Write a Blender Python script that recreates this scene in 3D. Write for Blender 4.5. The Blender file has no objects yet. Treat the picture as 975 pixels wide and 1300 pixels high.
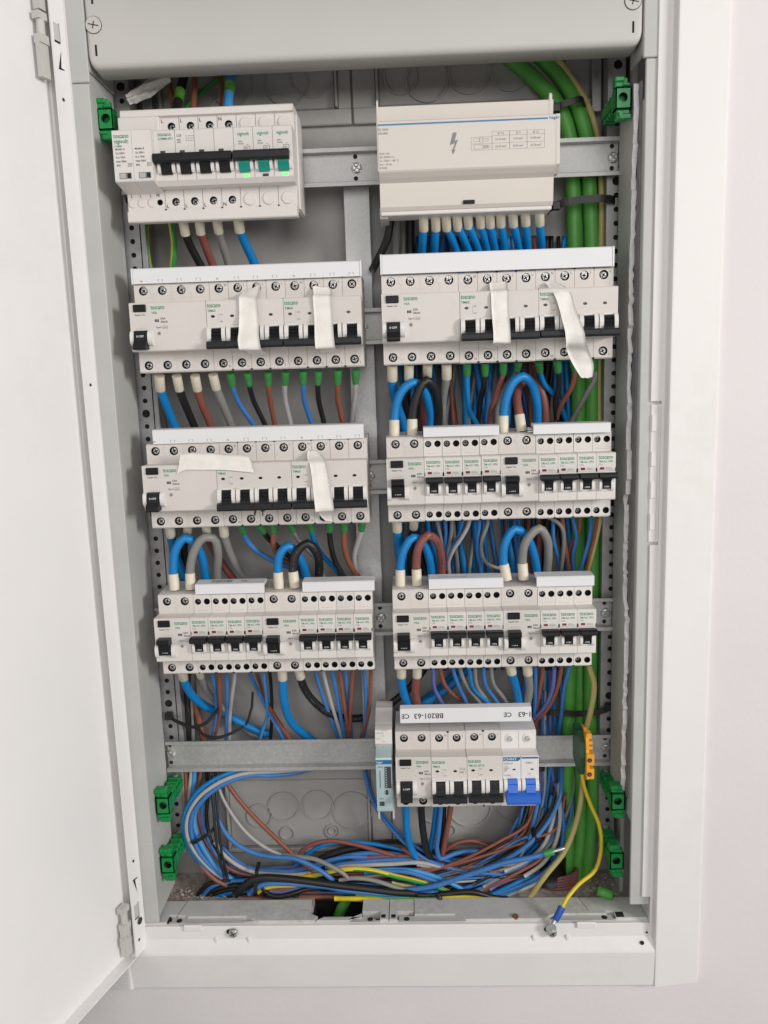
import bpy, math, random
from mathutils import Vector, Matrix
S = 0.001                       # everything below is written in millimetres
sc = bpy.context.scene
rnd = random.Random(11)

# ---------------------------------------------------------------- camera, lamps, exposure
cam = bpy.data.cameras.new('camera'); co = bpy.data.objects.new('camera', cam); sc.collection.objects.link(co)
yaw, pitch, roll = math.radians(-2.00725), math.radians(-9.22841), math.radians(-1.80207)
F = Vector((math.sin(yaw)*math.cos(pitch), math.cos(yaw)*math.cos(pitch), math.sin(pitch)))
R = Vector((math.cos(yaw), -math.sin(yaw), 0)); U = R.cross(F)
Rr = R*math.cos(roll) + U*math.sin(roll); Ur = U*math.cos(roll) - R*math.sin(roll)
M = Matrix((Rr, Ur, -F)).transposed().to_4x4(); M.translation = Vector((5.355, -755.119, 94.498))*S
co.matrix_world = M
cam.sensor_fit = 'AUTO'; cam.sensor_width = 36; cam.lens = 1025.81/1300*36
cam.clip_start = 0.02; cam.clip_end = 50
sc.camera = co

w = bpy.data.worlds.new('World'); sc.world = w; w.use_nodes = True
bg = w.node_tree.nodes['Background']; bg.inputs[0].default_value = (1.0, 0.985, 0.97, 1); bg.inputs[1].default_value = 0.135

def area_lamp(name, loc, target, size, power, col=(1, .975, .94)):
    l = bpy.data.lights.new(name, 'AREA'); l.shape = 'RECTANGLE'; l.size, l.size_y = size[0]*S, size[1]*S
    l.energy = power; l.color = col
    o = bpy.data.objects.new(name, l); sc.collection.objects.link(o); o.location = Vector(loc)*S
    d = Vector(target) - Vector(loc); o.rotation_euler = d.to_track_quat('-Z', 'Y').to_euler()
    return o
area_lamp('ceiling_lamp', (2000, -1450, 520), (0, 0, -60), (600, 600), 34)
area_lamp('front_fill', (250, -1750, 640), (0, 0, -120), (1400, 1100), 11.5, (1, .98, .965))  # added soft fill from the front, no window is known there
area_lamp('bounce_fill', (350, -1500, -650), (0, 0, -150), (1300, 700), 2.6, (1, .97, .955))  # added low fill lamp in place of light bounced off the floor

vs = sc.view_settings; vs.view_transform = 'Standard'; vs.look = 'None'; vs.gamma = 1; vs.use_curve_mapping = False
vs.exposure = 0.15

# ---------------------------------------------------------------- materials
def mat(name, col, rough=.5, metal=0, var=.04, scale=60, bump=0, bscale=400, spec=.5, coat=0, emit=None, trans=0, dirt=0, dcol=(.33, .29, .25), dscale=140):
    m = bpy.data.materials.new(name); m.use_nodes = True; nt = m.node_tree; b = nt.nodes['Principled BSDF']
    b.inputs['Roughness'].default_value = rough; b.inputs['Metallic'].default_value = metal
    b.inputs['Specular IOR Level'].default_value = spec; b.inputs['Coat Weight'].default_value = coat
    tc = nt.nodes.new('ShaderNodeTexCoord')
    n = nt.nodes.new('ShaderNodeTexNoise'); n.inputs['Scale'].default_value = scale; n.inputs['Detail'].default_value = 5
    nt.links.new(tc.outputs['Object'], n.inputs['Vector'])
    cr = nt.nodes.new('ShaderNodeValToRGB'); cr.color_ramp.elements[0].position = .3; cr.color_ramp.elements[1].position = .7
    cr.color_ramp.elements[0].color = tuple(max(0, c*(1-var)) for c in col)+(1,)
    cr.color_ramp.elements[1].color = tuple(min(1, c*(1+var)) for c in col)+(1,)
    nt.links.new(n.outputs['Fac'], cr.inputs[0]); out = cr.outputs[0]
    if dirt:                                                            # specks and smudges of dust
        d1 = nt.nodes.new('ShaderNodeTexNoise'); d1.inputs['Scale'].default_value = dscale; d1.inputs['Detail'].default_value = 8; d1.inputs['Roughness'].default_value = .7
        d2 = nt.nodes.new('ShaderNodeTexNoise'); d2.inputs['Scale'].default_value = dscale*.09; d2.inputs['Detail'].default_value = 3
        nt.links.new(tc.outputs['Object'], d1.inputs['Vector']); nt.links.new(tc.outputs['Object'], d2.inputs['Vector'])
        ad = nt.nodes.new('ShaderNodeMath'); ad.operation = 'MULTIPLY'; nt.links.new(d1.outputs['Fac'], ad.inputs[0]); nt.links.new(d2.outputs['Fac'], ad.inputs[1])
        rg = nt.nodes.new('ShaderNodeMapRange'); rg.inputs[1].default_value = .26; rg.inputs[2].default_value = .42; rg.inputs[3].default_value = 0; rg.inputs[4].default_value = dirt
        mx = nt.nodes.new('ShaderNodeMix'); mx.data_type = 'RGBA'; mx.inputs[7].default_value = dcol+(1,)
        nt.links.new(ad.outputs[0], rg.inputs[0]); nt.links.new(rg.outputs[0], mx.inputs[0]); nt.links.new(out, mx.inputs[6]); out = mx.outputs[2]
    if 'thermoplastic' in name:                                         # batches of plastic differ a little
        oi = nt.nodes.new('ShaderNodeObjectInfo'); mm = nt.nodes.new('ShaderNodeMapRange'); mm.inputs[3].default_value = .95; mm.inputs[4].default_value = 1.03
        hs = nt.nodes.new('ShaderNodeHueSaturation'); nt.links.new(oi.outputs['Random'], mm.inputs[0]); nt.links.new(mm.outputs[0], hs.inputs['Value']); nt.links.new(out, hs.inputs['Color']); out = hs.outputs['Color']
    nt.links.new(out, b.inputs['Base Color'])
    mr = nt.nodes.new('ShaderNodeMapRange'); mr.inputs[3].default_value = rough*.85; mr.inputs[4].default_value = min(1, rough*1.15)
    nt.links.new(n.outputs['Fac'], mr.inputs[0]); nt.links.new(mr.outputs[0], b.inputs['Roughness'])
    if bump:
        n2 = nt.nodes.new('ShaderNodeTexNoise'); n2.inputs['Scale'].default_value = bscale; n2.inputs['Detail'].default_value = 3
        nt.links.new(tc.outputs['Object'], n2.inputs['Vector'])
        bm_ = nt.nodes.new('ShaderNodeBump'); bm_.inputs['Strength'].default_value = bump; bm_.inputs['Distance'].default_value = .0006
        nt.links.new(n2.outputs['Fac'], bm_.inputs['Height']); nt.links.new(bm_.outputs[0], b.inputs['Normal'])
    if emit: b.inputs['Emission Color'].default_value = emit+(1,); b.inputs['Emission Strength'].default_value = 1.5
    if trans: b.inputs['Transmission Weight'].default_value = trans
    return m
MT = {}
MT['wall'] = mat('painted_wall', (.762, .722, .724), .65, var=.022, scale=7, bump=.35, bscale=160)
MT['white'] = mat('white_powder_coat', (.80, .775, .76), .6, var=.015, scale=14, bump=.06, bscale=1500, dirt=.10, dcol=(.5, .45, .4), dscale=60)
MT['door'] = mat('white_door_paint', (.87, .85, .84), .36, var=.015, scale=8, bump=.06, bscale=1500, dirt=.10, dcol=(.55, .52, .5), dscale=36)
MT['cover'] = mat('grey_cover_plastic', (.56, .545, .52), .5, var=.02, scale=15, bump=.08, bscale=2500)
MT['liner'] = mat('grey_liner_plastic', (.50, .50, .48), .5, var=.04, scale=25, bump=.1, bscale=1500, dirt=.22, dcol=(.66, .64, .6), dscale=90)
MT['ledge'] = mat('grey_ledge_plastic', (.58, .575, .555), .5, var=.06, scale=40, bump=.15, bscale=900, dirt=.5)
MT['back'] = mat('grey_back_plastic', (.37, .36, .345), .5, var=.05, scale=18, bump=.12, bscale=900, dirt=.25, dcol=(.5, .47, .43), dscale=110)
MT['torn'] = mat('torn_plastic_edge', (.84, .83, .82), .7, var=.08, scale=200, bump=.4, bscale=900)
MT['plaster'] = mat('dark_plaster_gap', (.20, .20, .195), .9, var=.2, scale=80, bump=.6, bscale=500)
MT['galv'] = mat('galvanised_steel', (.52, .52, .51), .52, metal=.65, var=.10, scale=320, bump=.15, bscale=900)
MT['post'] = mat('perforated_post_steel', (.36, .36, .36), .5, metal=.6, var=.15, scale=90, bump=.1, bscale=700)
MT['rail_edge'] = mat('galvanised_lip', (.62, .62, .60), .35, metal=.8, var=.1, scale=150)
MT['hole'] = mat('dark_hole', (.012, .012, .012), .8)
MT['device'] = mat('device_thermoplastic', (.69, .65, .61), .45, var=.018, scale=35, bump=.05, bscale=3000, dirt=0.1, dcol=(.45, .40, .35), dscale=130)
MT['device2'] = mat('slim_device_thermoplastic', (.73, .695, .66), .45, var=.018, scale=35, bump=.05, bscale=3000, dirt=0.08, dcol=(.45, .40, .35), dscale=130)
MT['hager'] = mat('cover_thermoplastic', (.72, .665, .61), .45, var=.012, scale=25, bump=.04, bscale=2500)
MT['ear'] = mat('white_guard_plastic', (.78, .755, .73), .35, var=.01)
MT['comb'] = mat('white_busbar_insulation', (.79, .79, .80), .42, var=.015, scale=30)
MT['black'] = mat('black_toggle_plastic', (.010, .010, .011), .45, var=.2, scale=100, spec=.3)
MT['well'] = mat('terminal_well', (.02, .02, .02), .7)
MT['blackg'] = mat('charcoal_handle_plastic', (.018, .018, .020), .45, var=.1, spec=.3)
MT['steel'] = mat('zinc_screw', (.60, .59, .57), .36, metal=.65, var=.12, scale=300)
MT['recess'] = mat('screw_recess_shade', (.05, .05, .05), .6, metal=.5)  # darker steel, the shade of the deep cross slots put into the colour
MT['rust'] = mat('rusty_screw', (.22, .11, .05), .6, metal=.5, var=.4, scale=500)
MT['ivory'] = mat('ivory_ferrule', (.74, .68, .54), .45, var=.04, scale=200)
MT['gferr'] = mat('green_ferrule', (.05, .26, .07), .35, var=.08, scale=200)
MT['gtape'] = mat('green_marking_tape', (.14, .42, .06), .4)
MT['clamp'] = mat('green_clamp_plastic', (.006, .25, .055), .3, var=.1, scale=60)
MT['teal'] = mat('teal_toggle_plastic', (.0, .26, .20), .4)
MT['blue'] = mat('blue_toggle_plastic', (.02, .13, .60), .35)
MT['grn'] = mat('green_print', (.02, .26, .12), .6)
MT['ink'] = mat('dark_print', (.05, .05, .05), .6)
MT['grey_ink'] = mat('grey_print', (.25, .24, .235), .6)
MT['dim_ink'] = mat('dim_sheath_print', (.085, .082, .08), .6)
MT['wink'] = mat('white_print', (.75, .75, .75), .6)
MT['stripe'] = mat('blue_print', (.08, .22, .42), .5)
MT['logo'] = mat('logo_blue_print', (.01, .14, .33), .5)
MT['red'] = mat('red_indicator', (.20, .008, .012), .3, coat=.5)
MT['win'] = mat('dark_indicator', (.015, .022, .018), .2)
MT['led'] = mat('lit_green_indicator', (.15, .9, .15), .4, emit=(.10, .75, .12))
MT['tape'] = mat('masking_tape', (.87, .84, .79), .7, var=.035, scale=120, bump=.6, bscale=1500)
MT['tie'] = mat('black_nylon', (.010, .010, .010), .4)
MT['timer'] = mat('pale_blue_plastic', (.42, .55, .56), .2, var=.05, coat=.4)
MT['orange'] = mat('orange_terminal_plastic', (.80, .36, .03), .35, var=.05)
MT['dkgreen'] = mat('dark_green_terminal_plastic', (.02, .09, .04), .4)
MT['lug'] = mat('blue_lug_sleeve', (.02, .09, .42), .35)
MT['dust'] = mat('mortar_dust', (.40, .35, .31), .95, var=.3, scale=150, bump=1, bscale=300)
MT['conduit'] = mat('corrugated_conduit', (.26, .10, .10), .45, var=.2, scale=60)
MT['hinge'] = mat('grey_hinge_plastic', (.56, .54, .51), .45)
CC = dict(B=(.002, .20, .53), b=(.045, .18, .47), c=(.06, .28, .60), p=(.11, .14, .40), k=(.012, .012, .012), r=(.24, .075, .062),
          n=(.25, .085, .05), g=(.24, .235, .22), w=(.42, .41, .40), G=(.095, .37, .06), e=(.46, .39, .15), Y=(.72, .54, .025), y=(.70, .56, .03))
for k, c in CC.items():
    MT['c_'+k] = mat('sheath_'+{'B':'bright_blue','b':'blue','c':'light_blue','p':'violet','k':'black','r':'red_brown','n':'brown','g':'grey','w':'pale_grey','G':'green','e':'olive','Y':'yellow','y':'yellow_stripe'}[k], c, .44, var=.08, scale=60, bump=.12, bscale=500)
MT['c_y2'] = mat('sheath_green_stripe', (.03, .26, .05), .36)

# ---------------------------------------------------------------- mesh builder
_text = {}
def text_tris(s):
    if s in _text: return _text[s]
    cu = bpy.data.curves.new('t', 'FONT'); cu.body = s; cu.size = 1; cu.offset = .014; cu.resolution_u = 2
    o = bpy.data.objects.new('t', cu); sc.collection.objects.link(o)
    dg = bpy.context.evaluated_depsgraph_get(); me = o.evaluated_get(dg).to_mesh()
    v = [tuple(p.co) for p in me.vertices]; f = [tuple(p.vertices) for p in me.polygons]
    bpy.data.objects.remove(o); bpy.data.curves.remove(cu)
    x0 = min((p[0] for p in v), default=0); x1 = max((p[0] for p in v), default=1)
    _text[s] = (v, f, x0, x1); return _text[s]

class MB:
    def __init__(self): self.v = []; self.f = []; self.m = []; self.s = []
    def add(self, vs, fs, mi=0, smooth=False):
        o = len(self.v); self.v += [tuple(p) for p in vs]
        for f in fs: self.f.append(tuple(i+o for i in f)); self.m.append(mi); self.s.append(smooth)
    def box(self, x0, x1, y0, y1, z0, z1, c=.4, mi=0):
        if x0 > x1: x0, x1 = x1, x0
        if z0 > z1: z0, z1 = z1, z0
        if y0 > y1: y0, y1 = y1, y0
        c = min(c, (x1-x0)*.45, (y1-y0)*.45, (z1-z0)*.45)
        if c <= 0:
            vs = [(x, y, z) for x in (x0, x1) for y in (y0, y1) for z in (z0, z1)]
            self.add(vs, [(0,1,3,2),(4,6,7,5),(0,4,5,1),(2,3,7,6),(0,2,6,4),(1,5,7,3)], mi); return
        vs = []; idx = {}
        X = (x0, x1); Y = (y0, y1); Z = (z0, z1)
        for i in (0, 1):
            for j in (0, 1):
                for k in (0, 1):
                    sx, sy, sz = (1-2*i)*c, (1-2*j)*c, (1-2*k)*c
                    for a, p in enumerate(((X[i], Y[j]+sy, Z[k]+sz), (X[i]+sx, Y[j], Z[k]+sz), (X[i]+sx, Y[j]+sy, Z[k]))):
                        idx[(i,j,k,a)] = len(vs); vs.append(p)
        fs = []
        for i in (0, 1): fs.append([idx[(i,j,k,0)] for j, k in ((0,0),(0,1),(1,1),(1,0))])
        for j in (0, 1): fs.append([idx[(i,j,k,1)] for i, k in ((0,0),(0,1),(1,1),(1,0))])
        for k in (0, 1): fs.append([idx[(i,j,k,2)] for i, j in ((0,0),(0,1),(1,1),(1,0))])
        for j in (0, 1):
            for k in (0, 1): fs.append([idx[(0,j,k,1)], idx[(1,j,k,1)], idx[(1,j,k,2)], idx[(0,j,k,2)]])
        for i in (0, 1):
            for k in (0, 1): fs.append([idx[(i,0,k,0)], idx[(i,1,k,0)], idx[(i,1,k,2)], idx[(i,0,k,2)]])
        for i in (0, 1):
            for j in (0, 1): fs.append([idx[(i,j,0,0)], idx[(i,j,1,0)], idx[(i,j,1,1)], idx[(i,j,0,1)]])
        for i in (0, 1):
            for j in (0, 1):
                for k in (0, 1): fs.append([idx[(i,j,k,a)] for a in (0,1,2)])
        self.add(vs, fs, mi)
    def prism_x(self, prof, x0, x1, mi=0, skip=(), smooth=False):        # prof: (y, z)
        n = len(prof)
        vs = [(x0, y, z) for y, z in prof]+[(x1, y, z) for y, z in prof]
        fs = [(i, (i+1) % n, n+(i+1) % n, n+i) for i in range(n) if i not in skip]
        self.add(vs, fs, mi, smooth); self.add(vs, [tuple(range(n)), tuple(range(2*n-1, n-1, -1))], mi)
    def prism_y(self, prof, y0, y1, mi=0):        # prof: (x, z)
        n = len(prof); vs = [(x, y0, z) for x, z in prof]+[(x, y1, z) for x, z in prof]
        self.add(vs, [(i, (i+1) % n, n+(i+1) % n, n+i) for i in range(n)]+[tuple(range(n)), tuple(range(2*n-1, n-1, -1))], mi)
    def prism_z(self, prof, z0, z1, mi=0):        # prof: (x, y)
        n = len(prof); vs = [(x, y, z0) for x, y in prof]+[(x, y, z1) for x, y in prof]
        self.add(vs, [(i, (i+1) % n, n+(i+1) % n, n+i) for i in range(n)]+[tuple(range(n)), tuple(range(2*n-1, n-1, -1))], mi)
    def cyl(self, c, ax, r, h, n=16, mi=0, r2=None, cham=0):              # from c along axis ax for h
        ax = Vector(ax).normalized(); a = ax.orthogonal().normalized(); b = ax.cross(a); c = Vector(c)
        r2 = r if r2 is None else r2
        rings = [(0, r), (h, r2)] if not cham else [(0, r), (h-cham, r2), (h, r2-cham)]
        vs = []
        for t, q in rings:
            for i in range(n):
                an = 2*math.pi*i/n; vs.append(c+ax*t+(a*math.cos(an)+b*math.sin(an))*q)
        fs = [(k*n+i, k*n+(i+1) % n, (k+1)*n+(i+1) % n, (k+1)*n+i) for k in range(len(rings)-1) for i in range(n)]
        self.add(vs, fs, mi, True); self.add(vs, [tuple(range(n)), tuple(range(len(vs)-n, len(vs)))], mi)
    def tube(self, pts, r, n=9, mi=0, mi2=None, cap=True, tw=.02, frac=.5, turn=0):
        P = [Vector(p) for p in pts]; L = len(P); vs = []; up = None; prev = None; tot = 0
        for i, p in enumerate(P):
            t = (P[min(i+1, L-1)]-P[max(i-1, 0)]).normalized()
            if up is None: up = t.orthogonal().normalized()
            up = (up-t*up.dot(t)).normalized(); b = t.cross(up)
            rr = r[i] if isinstance(r, (list, tuple)) else r
            for k in range(n):
                an = 2*math.pi*k/n; vs.append(p+(up*math.cos(an)+b*math.sin(an))*rr)
        o = len(self.v); self.v += [tuple(q) for q in vs]; dist = 0
        for i in range(L-1):
            dist += (P[i+1]-P[i]).length
            for k in range(n):
                self.f.append((o+i*n+k, o+i*n+(k+1) % n, o+(i+1)*n+(k+1) % n, o+(i+1)*n+k)); self.s.append(True)
                self.m.append(mi if mi2 is None or ((k+turn+int(dist*tw)) % n) < n*frac else mi2)
        if cap:
            self.f += [tuple(o+k for k in range(n)), tuple(o+(L-1)*n+k for k in range(n-1, -1, -1))]; self.s += [False]*2; self.m += [mi]*2
    def strap(self, pts, wdir, wd, th, mi=0):
        P = [Vector(p) for p in pts]; L = len(P); vs = []
        for i, p in enumerate(P):
            t = (P[min(i+1, L-1)]-P[max(i-1, 0)]).normalized(); a = Vector(wdir); a = (a-t*a.dot(t)).normalized(); b = t.cross(a)
            for u, q in ((-1,-1),(1,-1),(1,1),(-1,1)): vs.append(p+a*u*wd/2+b*q*th/2)
        fs = [(i*4+k, i*4+(k+1) % 4, i*4+4+(k+1) % 4, i*4+4+k) for i in range(L-1) for k in range(4)]+[(0,1,2,3), (L*4-1,L*4-2,L*4-3,L*4-4)]
        self.add(vs, fs, mi)
    def text(self, s, x, z, h, y=-.12, align='l', flip=False, mi=0, squeeze=1, fit=None):
        v, f, x0, x1 = text_tris(s); k = h/.69; squeeze = fit/((x1-x0)*k) if fit else squeeze; wd = (x1-x0)*k*squeeze
        ox = x if align == 'l' else (x-wd/2 if align == 'c' else x-wd)
        out = []
        for p in v:
            a = (p[0]-x0)*k*squeeze; b = p[1]*k
            if flip: a = wd-a; b = h-b
            out.append((ox+a, y, z+b))
        self.add(out, f, mi)
    def hplate(self, x0, x1, z0, z1, y, cx, cz, r, d, n=16, mi=0, mw=1):   # front wall with a round recess
        angs = sorted(set([2*math.pi*i/n for i in range(n)]+[math.atan2(b-cz, a-cx) % (2*math.pi) for a in (x0, x1) for b in (z0, z1)]))
        def hit(an):
            dx, dz = math.cos(an), math.sin(an); t = 1e9
            if dx > 1e-9: t = min(t, (x1-cx)/dx)
            if dx < -1e-9: t = min(t, (x0-cx)/dx)
            if dz > 1e-9: t = min(t, (z1-cz)/dz)
            if dz < -1e-9: t = min(t, (z0-cz)/dz)
            return (cx+dx*t, y, cz+dz*t)
        k = len(angs); out = [hit(a) for a in angs]
        cir = [(cx+r*math.cos(a), y, cz+r*math.sin(a)) for a in angs]; bot = [(p[0], y+d, p[2]) for p in cir]
        vs = out+cir+bot
        self.add(vs, [(i, (i+1) % k, k+(i+1) % k, k+i) for i in range(k)], mi)
        self.add(vs, [(k+i, k+(i+1) % k, 2*k+(i+1) % k, 2*k+i) for i in range(k)], mw, True)
        self.add(vs, [tuple(range(2*k, 3*k))], mw)
    def mesh(self, name, mats):
        me = bpy.data.meshes.new(name); me.from_pydata([(a*S, b*S, c*S) for a, b, c in self.v], [], self.f)
        for m in (mats if isinstance(mats, (list, tuple)) else [mats]): me.materials.append(MT[m])
        me.polygons.foreach_set('material_index', self.m); me.polygons.foreach_set('use_smooth', self.s)
        me.update(); return me
    def build(self, name, mats, parent=None, loc=(0, 0, 0)):
        return put(name, self.mesh(name, mats), parent, loc)

def put(name, me, parent=None, loc=(0, 0, 0)):
    o = bpy.data.objects.new(name, me); sc.collection.objects.link(o); o.location = Vector(loc)*S
    if parent: o.parent = parent
    return o
def thing(name, label, cat, loc=(0, 0, 0), group=None):
    o = bpy.data.objects.new(name, None); sc.collection.objects.link(o); o.location = Vector(loc)*S; o.empty_display_size = .01
    return tag(o, label, cat, group)
def tag(o, label=None, cat=None, group=None, kind=None):
    if label: o['label'] = label
    if cat: o['category'] = cat
    if group: o['group'] = group
    if kind: o['kind'] = kind
    return o
def spline(pts, step=4.0):
    P = [Vector(p) for p in pts]; P = [P[0]*2-P[1]]+P+[P[-1]*2-P[-2]]; out = []
    for i in range(1, len(P)-2):
        a, b, c, d = P[i-1:i+3]; L = (c-b).length; n = max(2, int(L/step))
        t1 = (c-a); t2 = (d-b)
        l0, l1, l2 = max((b-a).length, 1e-3), max(L, 1e-3), max((d-c).length, 1e-3)
        m1 = ((b-a)/l0*l1+(c-b)/l1*l0)/(l0+l1); m2 = ((c-b)/l1*l2+(d-c)/l2*l1)/(l1+l2)
        for k in range(n):
            t = k/n; h = t*t
            out.append(b*(2*h*t-3*h+1)+m1*l1*(h*t-2*h+t)+c*(3*h-2*h*t)+m2*l1*(h*t-h))
    out.append(P[-2]); return out

# ---------------------------------------------------------------- the wall round the cabinet
mb = MB(); X0, X1, Z0, Z1 = -330, 268, -515, 560
for (a, b, c, d) in ((-1500, X0, -1500, 1500), (X1, 1500, -1500, 1500), (X0, X1, -1500, Z0), (X0, X1, Z1, 1500)):
    mb.add([(a, 3, c), (b, 3, c), (b, 3, d), (a, 3, d), (a, 23, c), (b, 23, c), (b, 23, d), (a, 23, d)], [(0,1,2,3),(4,7,6,5),(0,4,5,1),(1,5,6,2),(2,6,7,3),(3,7,4,0)])
tag(mb.build('wall', 'wall'), 'pale painted wall round the recessed cabinet', None, None, 'structure')

# ---------------------------------------------------------------- surround frame
fr = thing('surround_frame', 'white powder coated surround frame standing proud of the wall', 'frame', (-27, -10, -530))
fo = (27, 10, 530)
def fpart(mb, n, m, p=None): return mb.build(n, m, p or fr, fo if p is None else (0, 0, 0))
# right side piece: recessed lip, step, ridge, sloping outer face
def rside(lip): return [(lip, 6), (lip, -1.6), (lip+.4, -2.2), (238.6, -3.2), (240, -9), (241, -10.2), (242.4, -10.2), (285.4, -3.6), (286.4, -2.4), (286.4, 2.9), (246, 2.9), (244, 6)]
mb = MB()
for lip, a, b in ((226.2, 68.2, 560), (228.2, -429.5, -66)): mb.prism_z(rside(lip), a, b)
mb.prism_z([(236, 6), (236, -2.4), (238.6, -3.2), (240, -9), (241, -10.2), (242.4, -10.2), (285.4, -3.6), (286.4, -2.4), (286.4, 2.9), (246, 2.9), (244, 6)], -66, 68.2)
mb.prism_z([(236.4, 6), (236.4, -2.4), (238.6, -3.2), (240, -9), (241, -10.2), (242.4, -10.2), (285.4, -3.6), (286.4, -2.4), (286.4, 2.9), (246, 2.9), (244, 6)], -526, -429.5)
fpart(mb, 'side_piece', 'white')
mb = MB()
mb.box(226.6, 238.4, -1.6, 6, -63.6, 65.6, .9)
for z in (48, 14, -14, -44): mb.box(227.2, 232.5, -2.6, 0, z-8 if z != 14 else z-6, z+8, .8)
mb.box(233.6, 235.4, -2.9, 0, -60, 63, .5)
fpart(mb, 'latch_strip', 'white')
mb = MB()
mb.prism_z([(-340, -4), (-303, -10.2), (-301, -10.2), (-299, -9), (-297, -3), (-284.2, -2), (-284.2, 6), (-340, 2.9)], -526, 560)
fpart(mb, 'side_piece', 'white')
# bottom piece
mb = MB()
mb.prism_x([(6, -459.6), (-1.2, -459.6), (-2, -460.4), (-3, -473.4), (-3.8, -474.2), (-9.4, -484.2), (-10.2, -486.4), (-10.2, -488), (-8.6, -524.6), (-7.6, -525.8), (2.9, -525.8), (2.9, -500), (6, -480)], -301.6, 240)
fpart(mb, 'bottom_piece', 'white')
for x in (-233, 172):
    mb = MB(); mb.box(x-10, x+10, -4.6, -1, -463.6, -456.8, 1.2); fpart(mb, 'lip_tab', 'white')
for x in (-191.9, 136):
    for s in (-1, 1):
        mb = MB(); mb.box(x+s*17-2, x+s*17+2, -5.2, -2.6, -478, -470.5, 1); fpart(mb, 'moulded_nib', 'white')
mb = MB(); mb.cyl((228, -6.4, -478), (0, -1, 0), 2.0, 1.2, 12); fpart(mb, 'peg_hole', 'hole')
mb = MB(); mb.cyl((233.5, -3.6, -468.6), (0, -1, 0), 1.0, .6, 10); fpart(mb, 'peg_hole', 'hole')
def pan_screw(r, slotw=1.0, rot=.6, h=1.6):
    m = MB(); n = 20; d = 1.0                                           # rim, four quarters of the domed head, a recess between them
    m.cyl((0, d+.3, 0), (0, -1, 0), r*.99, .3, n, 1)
    for q in range(4):
        a0 = rot+q*math.pi/2; k = slotw/2
        pts = [(k, k)]+[(max(k, r*math.cos(t)), max(k, r*math.sin(t))) for t in [math.atan2(k, r)+(math.pi/2-2*math.atan2(k, r))*i/5 for i in range(6)]]
        rp = [(x*math.cos(a0)-z*math.sin(a0), x*math.sin(a0)+z*math.cos(a0)) for x, z in pts]; N = len(rp)
        lv = [(d, 1), (-h*.45, 1), (-h*.85, .86), (-h, .62)]
        vs = [(x*(kk if i_ else 1), y, z*(kk if i_ else 1)) for y, kk in lv for i_, (x, z) in enumerate(rp)]
        m.add(vs, [(l*N+i_, l*N+(i_+1) % N, (l+1)*N+(i_+1) % N, (l+1)*N+i_) for l in range(3) for i_ in range(N)]+[tuple(range(3*N, 4*N))])
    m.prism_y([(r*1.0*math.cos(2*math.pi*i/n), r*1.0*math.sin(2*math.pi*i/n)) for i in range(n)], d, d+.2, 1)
    for q in range(4):                                                  # closing rim arcs outside the recess
        a0 = rot+q*math.pi/2; t = math.asin(min(.9, slotw/2/r))+.05
        m.prism_y([(r*f_*math.cos(a0+u), r*f_*math.sin(a0+u)) for f_, u in ((.8, -t*1.2), (1, -t), (1, t), (.8, t*1.2))], -h*.35, d)
    return m
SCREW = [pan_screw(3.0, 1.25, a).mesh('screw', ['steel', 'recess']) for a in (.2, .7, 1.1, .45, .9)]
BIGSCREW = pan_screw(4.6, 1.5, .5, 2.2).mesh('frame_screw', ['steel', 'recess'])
for x in (-190.8, 137):
    o = put('mounting_screw', BIGSCREW, fr, (x+27, (-5.2 if x < 0 else -8.2)+10, -465+530))
    mb = MB(); mb.cyl((x-5, -2.6, -465), (0, -1, 0), 2.6, .5, 12); fpart(mb, 'keyhole_slot', 'hole')

# ---------------------------------------------------------------- cabinet
cab = thing('electrical_cabinet', 'grey plastic cabinet liner sunk in the wall behind all the devices', 'cabinet', (-27, 100, -470))
ck = (27, -100, 470)
def cpart(mb, n, m): return mb.build(n, m, cab, ck)
mb = MB(); mb.box(-300, 246, 101, 106, -545, 470, 1); cpart(mb, 'back_panel', 'back')
# side walls, floor and roof
def cboxes(name, m, *bs):
    for b in bs: q_ = MB(); q_.box(*b); cpart(q_, name, m)
cboxes('side_wall', 'liner', (-272.5, -269.5, 3, 62, -452, 371, .6), (-287, -282, 64, 101, -470, 460, .5))
mb = MB(); mb.box(-285.5, -269.3, -.6, 3.4, -455, 361, .8); cpart(mb, 'front_flange', 'liner')
cboxes('corner_cap', 'liner', (-285.8, -268.9, -1.0, 3.8, -455.4, -366, .8))
cboxes('corner_cap', 'liner', (-285.5, -268.4, -1, 3, 361.6, 460, .8), (-272, -268.4, 3, 64, 372, 460, .6))
# right side: flange, gap and inner panel with a torn edge
cboxes('side_wall', 'liner', (216.6, 236, -.4, 3.2, -440, 361, .7), (216.6, 219.4, 3.2, 64, -350, 330, .6), (222, 226, 60, 101, -470, 460, .5))
cboxes('corner_cap', 'liner', (214, 236, -1, 3, 361.6, 460, .8), (213.8, 216.5, 3, 40, 365, 460, .6))
mb = MB(); z = -328; r2 = random.Random(5); edge = []
while z < 346:
    base = 21+3*math.sin(z*.013)+(9 if -130 < z < -20 else 0)
    edge.append((base-5+r2.uniform(-2.6, 2.6), z)); z += r2.choice((2, 3, 5, 8, 13))
edge.append((15, 346)); n = len(edge)
xa, xb = 210.4, 214.6
vs = [(xa, y, z) for y, z in edge]+[(xb+r2.uniform(-1.0, 1.3), y+.8*r2.random(), z) for y, z in edge]+[(xa, 62, z) for y, z in edge]
mb.add(vs, [(i, i+1, 2*n+i+1, 2*n+i) for i in range(n-1)], 0)
mb.add(vs, [(i, i+1, n+i+1, n+i) for i in range(n-1)], 1)
cpart(mb, 'torn_inner_panel', ['liner', 'torn'])
mb = MB(); mb.box(214.8, 216.5, 8, 62, -328, 346, 0); cpart(mb, 'filler_strip', 'plaster')
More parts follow.
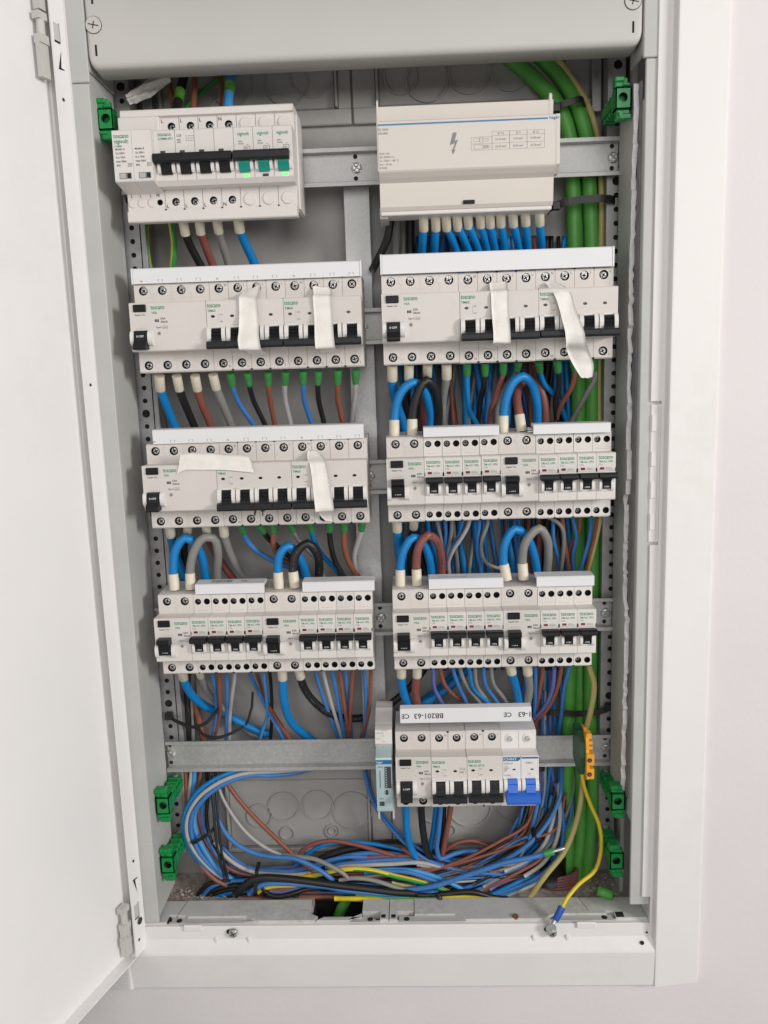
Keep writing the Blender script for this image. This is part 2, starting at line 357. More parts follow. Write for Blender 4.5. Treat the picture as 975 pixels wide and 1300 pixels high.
# floor and roof
cboxes('cable_gap', 'hole', (-118, -112.6, 4, 100, -520, -475, 0), (-58.4, -53, 4, 100, -520, -475, 0), (-112, -59, 66, 68, -520, -475, 0))
cboxes('floor', 'dust', (-286, -113, 37, 101, -474, -466, .5), (-58, 226, 37, 101, -474, -466, .5), (-112.5, -58.5, 66, 101, -474, -466, .5))
mb = MB(); mb.box(-286, 226, 30, 101, 452, 458, .5); cpart(mb, 'roof', 'back')
# moulded fields of the back panel, upper and lower, with their knockouts
def field(x0, x1, z0, z1, nm='moulded_panel'):
    m = MB(); m.box(x0, x1, 97.2, 101.2, z0, z1, 1.2)
    m.box(x0-2.6, x0, 91, 101, z0, z1, .6); m.box(x1, x1+2.6, 91, 101, z0, z1, .6)
    cpart(m, nm, 'back')
field(-232, -60, 362, 450); field(-17, 165, 362, 450)
cboxes('panel_rib', 'back', (-236, -44.5, 94.6, 101.2, 346, 361, 1), (-42.5, 192, 94.6, 101.2, 346, 361, 1), (-57, -44.5, 95, 101.2, 361, 452, .6), (-42.5, -20, 95, 101.2, 361, 452, .6))
field(-212, -53, -430, -349); field(-8, 152, -430, -349)
cboxes('panel_rib', 'back', (-214, -50, 95, 101.2, -348, -331, 1.2), (-10, 154, 95, 101.2, -348, -331, 1.2), (-216, -50, 93, 101.2, -436, -431, 1), (-12, 156, 93, 101.2, -436, -431, 1))
cboxes('panel_rib', 'back', (-49, -27.2, 96, 101.2, -466, -318, .6), (-26, -11, 96, 101.2, -466, -318, .6))
def knockout(x, z, r):
    m = MB(); n = 36
    for (ra, rb, ya, yb) in ((r-1.1, r-.6, 97.2, 95.4), (r-.6, r+.6, 95.4, 95.4), (r+.6, r+1.1, 95.4, 97.2)):
        vs = [(x+q*math.cos(2*math.pi*i/n), yy, z+q*math.sin(2*math.pi*i/n)) for q, yy in ((ra, ya), (rb, yb)) for i in range(n)]
        m.add(vs, [(i, (i+1) % n, n+(i+1) % n, n+i) for i in range(n)], 0, True)
    cpart(m, 'knockout', 'back')
for x, z, r in ((-194, 387, 20), (-162, 387, 20), (-107, 387, 21), (-60.5+4-26, 394, 21), (31, 384, 20), (72, 390, 20), (112, 390, 19), (5, 388, 16),
                (-150, -381, 17), (-111, -380, 17.5), (-71, -387, 22), (-95, -412, 8), (-95, -412, 4.5), (-178, -392, 14), (-147, -414, 8), (62, -384, 24), (112, -380, 22), (24, -384, 20), (38, -413, 7.5), (122, -414, 7)):
    knockout(x, z, r)
# perforated posts
def post(x0, x1, za, zb):
    m = MB(); n = int((zb-za)/13); st = (zb-za)/n; cx = (x0+x1)/2+1
    for i in range(n):
        a = za+i*st; big = i % 8 == 5
        m.hplate(x0, x1, a, a+st, 70, cx, a+st/2, 4.1 if big else 2.5, 2.5, 14, 0, 1)
    m.add([(x0, 70, za), (x0, 70, zb), (x0, 92, zb), (x0, 92, za)], [(0,1,2,3)]); m.add([(x1, 70, za), (x1, 70, zb), (x1, 92, zb), (x1, 92, za)], [(0,1,2,3)])
    return m
cpart(post(-273.5, -256.5, -420, 440), 'perforated_post', ['post', 'hole'])
cpart(post(201, 217.5, -420, 440), 'perforated_post', ['post', 'hole'])
mb = MB(); mb.box(-255.5, -250.5, 70, 92, -300, 330, .3); cpart(mb, 'post_channel', 'post')
mb = MB(); mb.box(-54, -28.5, 79, 82, -300, 284, .4); cpart(mb, 'centre_bar', 'galv')
cboxes('panel_rib', 'post', (190, 199, 88, 100, 346, 450, .5), (-250, -240, 88, 100, 346, 450, .5))
# bottom ledge pieces
def ledge(prof, zt, nm, h=9):
    m = MB(); m.prism_z(prof, zt-h, zt); cpart(m, nm, 'ledge')
ledge([(-285, 2), (-262, 2), (-262, 14), (-253.5, 14.5), (-249.5, 37), (-285, 37)], -457.2, 'corner_ledge')
ledge([(-252.8, 13), (-244, 13), (-242, 11), (-180, 11), (-166, 3.4), (-107, 3.4), (-104, 9), (-112.5, 14), (-113.5, 37), (-248.6, 37)], -456.8, 'ledge_plate')
ledge([(-105, 3.4), (-72, 3.4), (-66, 9), (-58, 14), (-58, 8), (-100, 7)], -457.2, 'ledge_remnant')
ledge([(-57.6, 16.5), (-38.6, 16.5), (-38.6, 3.4), (-29.8, 3.4), (-29.8, 36), (-57.6, 36)], -456.6, 'joint_ledge', 9)
ledge([(-29, 3.4), (-20.6, 3.4), (-20.6, 16.5), (-3.6, 16.5), (-3.6, 36), (-29, 36)], -456.7, 'joint_ledge', 9)
ledge([(-2.8, 12), (40, 12), (50, 3.4), (128, 3.4), (142, 11), (196, 11), (196, 14.5), (178, 15), (172, 37), (-2.8, 37)], -456.9, 'ledge_plate')
ledge([(173, 37), (178.8, 16), (197, 15.3), (204, 14), (204, 4), (236, 4), (236, 37)], -457.3, 'corner_ledge')
for x0, x1 in ((-258, -180), (-99, -40), (-19, 49), (136, 202)):
    mb = MB(); mb.prism_z([(x0, 3), (x1, 3), (x1-9, 11.6), (x0, 11.6)] if x0 != -19 and x0 != 136 else [(x0+(0 if x0 == -19 else 9), 11.6), (x0, 3), (x1, 3), (x1, 11.6)], -466, -459.2)
    for hx in ((x0+8,) if x0 in (-258, -19) else (x1-9,)): mb.cyl((hx, 7, -459.1), (0, 0, 1), 3, .3, 12, 1)
    cpart(mb, 'ledge_recess', ['liner', 'hole'])
mb = MB(); mb.box(-118, -53, 2, 100.5, -530, -520, 0); cpart(mb, 'cable_gap', 'hole')
cboxes('dark_slot', 'hole', (-276, -260, 3, 12, -463, -458, 0), (205, 213, 5, 13, -463, -457.1, 0), (-37.6, -33, 6, 11, -463, -456.4, 0), (-27, -22.6, 6, 11, -463, -456.5, 0))
mb = MB(); mb.cyl((101.7, 6, -456.9), (0, -.3, 1), 3.4, 1.8, 12, 0, 2.6); mb.box(99, 104.4, 4.5, 6.0, -455.2, -454.4, .2); cpart(mb, 'rusty_screw', 'rust')

# ---------------------------------------------------------------- cover plate at the top
cv = thing('cover_plate', 'light grey cover plate still fitted across the top of the opening', 'cover', (-27, 0, 372))
def cvp(mb, n, m): return mb.build(n, m, cv, (27, 0, -372))
mb = MB(); x0, x1 = -267.5, 213
n = 6; prof = [(0, 470)]+[(6-6*math.cos(t), 372.5+6-6*math.sin(t)) for t in [math.pi/2*i/n for i in range(n+1)]]+[(24, 371), (24, 373), (7, 374.5), (3, 379), (2.5, 470)]
rr_ = 7
N = len(prof); cols = []
for xx, drop in [(x0, rr_), (x0+1.2, 3.6), (x0+3.2, 1.2), (x0+rr_, 0), (x1-rr_, 0), (x1-3.2, 1.2), (x1-1.2, 3.6), (x1, rr_)]:
    cols.append([(xx, y+(0.0 if drop < 5 else 1.6), z+(drop if z < 460 else 0)) for y, z in prof])
vs = [p for c in cols for p in c]
mb.add(vs, [(c*N+i, c*N+(i+1) % N, (c+1)*N+(i+1) % N, (c+1)*N+i) for c in range(len(cols)-1) for i in range(N)], 0, True)
mb.add(vs, [tuple(range(N)), tuple(range(len(vs)-N, len(vs)))])
cvp(mb, 'plate', 'cover')
for x, z in ((-260.9, 407.9), (204.6, 406.8)):
    mb = MB(); mb.cyl((x, .1, z), (0, -1, 0), 7.4, .25, 26, 1); mb.cyl((x, 0, z), (0, -1, 0), 6.9, 1.0, 26, 0, None, .3)
    a = .22
    for s_ in (0, math.pi/2):
        d = Vector((math.cos(a+s_), 0, -math.sin(a+s_))); e = Vector((-d.z, 0, d.x)); L = 4.8 if s_ == 0 else 3.2; c = Vector((x, -1.06, z))
        mb.add([c+d*L+e*.45, c+d*L-e*.45, c-d*L-e*.45, c-d*L+e*.45], [(0,1,2,3)], 1)
    cvp(mb, 'quarter_turn_screw', ['cover', 'hole'])
    mb = MB()
    for dz in (-20.5, 21.5): mb.box(x+.6-.9, x+.6+.9, -.15, .4, z+dz-4.6, z+dz+4.6, 0)
    cvp(mb, 'slot', 'hole')

# ---------------------------------------------------------------- door
dr = thing('cabinet_door', 'white sheet steel door swung wide open on the left', 'door', (-284, -4, -482))
dd = Vector((-.295, -.9555, 0)); dn = Vector((-.9555, .295, 0))        # along the leaf, and towards its outer skin
lean = 0.0045
def D(u, v, z): # u along the leaf from the hinge, v towards the outside
    p = Vector((-284, -4, -482))+dd*u+dn*v; return (p.x-lean*(z+482)*.55-(-284), p.y+4, z+482)
def dslab(mb, u0, u1, v0, v1, z0, z1, mi=0):
    vs = [D(u, v, z) for u in (u0, u1) for v in (v0, v1) for z in (z0, z1)]
    mb.add(vs, [(0,1,3,2),(4,6,7,5),(0,4,5,1),(2,3,7,6),(0,2,6,4),(1,5,7,3)], mi)
mb = MB(); dslab(mb, 3, 470, 12, 13.2, -482, 600); mb.build('door_skin', 'door', dr)
mb = MB(); dslab(mb, 17.2, 470, 0, 12, -482.4, -481.2); mb.build('bottom_flange', 'door', dr)
mb = MB()
# hinge side lip with openings left between the slabs
for z0, z1 in ((-481, 600),): dslab(mb, -1.5, 16.5, -.6, .6, z0, z1)
mb.build('hinge_lip', 'door', dr)
mb = MB(); dslab(mb, -1.5, -.3, .6, 12, -481, 600); mb.build('edge_return', 'liner', dr)
mb = MB()
for (u, z, r) in ((9, 344, 1.5), (7.5, 99, 1.4), (8, -378, 1.5), (10, -465, 1.5)):
    c = Vector(D(u, -.75, z)); mb.cyl(c+dn*.3, -dn, r, .5, 10, 0)
mb.build('punched_hole', 'hole', dr)
def tri(z0, up):
    m = MB(); s = 1 if up else -1
    a, b, c = D(6.5, -.8, z0), D(11.5, -.8, z0-s*16), D(4, -.8, z0-s*15)
    m.add([a, b, c], [(0, 1, 2)], 0)
    k = dn*-1.2; m.add([Vector(a)+k*.1, Vector(D(8, -.8, z0-s*14)), Vector(c)+k], [(0, 1, 2)], 1)
    m.build('triangular_tab', ['hole', 'door'], dr)
tri(384, True); tri(-413, False)
def hinge(z):
    m = MB()
    for a, b, v0, v1 in ((z-13, z-6, 2, 9), (z+6, z+12, 2, 9), (z-40 if z > 0 else z-22, z-13, 3.5, 8)): dslab(m, 17.2, 27.5, v0, v1, a, b)
    c0 = Vector(D(22, 5.5, z-6)); m.cyl(c0, (0, 0, 1), 3.6, 12, 12)
    m.build('hinge', 'hinge', dr)
    m = MB(); dslab(m, 7, 13.5, -1.1, -.62, z-7, z+7); m.build('hinge_clip', 'hinge', dr)
    m = MB(); dslab(m, 6.4, 7.0, -1.0, -.62, z-8, z+8); dslab(m, 7.0, 13.5, -1.0, -.62, z-8.6, z-7.2); m.build('clip_slot', 'hole', dr)
hinge(398); hinge(-432)
mb = MB(); dslab(mb, 17.3, 25, 2.5, 9, 412, 470); mb.build('hinge_arm', 'hinge', dr)
mb = MB(); dslab(mb, 17.3, 27, 2.5, 9, -474, -455); dslab(mb, 17.3, 23, 3, 8, -474, -440); dslab(mb, 22, 29, 3, 8, -462, -452); mb.build('hinge_arm', 'hinge', dr)
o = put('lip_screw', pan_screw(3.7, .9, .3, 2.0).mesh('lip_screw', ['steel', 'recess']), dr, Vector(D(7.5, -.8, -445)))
o.rotation_euler = (0, 0, math.atan2(-dn.x, dn.y)+math.pi)

# ---------------------------------------------------------------- DIN rails
ROW = {1: 300, 2: 150, 3: 0, 4: -150, 5: -300}
def din_rail(z, label, screws):
    t = thing('din_rail', label, 'rail', (-30, 70, z), 'horizontal steel rails carrying the devices')
    x0, x1 = (-268.5, 211)
    m = MB(); p = [(69.5, -13), (69.5, 13), (68.2, 13), (68.2, -13)]
    m.prism_x([(y-70, zz) for y, zz in p], x0+30, x1+30)
    for s in (-1, 1):
        m.prism_x([(a-70, s*b) for a, b in ((69.5, 13), (62.5, 13.2), (61.2, 13.8), (61, 17.4), (62.2, 17.6), (62.4, 14.6), (69.5, 14.4))], x0+30, x1+30)
    m.build('channel', 'galv', t)
    for x in screws:
        put('rail_screw', BIGSCREW2, t, (x+30, -2, 0))
        m = MB(); 
        for dz in (-9.5, 10.5): m.cyl((x+29, -1.85, dz), (0, -1, 0), 2.2, .1, 10)
        m.build('slot_hole', 'hole', t)
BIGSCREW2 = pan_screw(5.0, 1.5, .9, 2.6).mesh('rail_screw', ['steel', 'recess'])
for r_, nm in ((1, 'topmost steel rail, behind the surge protector and the terminal block cover'), (2, 'second steel rail from the top, mostly hidden by breakers'), (3, 'third steel rail from the top, seen between the two columns'), (4, 'fourth steel rail from the top, its right end bare'), (5, 'lowest steel rail, bare along its whole left half')):
    din_rail(ROW[r_]-2, nm, {1: (-39.5, 206), 2: (-38.5,), 3: (-36.5,), 4: (-30, 204.5), 5: (-264.6, 207)}[r_])

# ---------------------------------------------------------------- device pieces
BODY_CACHE = {}
def body(w_, cells, nz=(-22.2, 22), ys=18, hz=(-41.5, 41), holes=(), notch=True, yn=0, hr=4.2, hd=5.5):
    """cells: list of (x0, x1) shoulder cells; holes: (cell, z) with a hole centre in each"""
    m = MB(); nl, nh = nz; lo, hi = hz; g = .14
    prof = [(66, lo), (ys+1.2, lo), (ys, lo+1.2), (ys, nl), (yn+1, nl), (yn, nl+1), (yn, nh-1), (yn+1, nh), (ys, nh), (ys, hi-1.2), (ys+1.2, hi), (50, hi+2), (66, hi+2)]
    m.prism_x(prof, g, w_-g, 0, skip=(2, 8))
    for (a, b) in cells:
        for (za, zb, zc) in ((lo+1.2, nl, holes[0]), (nh, hi-1.2, holes[1])):
            a_, b_ = max(a, g), min(b, w_-g)
            xs = [(a_+b_)/2]
            if zc is None: m.add([(a_, ys, za), (b_, ys, za), (b_, ys, zb), (a_, ys, zb)], [(0,1,2,3)])
            else: m.hplate(a_, b_, za, zb, ys, (a+b)/2, zc, hr, hd)
    return m
def seams(m, xs, ys=18, hz=(-41.5, 41), nz=(-22.2, 22), dots=True, mi=1):
    for x in xs:
        m.box(x-.13, x+.13, ys-.03, ys+.2, hz[0]+1.2, nz[0]-.2, 0, mi); m.box(x-.13, x+.13, ys-.03, ys+.2, nz[1]+.3, hz[1]-1, 0, mi)
        if dots: m.box(x-1, x+1, ys-.1, ys+1.5, hz[0]-.05, hz[0]+1.5, 0, mi); m.box(x-1, x+1, ys-.1, ys+1.5, hz[1]-1.2, hz[1]+.05, 0, mi)
def ear(m, x0, x1, z0, z1, d):
    n = 8; pr = []
    for i in range(n+1):
        t = math.pi*i/n; pr.append((-d*math.sin(t)**.7 if 0 < i < n else .5, (z0+z1)/2-(z1-z0)/2*math.cos(t)))
    m.prism_x(pr, x0, x1)
SC_CACHE = {}
def add_screws(t, pts, k=1.0):
    for i, (x, y, z) in enumerate(pts):
        o = put('screw', SCREW[rnd.randrange(5)], t, (x, y, z)); 
        o.rotation_euler = (0, rnd.uniform(0, 6.28), 0)
        if k != 1: o.scale = (k, 1, k)
def hexstar(m, x, z, r, y=-.12, mi=0):
    for a in range(3):
        t = a*math.pi/3; d = Vector((math.cos(t), 0, math.sin(t))); e = Vector((-d.z, 0, d.x)); c = Vector((x, y, z))
        m.add([c+d*r+e*.13, c+d*r-e*.13, c-d*r-e*.13, c-d*r+e*.13], [(0,1,2,3)], mi)
    n = 6; vs = [(x+q*math.cos(i*math.pi/3+.5), y, z+q*math.sin(i*math.pi/3+.5)) for q in (r*.72, r*.55) for i in range(n)]
    m.add(vs, [(i, (i+1) % n, n+(i+1) % n, n+i) for i in range(n)], mi)
def frame_rect(m, x0, x1, z0, z1, t=.2, y=-.12, mi=0):
    for a, b, c, d in ((x0, x1, z0, z0+t), (x0, x1, z1-t, z1), (x0, x0+t, z0+t, z1-t), (x1-t, x1, z0+t, z1-t)):
        m.add([(a, y, c), (b, y, c), (b, y, d), (a, y, d)], [(0,1,2,3)], mi)
def quad(m, x0, x1, z0, z1, y=-.12, mi=0): m.add([(x0, y, z0), (x1, y, z0), (x1, y, z1), (x0, y, z1)], [(0,1,2,3)], mi)

# ---------------------------------------------------------------- residual current breakers (2 or 4 poles)
def rcd(poles, on, x, z, label, group=None):
    W = 17.8*poles; t = thing('residual_current_breaker', label, 'breaker', (x, rnd.uniform(-.4, .25), z+rnd.uniform(-.3, .3)), group)
    key = ('rcd', poles, on)
    if key not in BODY_CACHE:
        d = {}
        m = body(W, [(18*i-.1*i, 18*i-.1*i+17.8) for i in range(poles)], holes=(-34.6, 34.2))
        for xx in ((18.5,) if poles == 2 else (18.5, 54)):
            for zz in (34.2, -34.6): m.cyl((xx-.4, 18.2, zz), (0, -1, 0), 2.9, .45, 16, 0, None, .15)
        d['body'] = m.mesh('body', ['device', 'well'])
        m = MB(); m.box(4.1, 15.9, -1.6, .5, 13.5, 20.2, .6); d['test_button'] = m.mesh('test_button', 'black')
        m = MB(); ear(m, .5, 4.1, -17, -3, 5.5); ear(m, 16.7, 20.8, -17, -3, 5.5); d['toggle_guard'] = m.mesh('toggle_guard', 'ear')
        m = MB()
        if on:
            m.prism_x([(1, 3), (-9.5, 3.2), (-11, 1.5), (-10.6, -1.2), (-6, -4), (-4.2, -14), (1, -14.6)], 4.4, 16.4)
            m.text('I·ON', 10.4, -11.8, 1.9, -4.75, 'c', mi=1)
        else:
            m.prism_x([(1, -3), (-4.4, -3.6), (-6.6, -12.5), (-11.5, -17.5), (-12, -19.5), (-10.5, -21), (1, -20.4)], 4.4, 16.4)
            m.text('0·OFF', 10.4, -9.6, 1.9, -6.2, 'c', mi=1)
        d['toggle'] = m.mesh('toggle', ['black', 'wink'])
        m = MB(); m.text('toscano', 20.2, 15.5, 4.0, fit=12.8); m.text('VEA', 20.6, 11.5, 2.0); d['brand_lettering'] = m.mesh('brand_lettering', 'grn')
        m = MB(); m.text('Regular Test', 9.8, 10.3, 1.35, align='c', squeeze=.95); m.text('63A', 28.6, 6.3, 1.9); m.text('30mA', 28.6, 3.3, 1.9)
        for i in range(3): quad(m, 23.2+i*1.4, 24.3+i*1.4, 4.2, 6.6, mi=0)
        m.text('Type A', 24.0, -1.4, 1.5, squeeze=.8); frame_rect(m, 30.2, 34.8, -2, .6); quad(m, 31, 34, -1.1, -.7); hexstar(m, 26.4, -6.2, 2.0)
        d['printed_ratings'] = m.mesh('printed_ratings', 'ink')
        BODY_CACHE[key] = d
    for n, me in BODY_CACHE[key].items(): put(n, me, t)
    add_screws(t, [(8.9+17.9*i, 21.0, zz) for i in range(poles) for zz in (34.2, -34.6)])
    return t

# ---------------------------------------------------------------- multi-pole miniature breakers, handles down
def mcb(poles, x, z, label, model, group=None, mark=False, c16=False):
    W = 17.8*poles; t = thing('circuit_breaker', label, 'breaker', (x, rnd.uniform(-.4, .25), z+rnd.uniform(-.3, .3)), group)
    key = ('mcb', poles, model, c16)
    if key not in BODY_CACHE:
        d = {}
        m = body(W, [(17.8*i, 17.8*i+17.8) for i in range(poles)], holes=(-34.6, 34.2))
        seams(m, [17.8*i for i in range(1, poles)])
        m.box(-.02, .2, -.05, 2, -22, 22, 0, 1)
        d['body'] = m.mesh('body', ['device', 'well'])
        m = MB(); mb2 = MB()
        for i in range(poles):
            a = 17.8*i
            ear(m, a+.5, a+4.2, -17.4, -1.6, 5.2); ear(m, a+13.8, a+17.2, -17.4, -1.6, 5.2)
            m.box(a+4.2, a+13.8, -1.2, .5, -3, -1.4, .2)
            mb2.prism_x([(.5, -3.4), (-1.5, -3.6), (-3.2, -6.5), (-2.6, -7), (-4.4, -9.6), (-3.8, -10.2), (-6.5, -14), (-7, -16), (1, -16)], a+4.4, a+13.6)
        mb2.prism_x([(-4, -15), (-8.8, -15.4), (-10.4, -16.6), (-10.8, -20.4), (-9.8, -22.2), (-4, -22.4), (.2, -20)], .7, W-.7, 1)
        for i in range(1, poles): mb2.box(17.8*i-.12, 17.8*i+.12, -10.95, -10, -21, -16.4, 0, 0)
        d['toggle_guard'] = m.mesh('toggle_guard', 'ear'); d['tie_bar_handle'] = mb2.mesh('tie_bar_handle', ['black', 'blackg'])
        m = MB()
        for i in range(poles):
            n = 12; cx = 17.8*i+6.0; m.add([(cx+1.9*math.cos(2*math.pi*k/n), -.12, 7.4+1.25*math.sin(2*math.pi*k/n)) for k in range(n)], [tuple(range(n))])
        d['indicator_window'] = m.mesh('indicator_window', 'win')
        m = MB(); m.text('toscano', .9, 15.5, 4.0, fit=12.8); m.text(model, 1.1, 11.4, 2.2); d['brand_lettering'] = m.mesh('brand_lettering', 'grn')
        m = MB(); 
        for k in range(6): quad(m, 11.2, 11.4, 2.4+k*1.3, 3.2+k*1.3)
        m.text('ON', 12.2, 8.2, 1.2); m.text('OFF', 12.2, 2.0, 1.2)
        for i in range(poles):
            s = 'N' if i == 0 else 'L'
            m.text(s, 17.8*i+14.2, 36, 2.0, y=17.85); m.text(s, 17.8*i+14.2, -38.6, 2.0, y=17.85)
        if c16: m.text('C16', 28.2, 8.6, 2.3); frame_rect(m, 28.2, 34.2, 5.2, 7.4); m.text('6000', 28.8, 5.6, 1.2)
        d['printed_ratings'] = m.mesh('printed_ratings', 'grey_ink')
        BODY_CACHE[key] = d
    for n, me in BODY_CACHE[key].items(): put(n, me, t)
    if mark:
        m = MB()
        m.add([(30.0, 17.85, -27.4), (31.6, 17.85, -26.2), (32.4, 17.85, -27), (31.2, 17.85, -31.4), (29.9, 17.85, -31.8)], [(0,1,2,3,4)])
        m.add([(36.4, 17.85, -26.6), (41, 17.85, -26.2), (40.8, 17.85, -27.4), (39.2, 17.85, -27.6), (38.9, 17.85, -32), (37.9, 17.85, -32), (38, 17.85, -27.6), (36.6, 17.85, -27.8)], [tuple(range(8))])
        m.build('marker_scribble', 'ink', t)
    add_screws(t, [(8.9+17.8*i, 21.0, zz) for i in range(poles) for zz in (34.2, -34.6)])
    return t

# ---------------------------------------------------------------- slim one-module breakers, switched on
def slim(x, z, label, group):
    t = thing('slim_circuit_breaker', label, 'breaker', (x, rnd.uniform(-.4, .25), z+rnd.uniform(-.3, .3)), group)
    if 'slim' not in BODY_CACHE:
        d = {}; W = 17.8
        m = body(W, [(0, 9), (9, 17.8)], holes=(-35, 33.4), hr=3.15, hd=8)
        m.box(.14, 1.2, 17.8, 19, -41.55, -40.2, 0, 1); m.box(16.6, 17.66, 17.8, 19, -41.55, -40.2, 0, 1)
        m.box(3, 14, 17.93, 18.2, 24.2, 24.35, 0, 2)
        m.box(-.1, .8, -.1, 1, 4.6, 8, 0, 1); m.box(17, 17.9, -.1, 1, 4.6, 8, 0, 1); 
        d['body'] = m.mesh('body', ['device2', 'well', 'grey_ink'])
        m = MB(); ear(m, 1.9, 4.3, -13.6, -1.5, 4.8); ear(m, 12.7, 15.4, -13.6, -1.5, 4.8); m.box(4.3, 12.7, -1, .4, -13.6, -11.4, .2); d['toggle_guard'] = m.mesh('toggle_guard', 'ear')
        m = MB(); m.prism_x([(1, 3.6), (-8.5, 4.2), (-10.8, 3), (-11.2, .4), (-9.6, -1.2), (1, -1.5)], .9, 17); m.prism_x([(1, -1), (-8.6, -1), (-5, -5), (-3.6, -11.2), (1, -11.4)], 4.5, 12.5)
        m.text('I·ON', 8.5, -9.9, 1.5, -4.3, 'c', mi=1); d['toggle'] = m.mesh('toggle', ['black', 'wink'])
        m = MB(); m.box(3.1, 7.1, -.25, .3, 6.4, 8.6, .1); d['indicator_window'] = m.mesh('indicator_window', 'red')
        m = MB(); m.text('toscano', 1.7, 16.3, 3.8, fit=13.4); m.text('TM-AC-1PN', 1.9, 13.0, 1.9, fit=13); d['brand_lettering'] = m.mesh('brand_lettering', 'grn')
        m = MB(); m.text('C16', 1.9, 10.5, 1.5); quad(m, 8.4, 14.6, 6.6, 6.9); quad(m, 8.4, 14.6, 7.4, 7.7); quad(m, 8.6, 12.6, 8.2, 8.4); quad(m, .6, 17, 5.2, 5.35); d['printed_ratings'] = m.mesh('printed_ratings', 'grey_ink')
        BODY_CACHE['slim'] = d
    for n, me in BODY_CACHE['slim'].items(): put(n, me, t)
    add_screws(t, [(4.5, 23.6, 33.4), (4.5, 23.6, -35)], .78)

XL, XR = -249.6, -17.6
mw = 17.8
rcd(4, False, XL, 150, 'wide residual current breaker without tape at the left end of the upper left row', 'wide four pole residual current breakers')
mcb(4, XL+4*mw, 150, 'four pole breaker with crinkled tape over its third pole, middle of the upper left row', 'TM60', 'four pole breakers with linked black handles')
mcb(4, XL+8*mw, 150, 'four pole breaker with smooth straight tape strip, right end of the upper left row', 'TM60', 'four pole breakers with linked black handles')
rcd(4, False, XR, 150, 'wide residual current breaker switched off below the lightning-arrow cover', 'wide four pole residual current breakers')
mcb(4, XR+4*mw, 150, 'four pole breaker with short straight tape strip, middle of the upper right row', 'TM60', 'four pole breakers with linked black handles')
mcb(4, XR+8*mw, 150, 'four pole breaker behind the long twisted hanging tape, right end of the upper right row', 'TM60', 'four pole breakers with linked black handles')
rcd(4, False, XL, 0, 'wide residual current breaker with horizontal tape across its top right corner', 'wide four pole residual current breakers')
mcb(4, XL+4*mw, 0, 'four pole breaker with black marker letter T under its handles', 'TM60', 'four pole breakers with linked black handles', mark=True)
mcb(4, XL+8*mw, 0, 'four pole breaker with vertical tape strip, right end of the row with the horizontal tape', 'TM60', 'four pole breakers with linked black handles')
ordn = ('first', 'second', 'third', 'fourth')
G2, G1 = 'two pole residual current breakers switched on', 'slim one module breakers with black switches'
rcd(2, True, XR, 0, 'two pole breaker fed by blue and black loops in the third right row', G2)
for i in range(4): slim(XR+(2+i)*mw, 0, f'slim breaker, {ordn[i]} from the left under the left busbar of the third right row', G1)
rcd(2, True, XR+6*mw, 0, 'two pole breaker fed by tall blue and red-brown loops in the third right row', G2)
for i in range(4): slim(XR+(8+i)*mw, 0, f'slim breaker, {ordn[i]} from the left under the right busbar of the third right row', G1)
rcd(2, True, XL, -150, 'two pole breaker fed by blue and grey loops left of the barcode busbar', G2)
for i in range(4): slim(XL+(2+i)*mw, -150, f'slim breaker, {ordn[i]} from the left under the white busbar with the barcode', G1)
rcd(2, True, XL+6*mw, -150, 'two pole breaker fed by blue and black loops right of the barcode busbar', G2)
for i in range(4): slim(XL+(8+i)*mw, -150, f'slim breaker, {ordn[i]} from the left at the right end of the lower left row', G1)
rcd(2, True, XR+1.5, -150, 'two pole breaker fed by blue and red-brown loops left of the printed busbar', G2)
for i in range(4): slim(XR+1.5+(2+i)*mw, -150, f'slim breaker, {ordn[i]} from the left under the printed busbar of the lower right row', G1)
rcd(2, True, XR+1.5+6*mw, -150, 'two pole breaker fed by blue and grey loops right of the printed busbar', G2)
for i in range(3): slim(XR+1.5+(8+i)*mw, -150, f'slim breaker, {ordn[i]} from the left of the three ending the lower right row', G1)
rcd(2, False, XR, -299, 'two pole residual current breaker switched off beside the time switch in the bottom row')
mcb(2, XR+2*mw, -299, 'two pole breaker marked C16 with linked black handles in the bottom row', 'TM63', c16=True)
mcb(2, XR+4*mw, -299, 'two pole breaker with linked black handles left of the blue-handled one', 'TM-63-2P10')

# ---------------------------------------------------------------- blue handled pair at the end of the bottom row
t = thing('blue_handled_breaker', 'two module breaker with linked blue handle and blue header in the bottom row', 'breaker', (XR+6*mw, 0, -299))
m = body(35.6, [(0, 17.8), (17.8, 35.6)], nz=(-22.2, 22), holes=(None, None)); seams(m, [17.8], dots=False); m.box(17.65, 17.95, -.06, 1, -22, 22, 0, 1)
for i in range(2): m.cyl((8.9+17.8*i, 18.1, 32.5), (0, -1, 0), 4.9, .8, 20, 0, None, .3)
m.build('body', ['ear', 'well'], t)
m = MB(); mb2 = MB()
for a in (0, 17.8): ear(m, a+.6, a+4, -15.4, -1, 5.4); ear(m, a+14, a+17.3, -15.4, -1, 5.4)
for a in (0, 17.8): mb2.prism_x([(.5, -1.4), (-3, -1.6), (-4.6, -5), (-4.2, -6.4), (-8.4, -13.5), (1, -14)], a+4.3, a+13.7)
mb2.prism_x([(-4, -12.6), (-11, -13), (-12.8, -14.6), (-13.2, -21), (-12, -23.2), (-4, -23.4), (0, -20)], 2.2, 35.4)
m.build('toggle_guard', 'ear', t); mb2.build('tie_bar_handle', 'blue', t)
m = MB(); m.prism_y([(.5, 17.0), (15, 17.0), (17.2, 19), (17.4, 21.2), (.5, 21.2)], -.14, .1); quad(m, 18.4, 35, 19.4, 21.2); m.build('blue_header', 'logo', t)
m = MB(); m.text('CHNT', 1.2, 17.9, 2.5, y=-.22, squeeze=1.25); m.build('logo_lettering', 'wink', t)
m = MB(); m.text('NXB-63', 1.2, 13.6, 1.8); m.text('C20', 1.2, 10.6, 1.5)
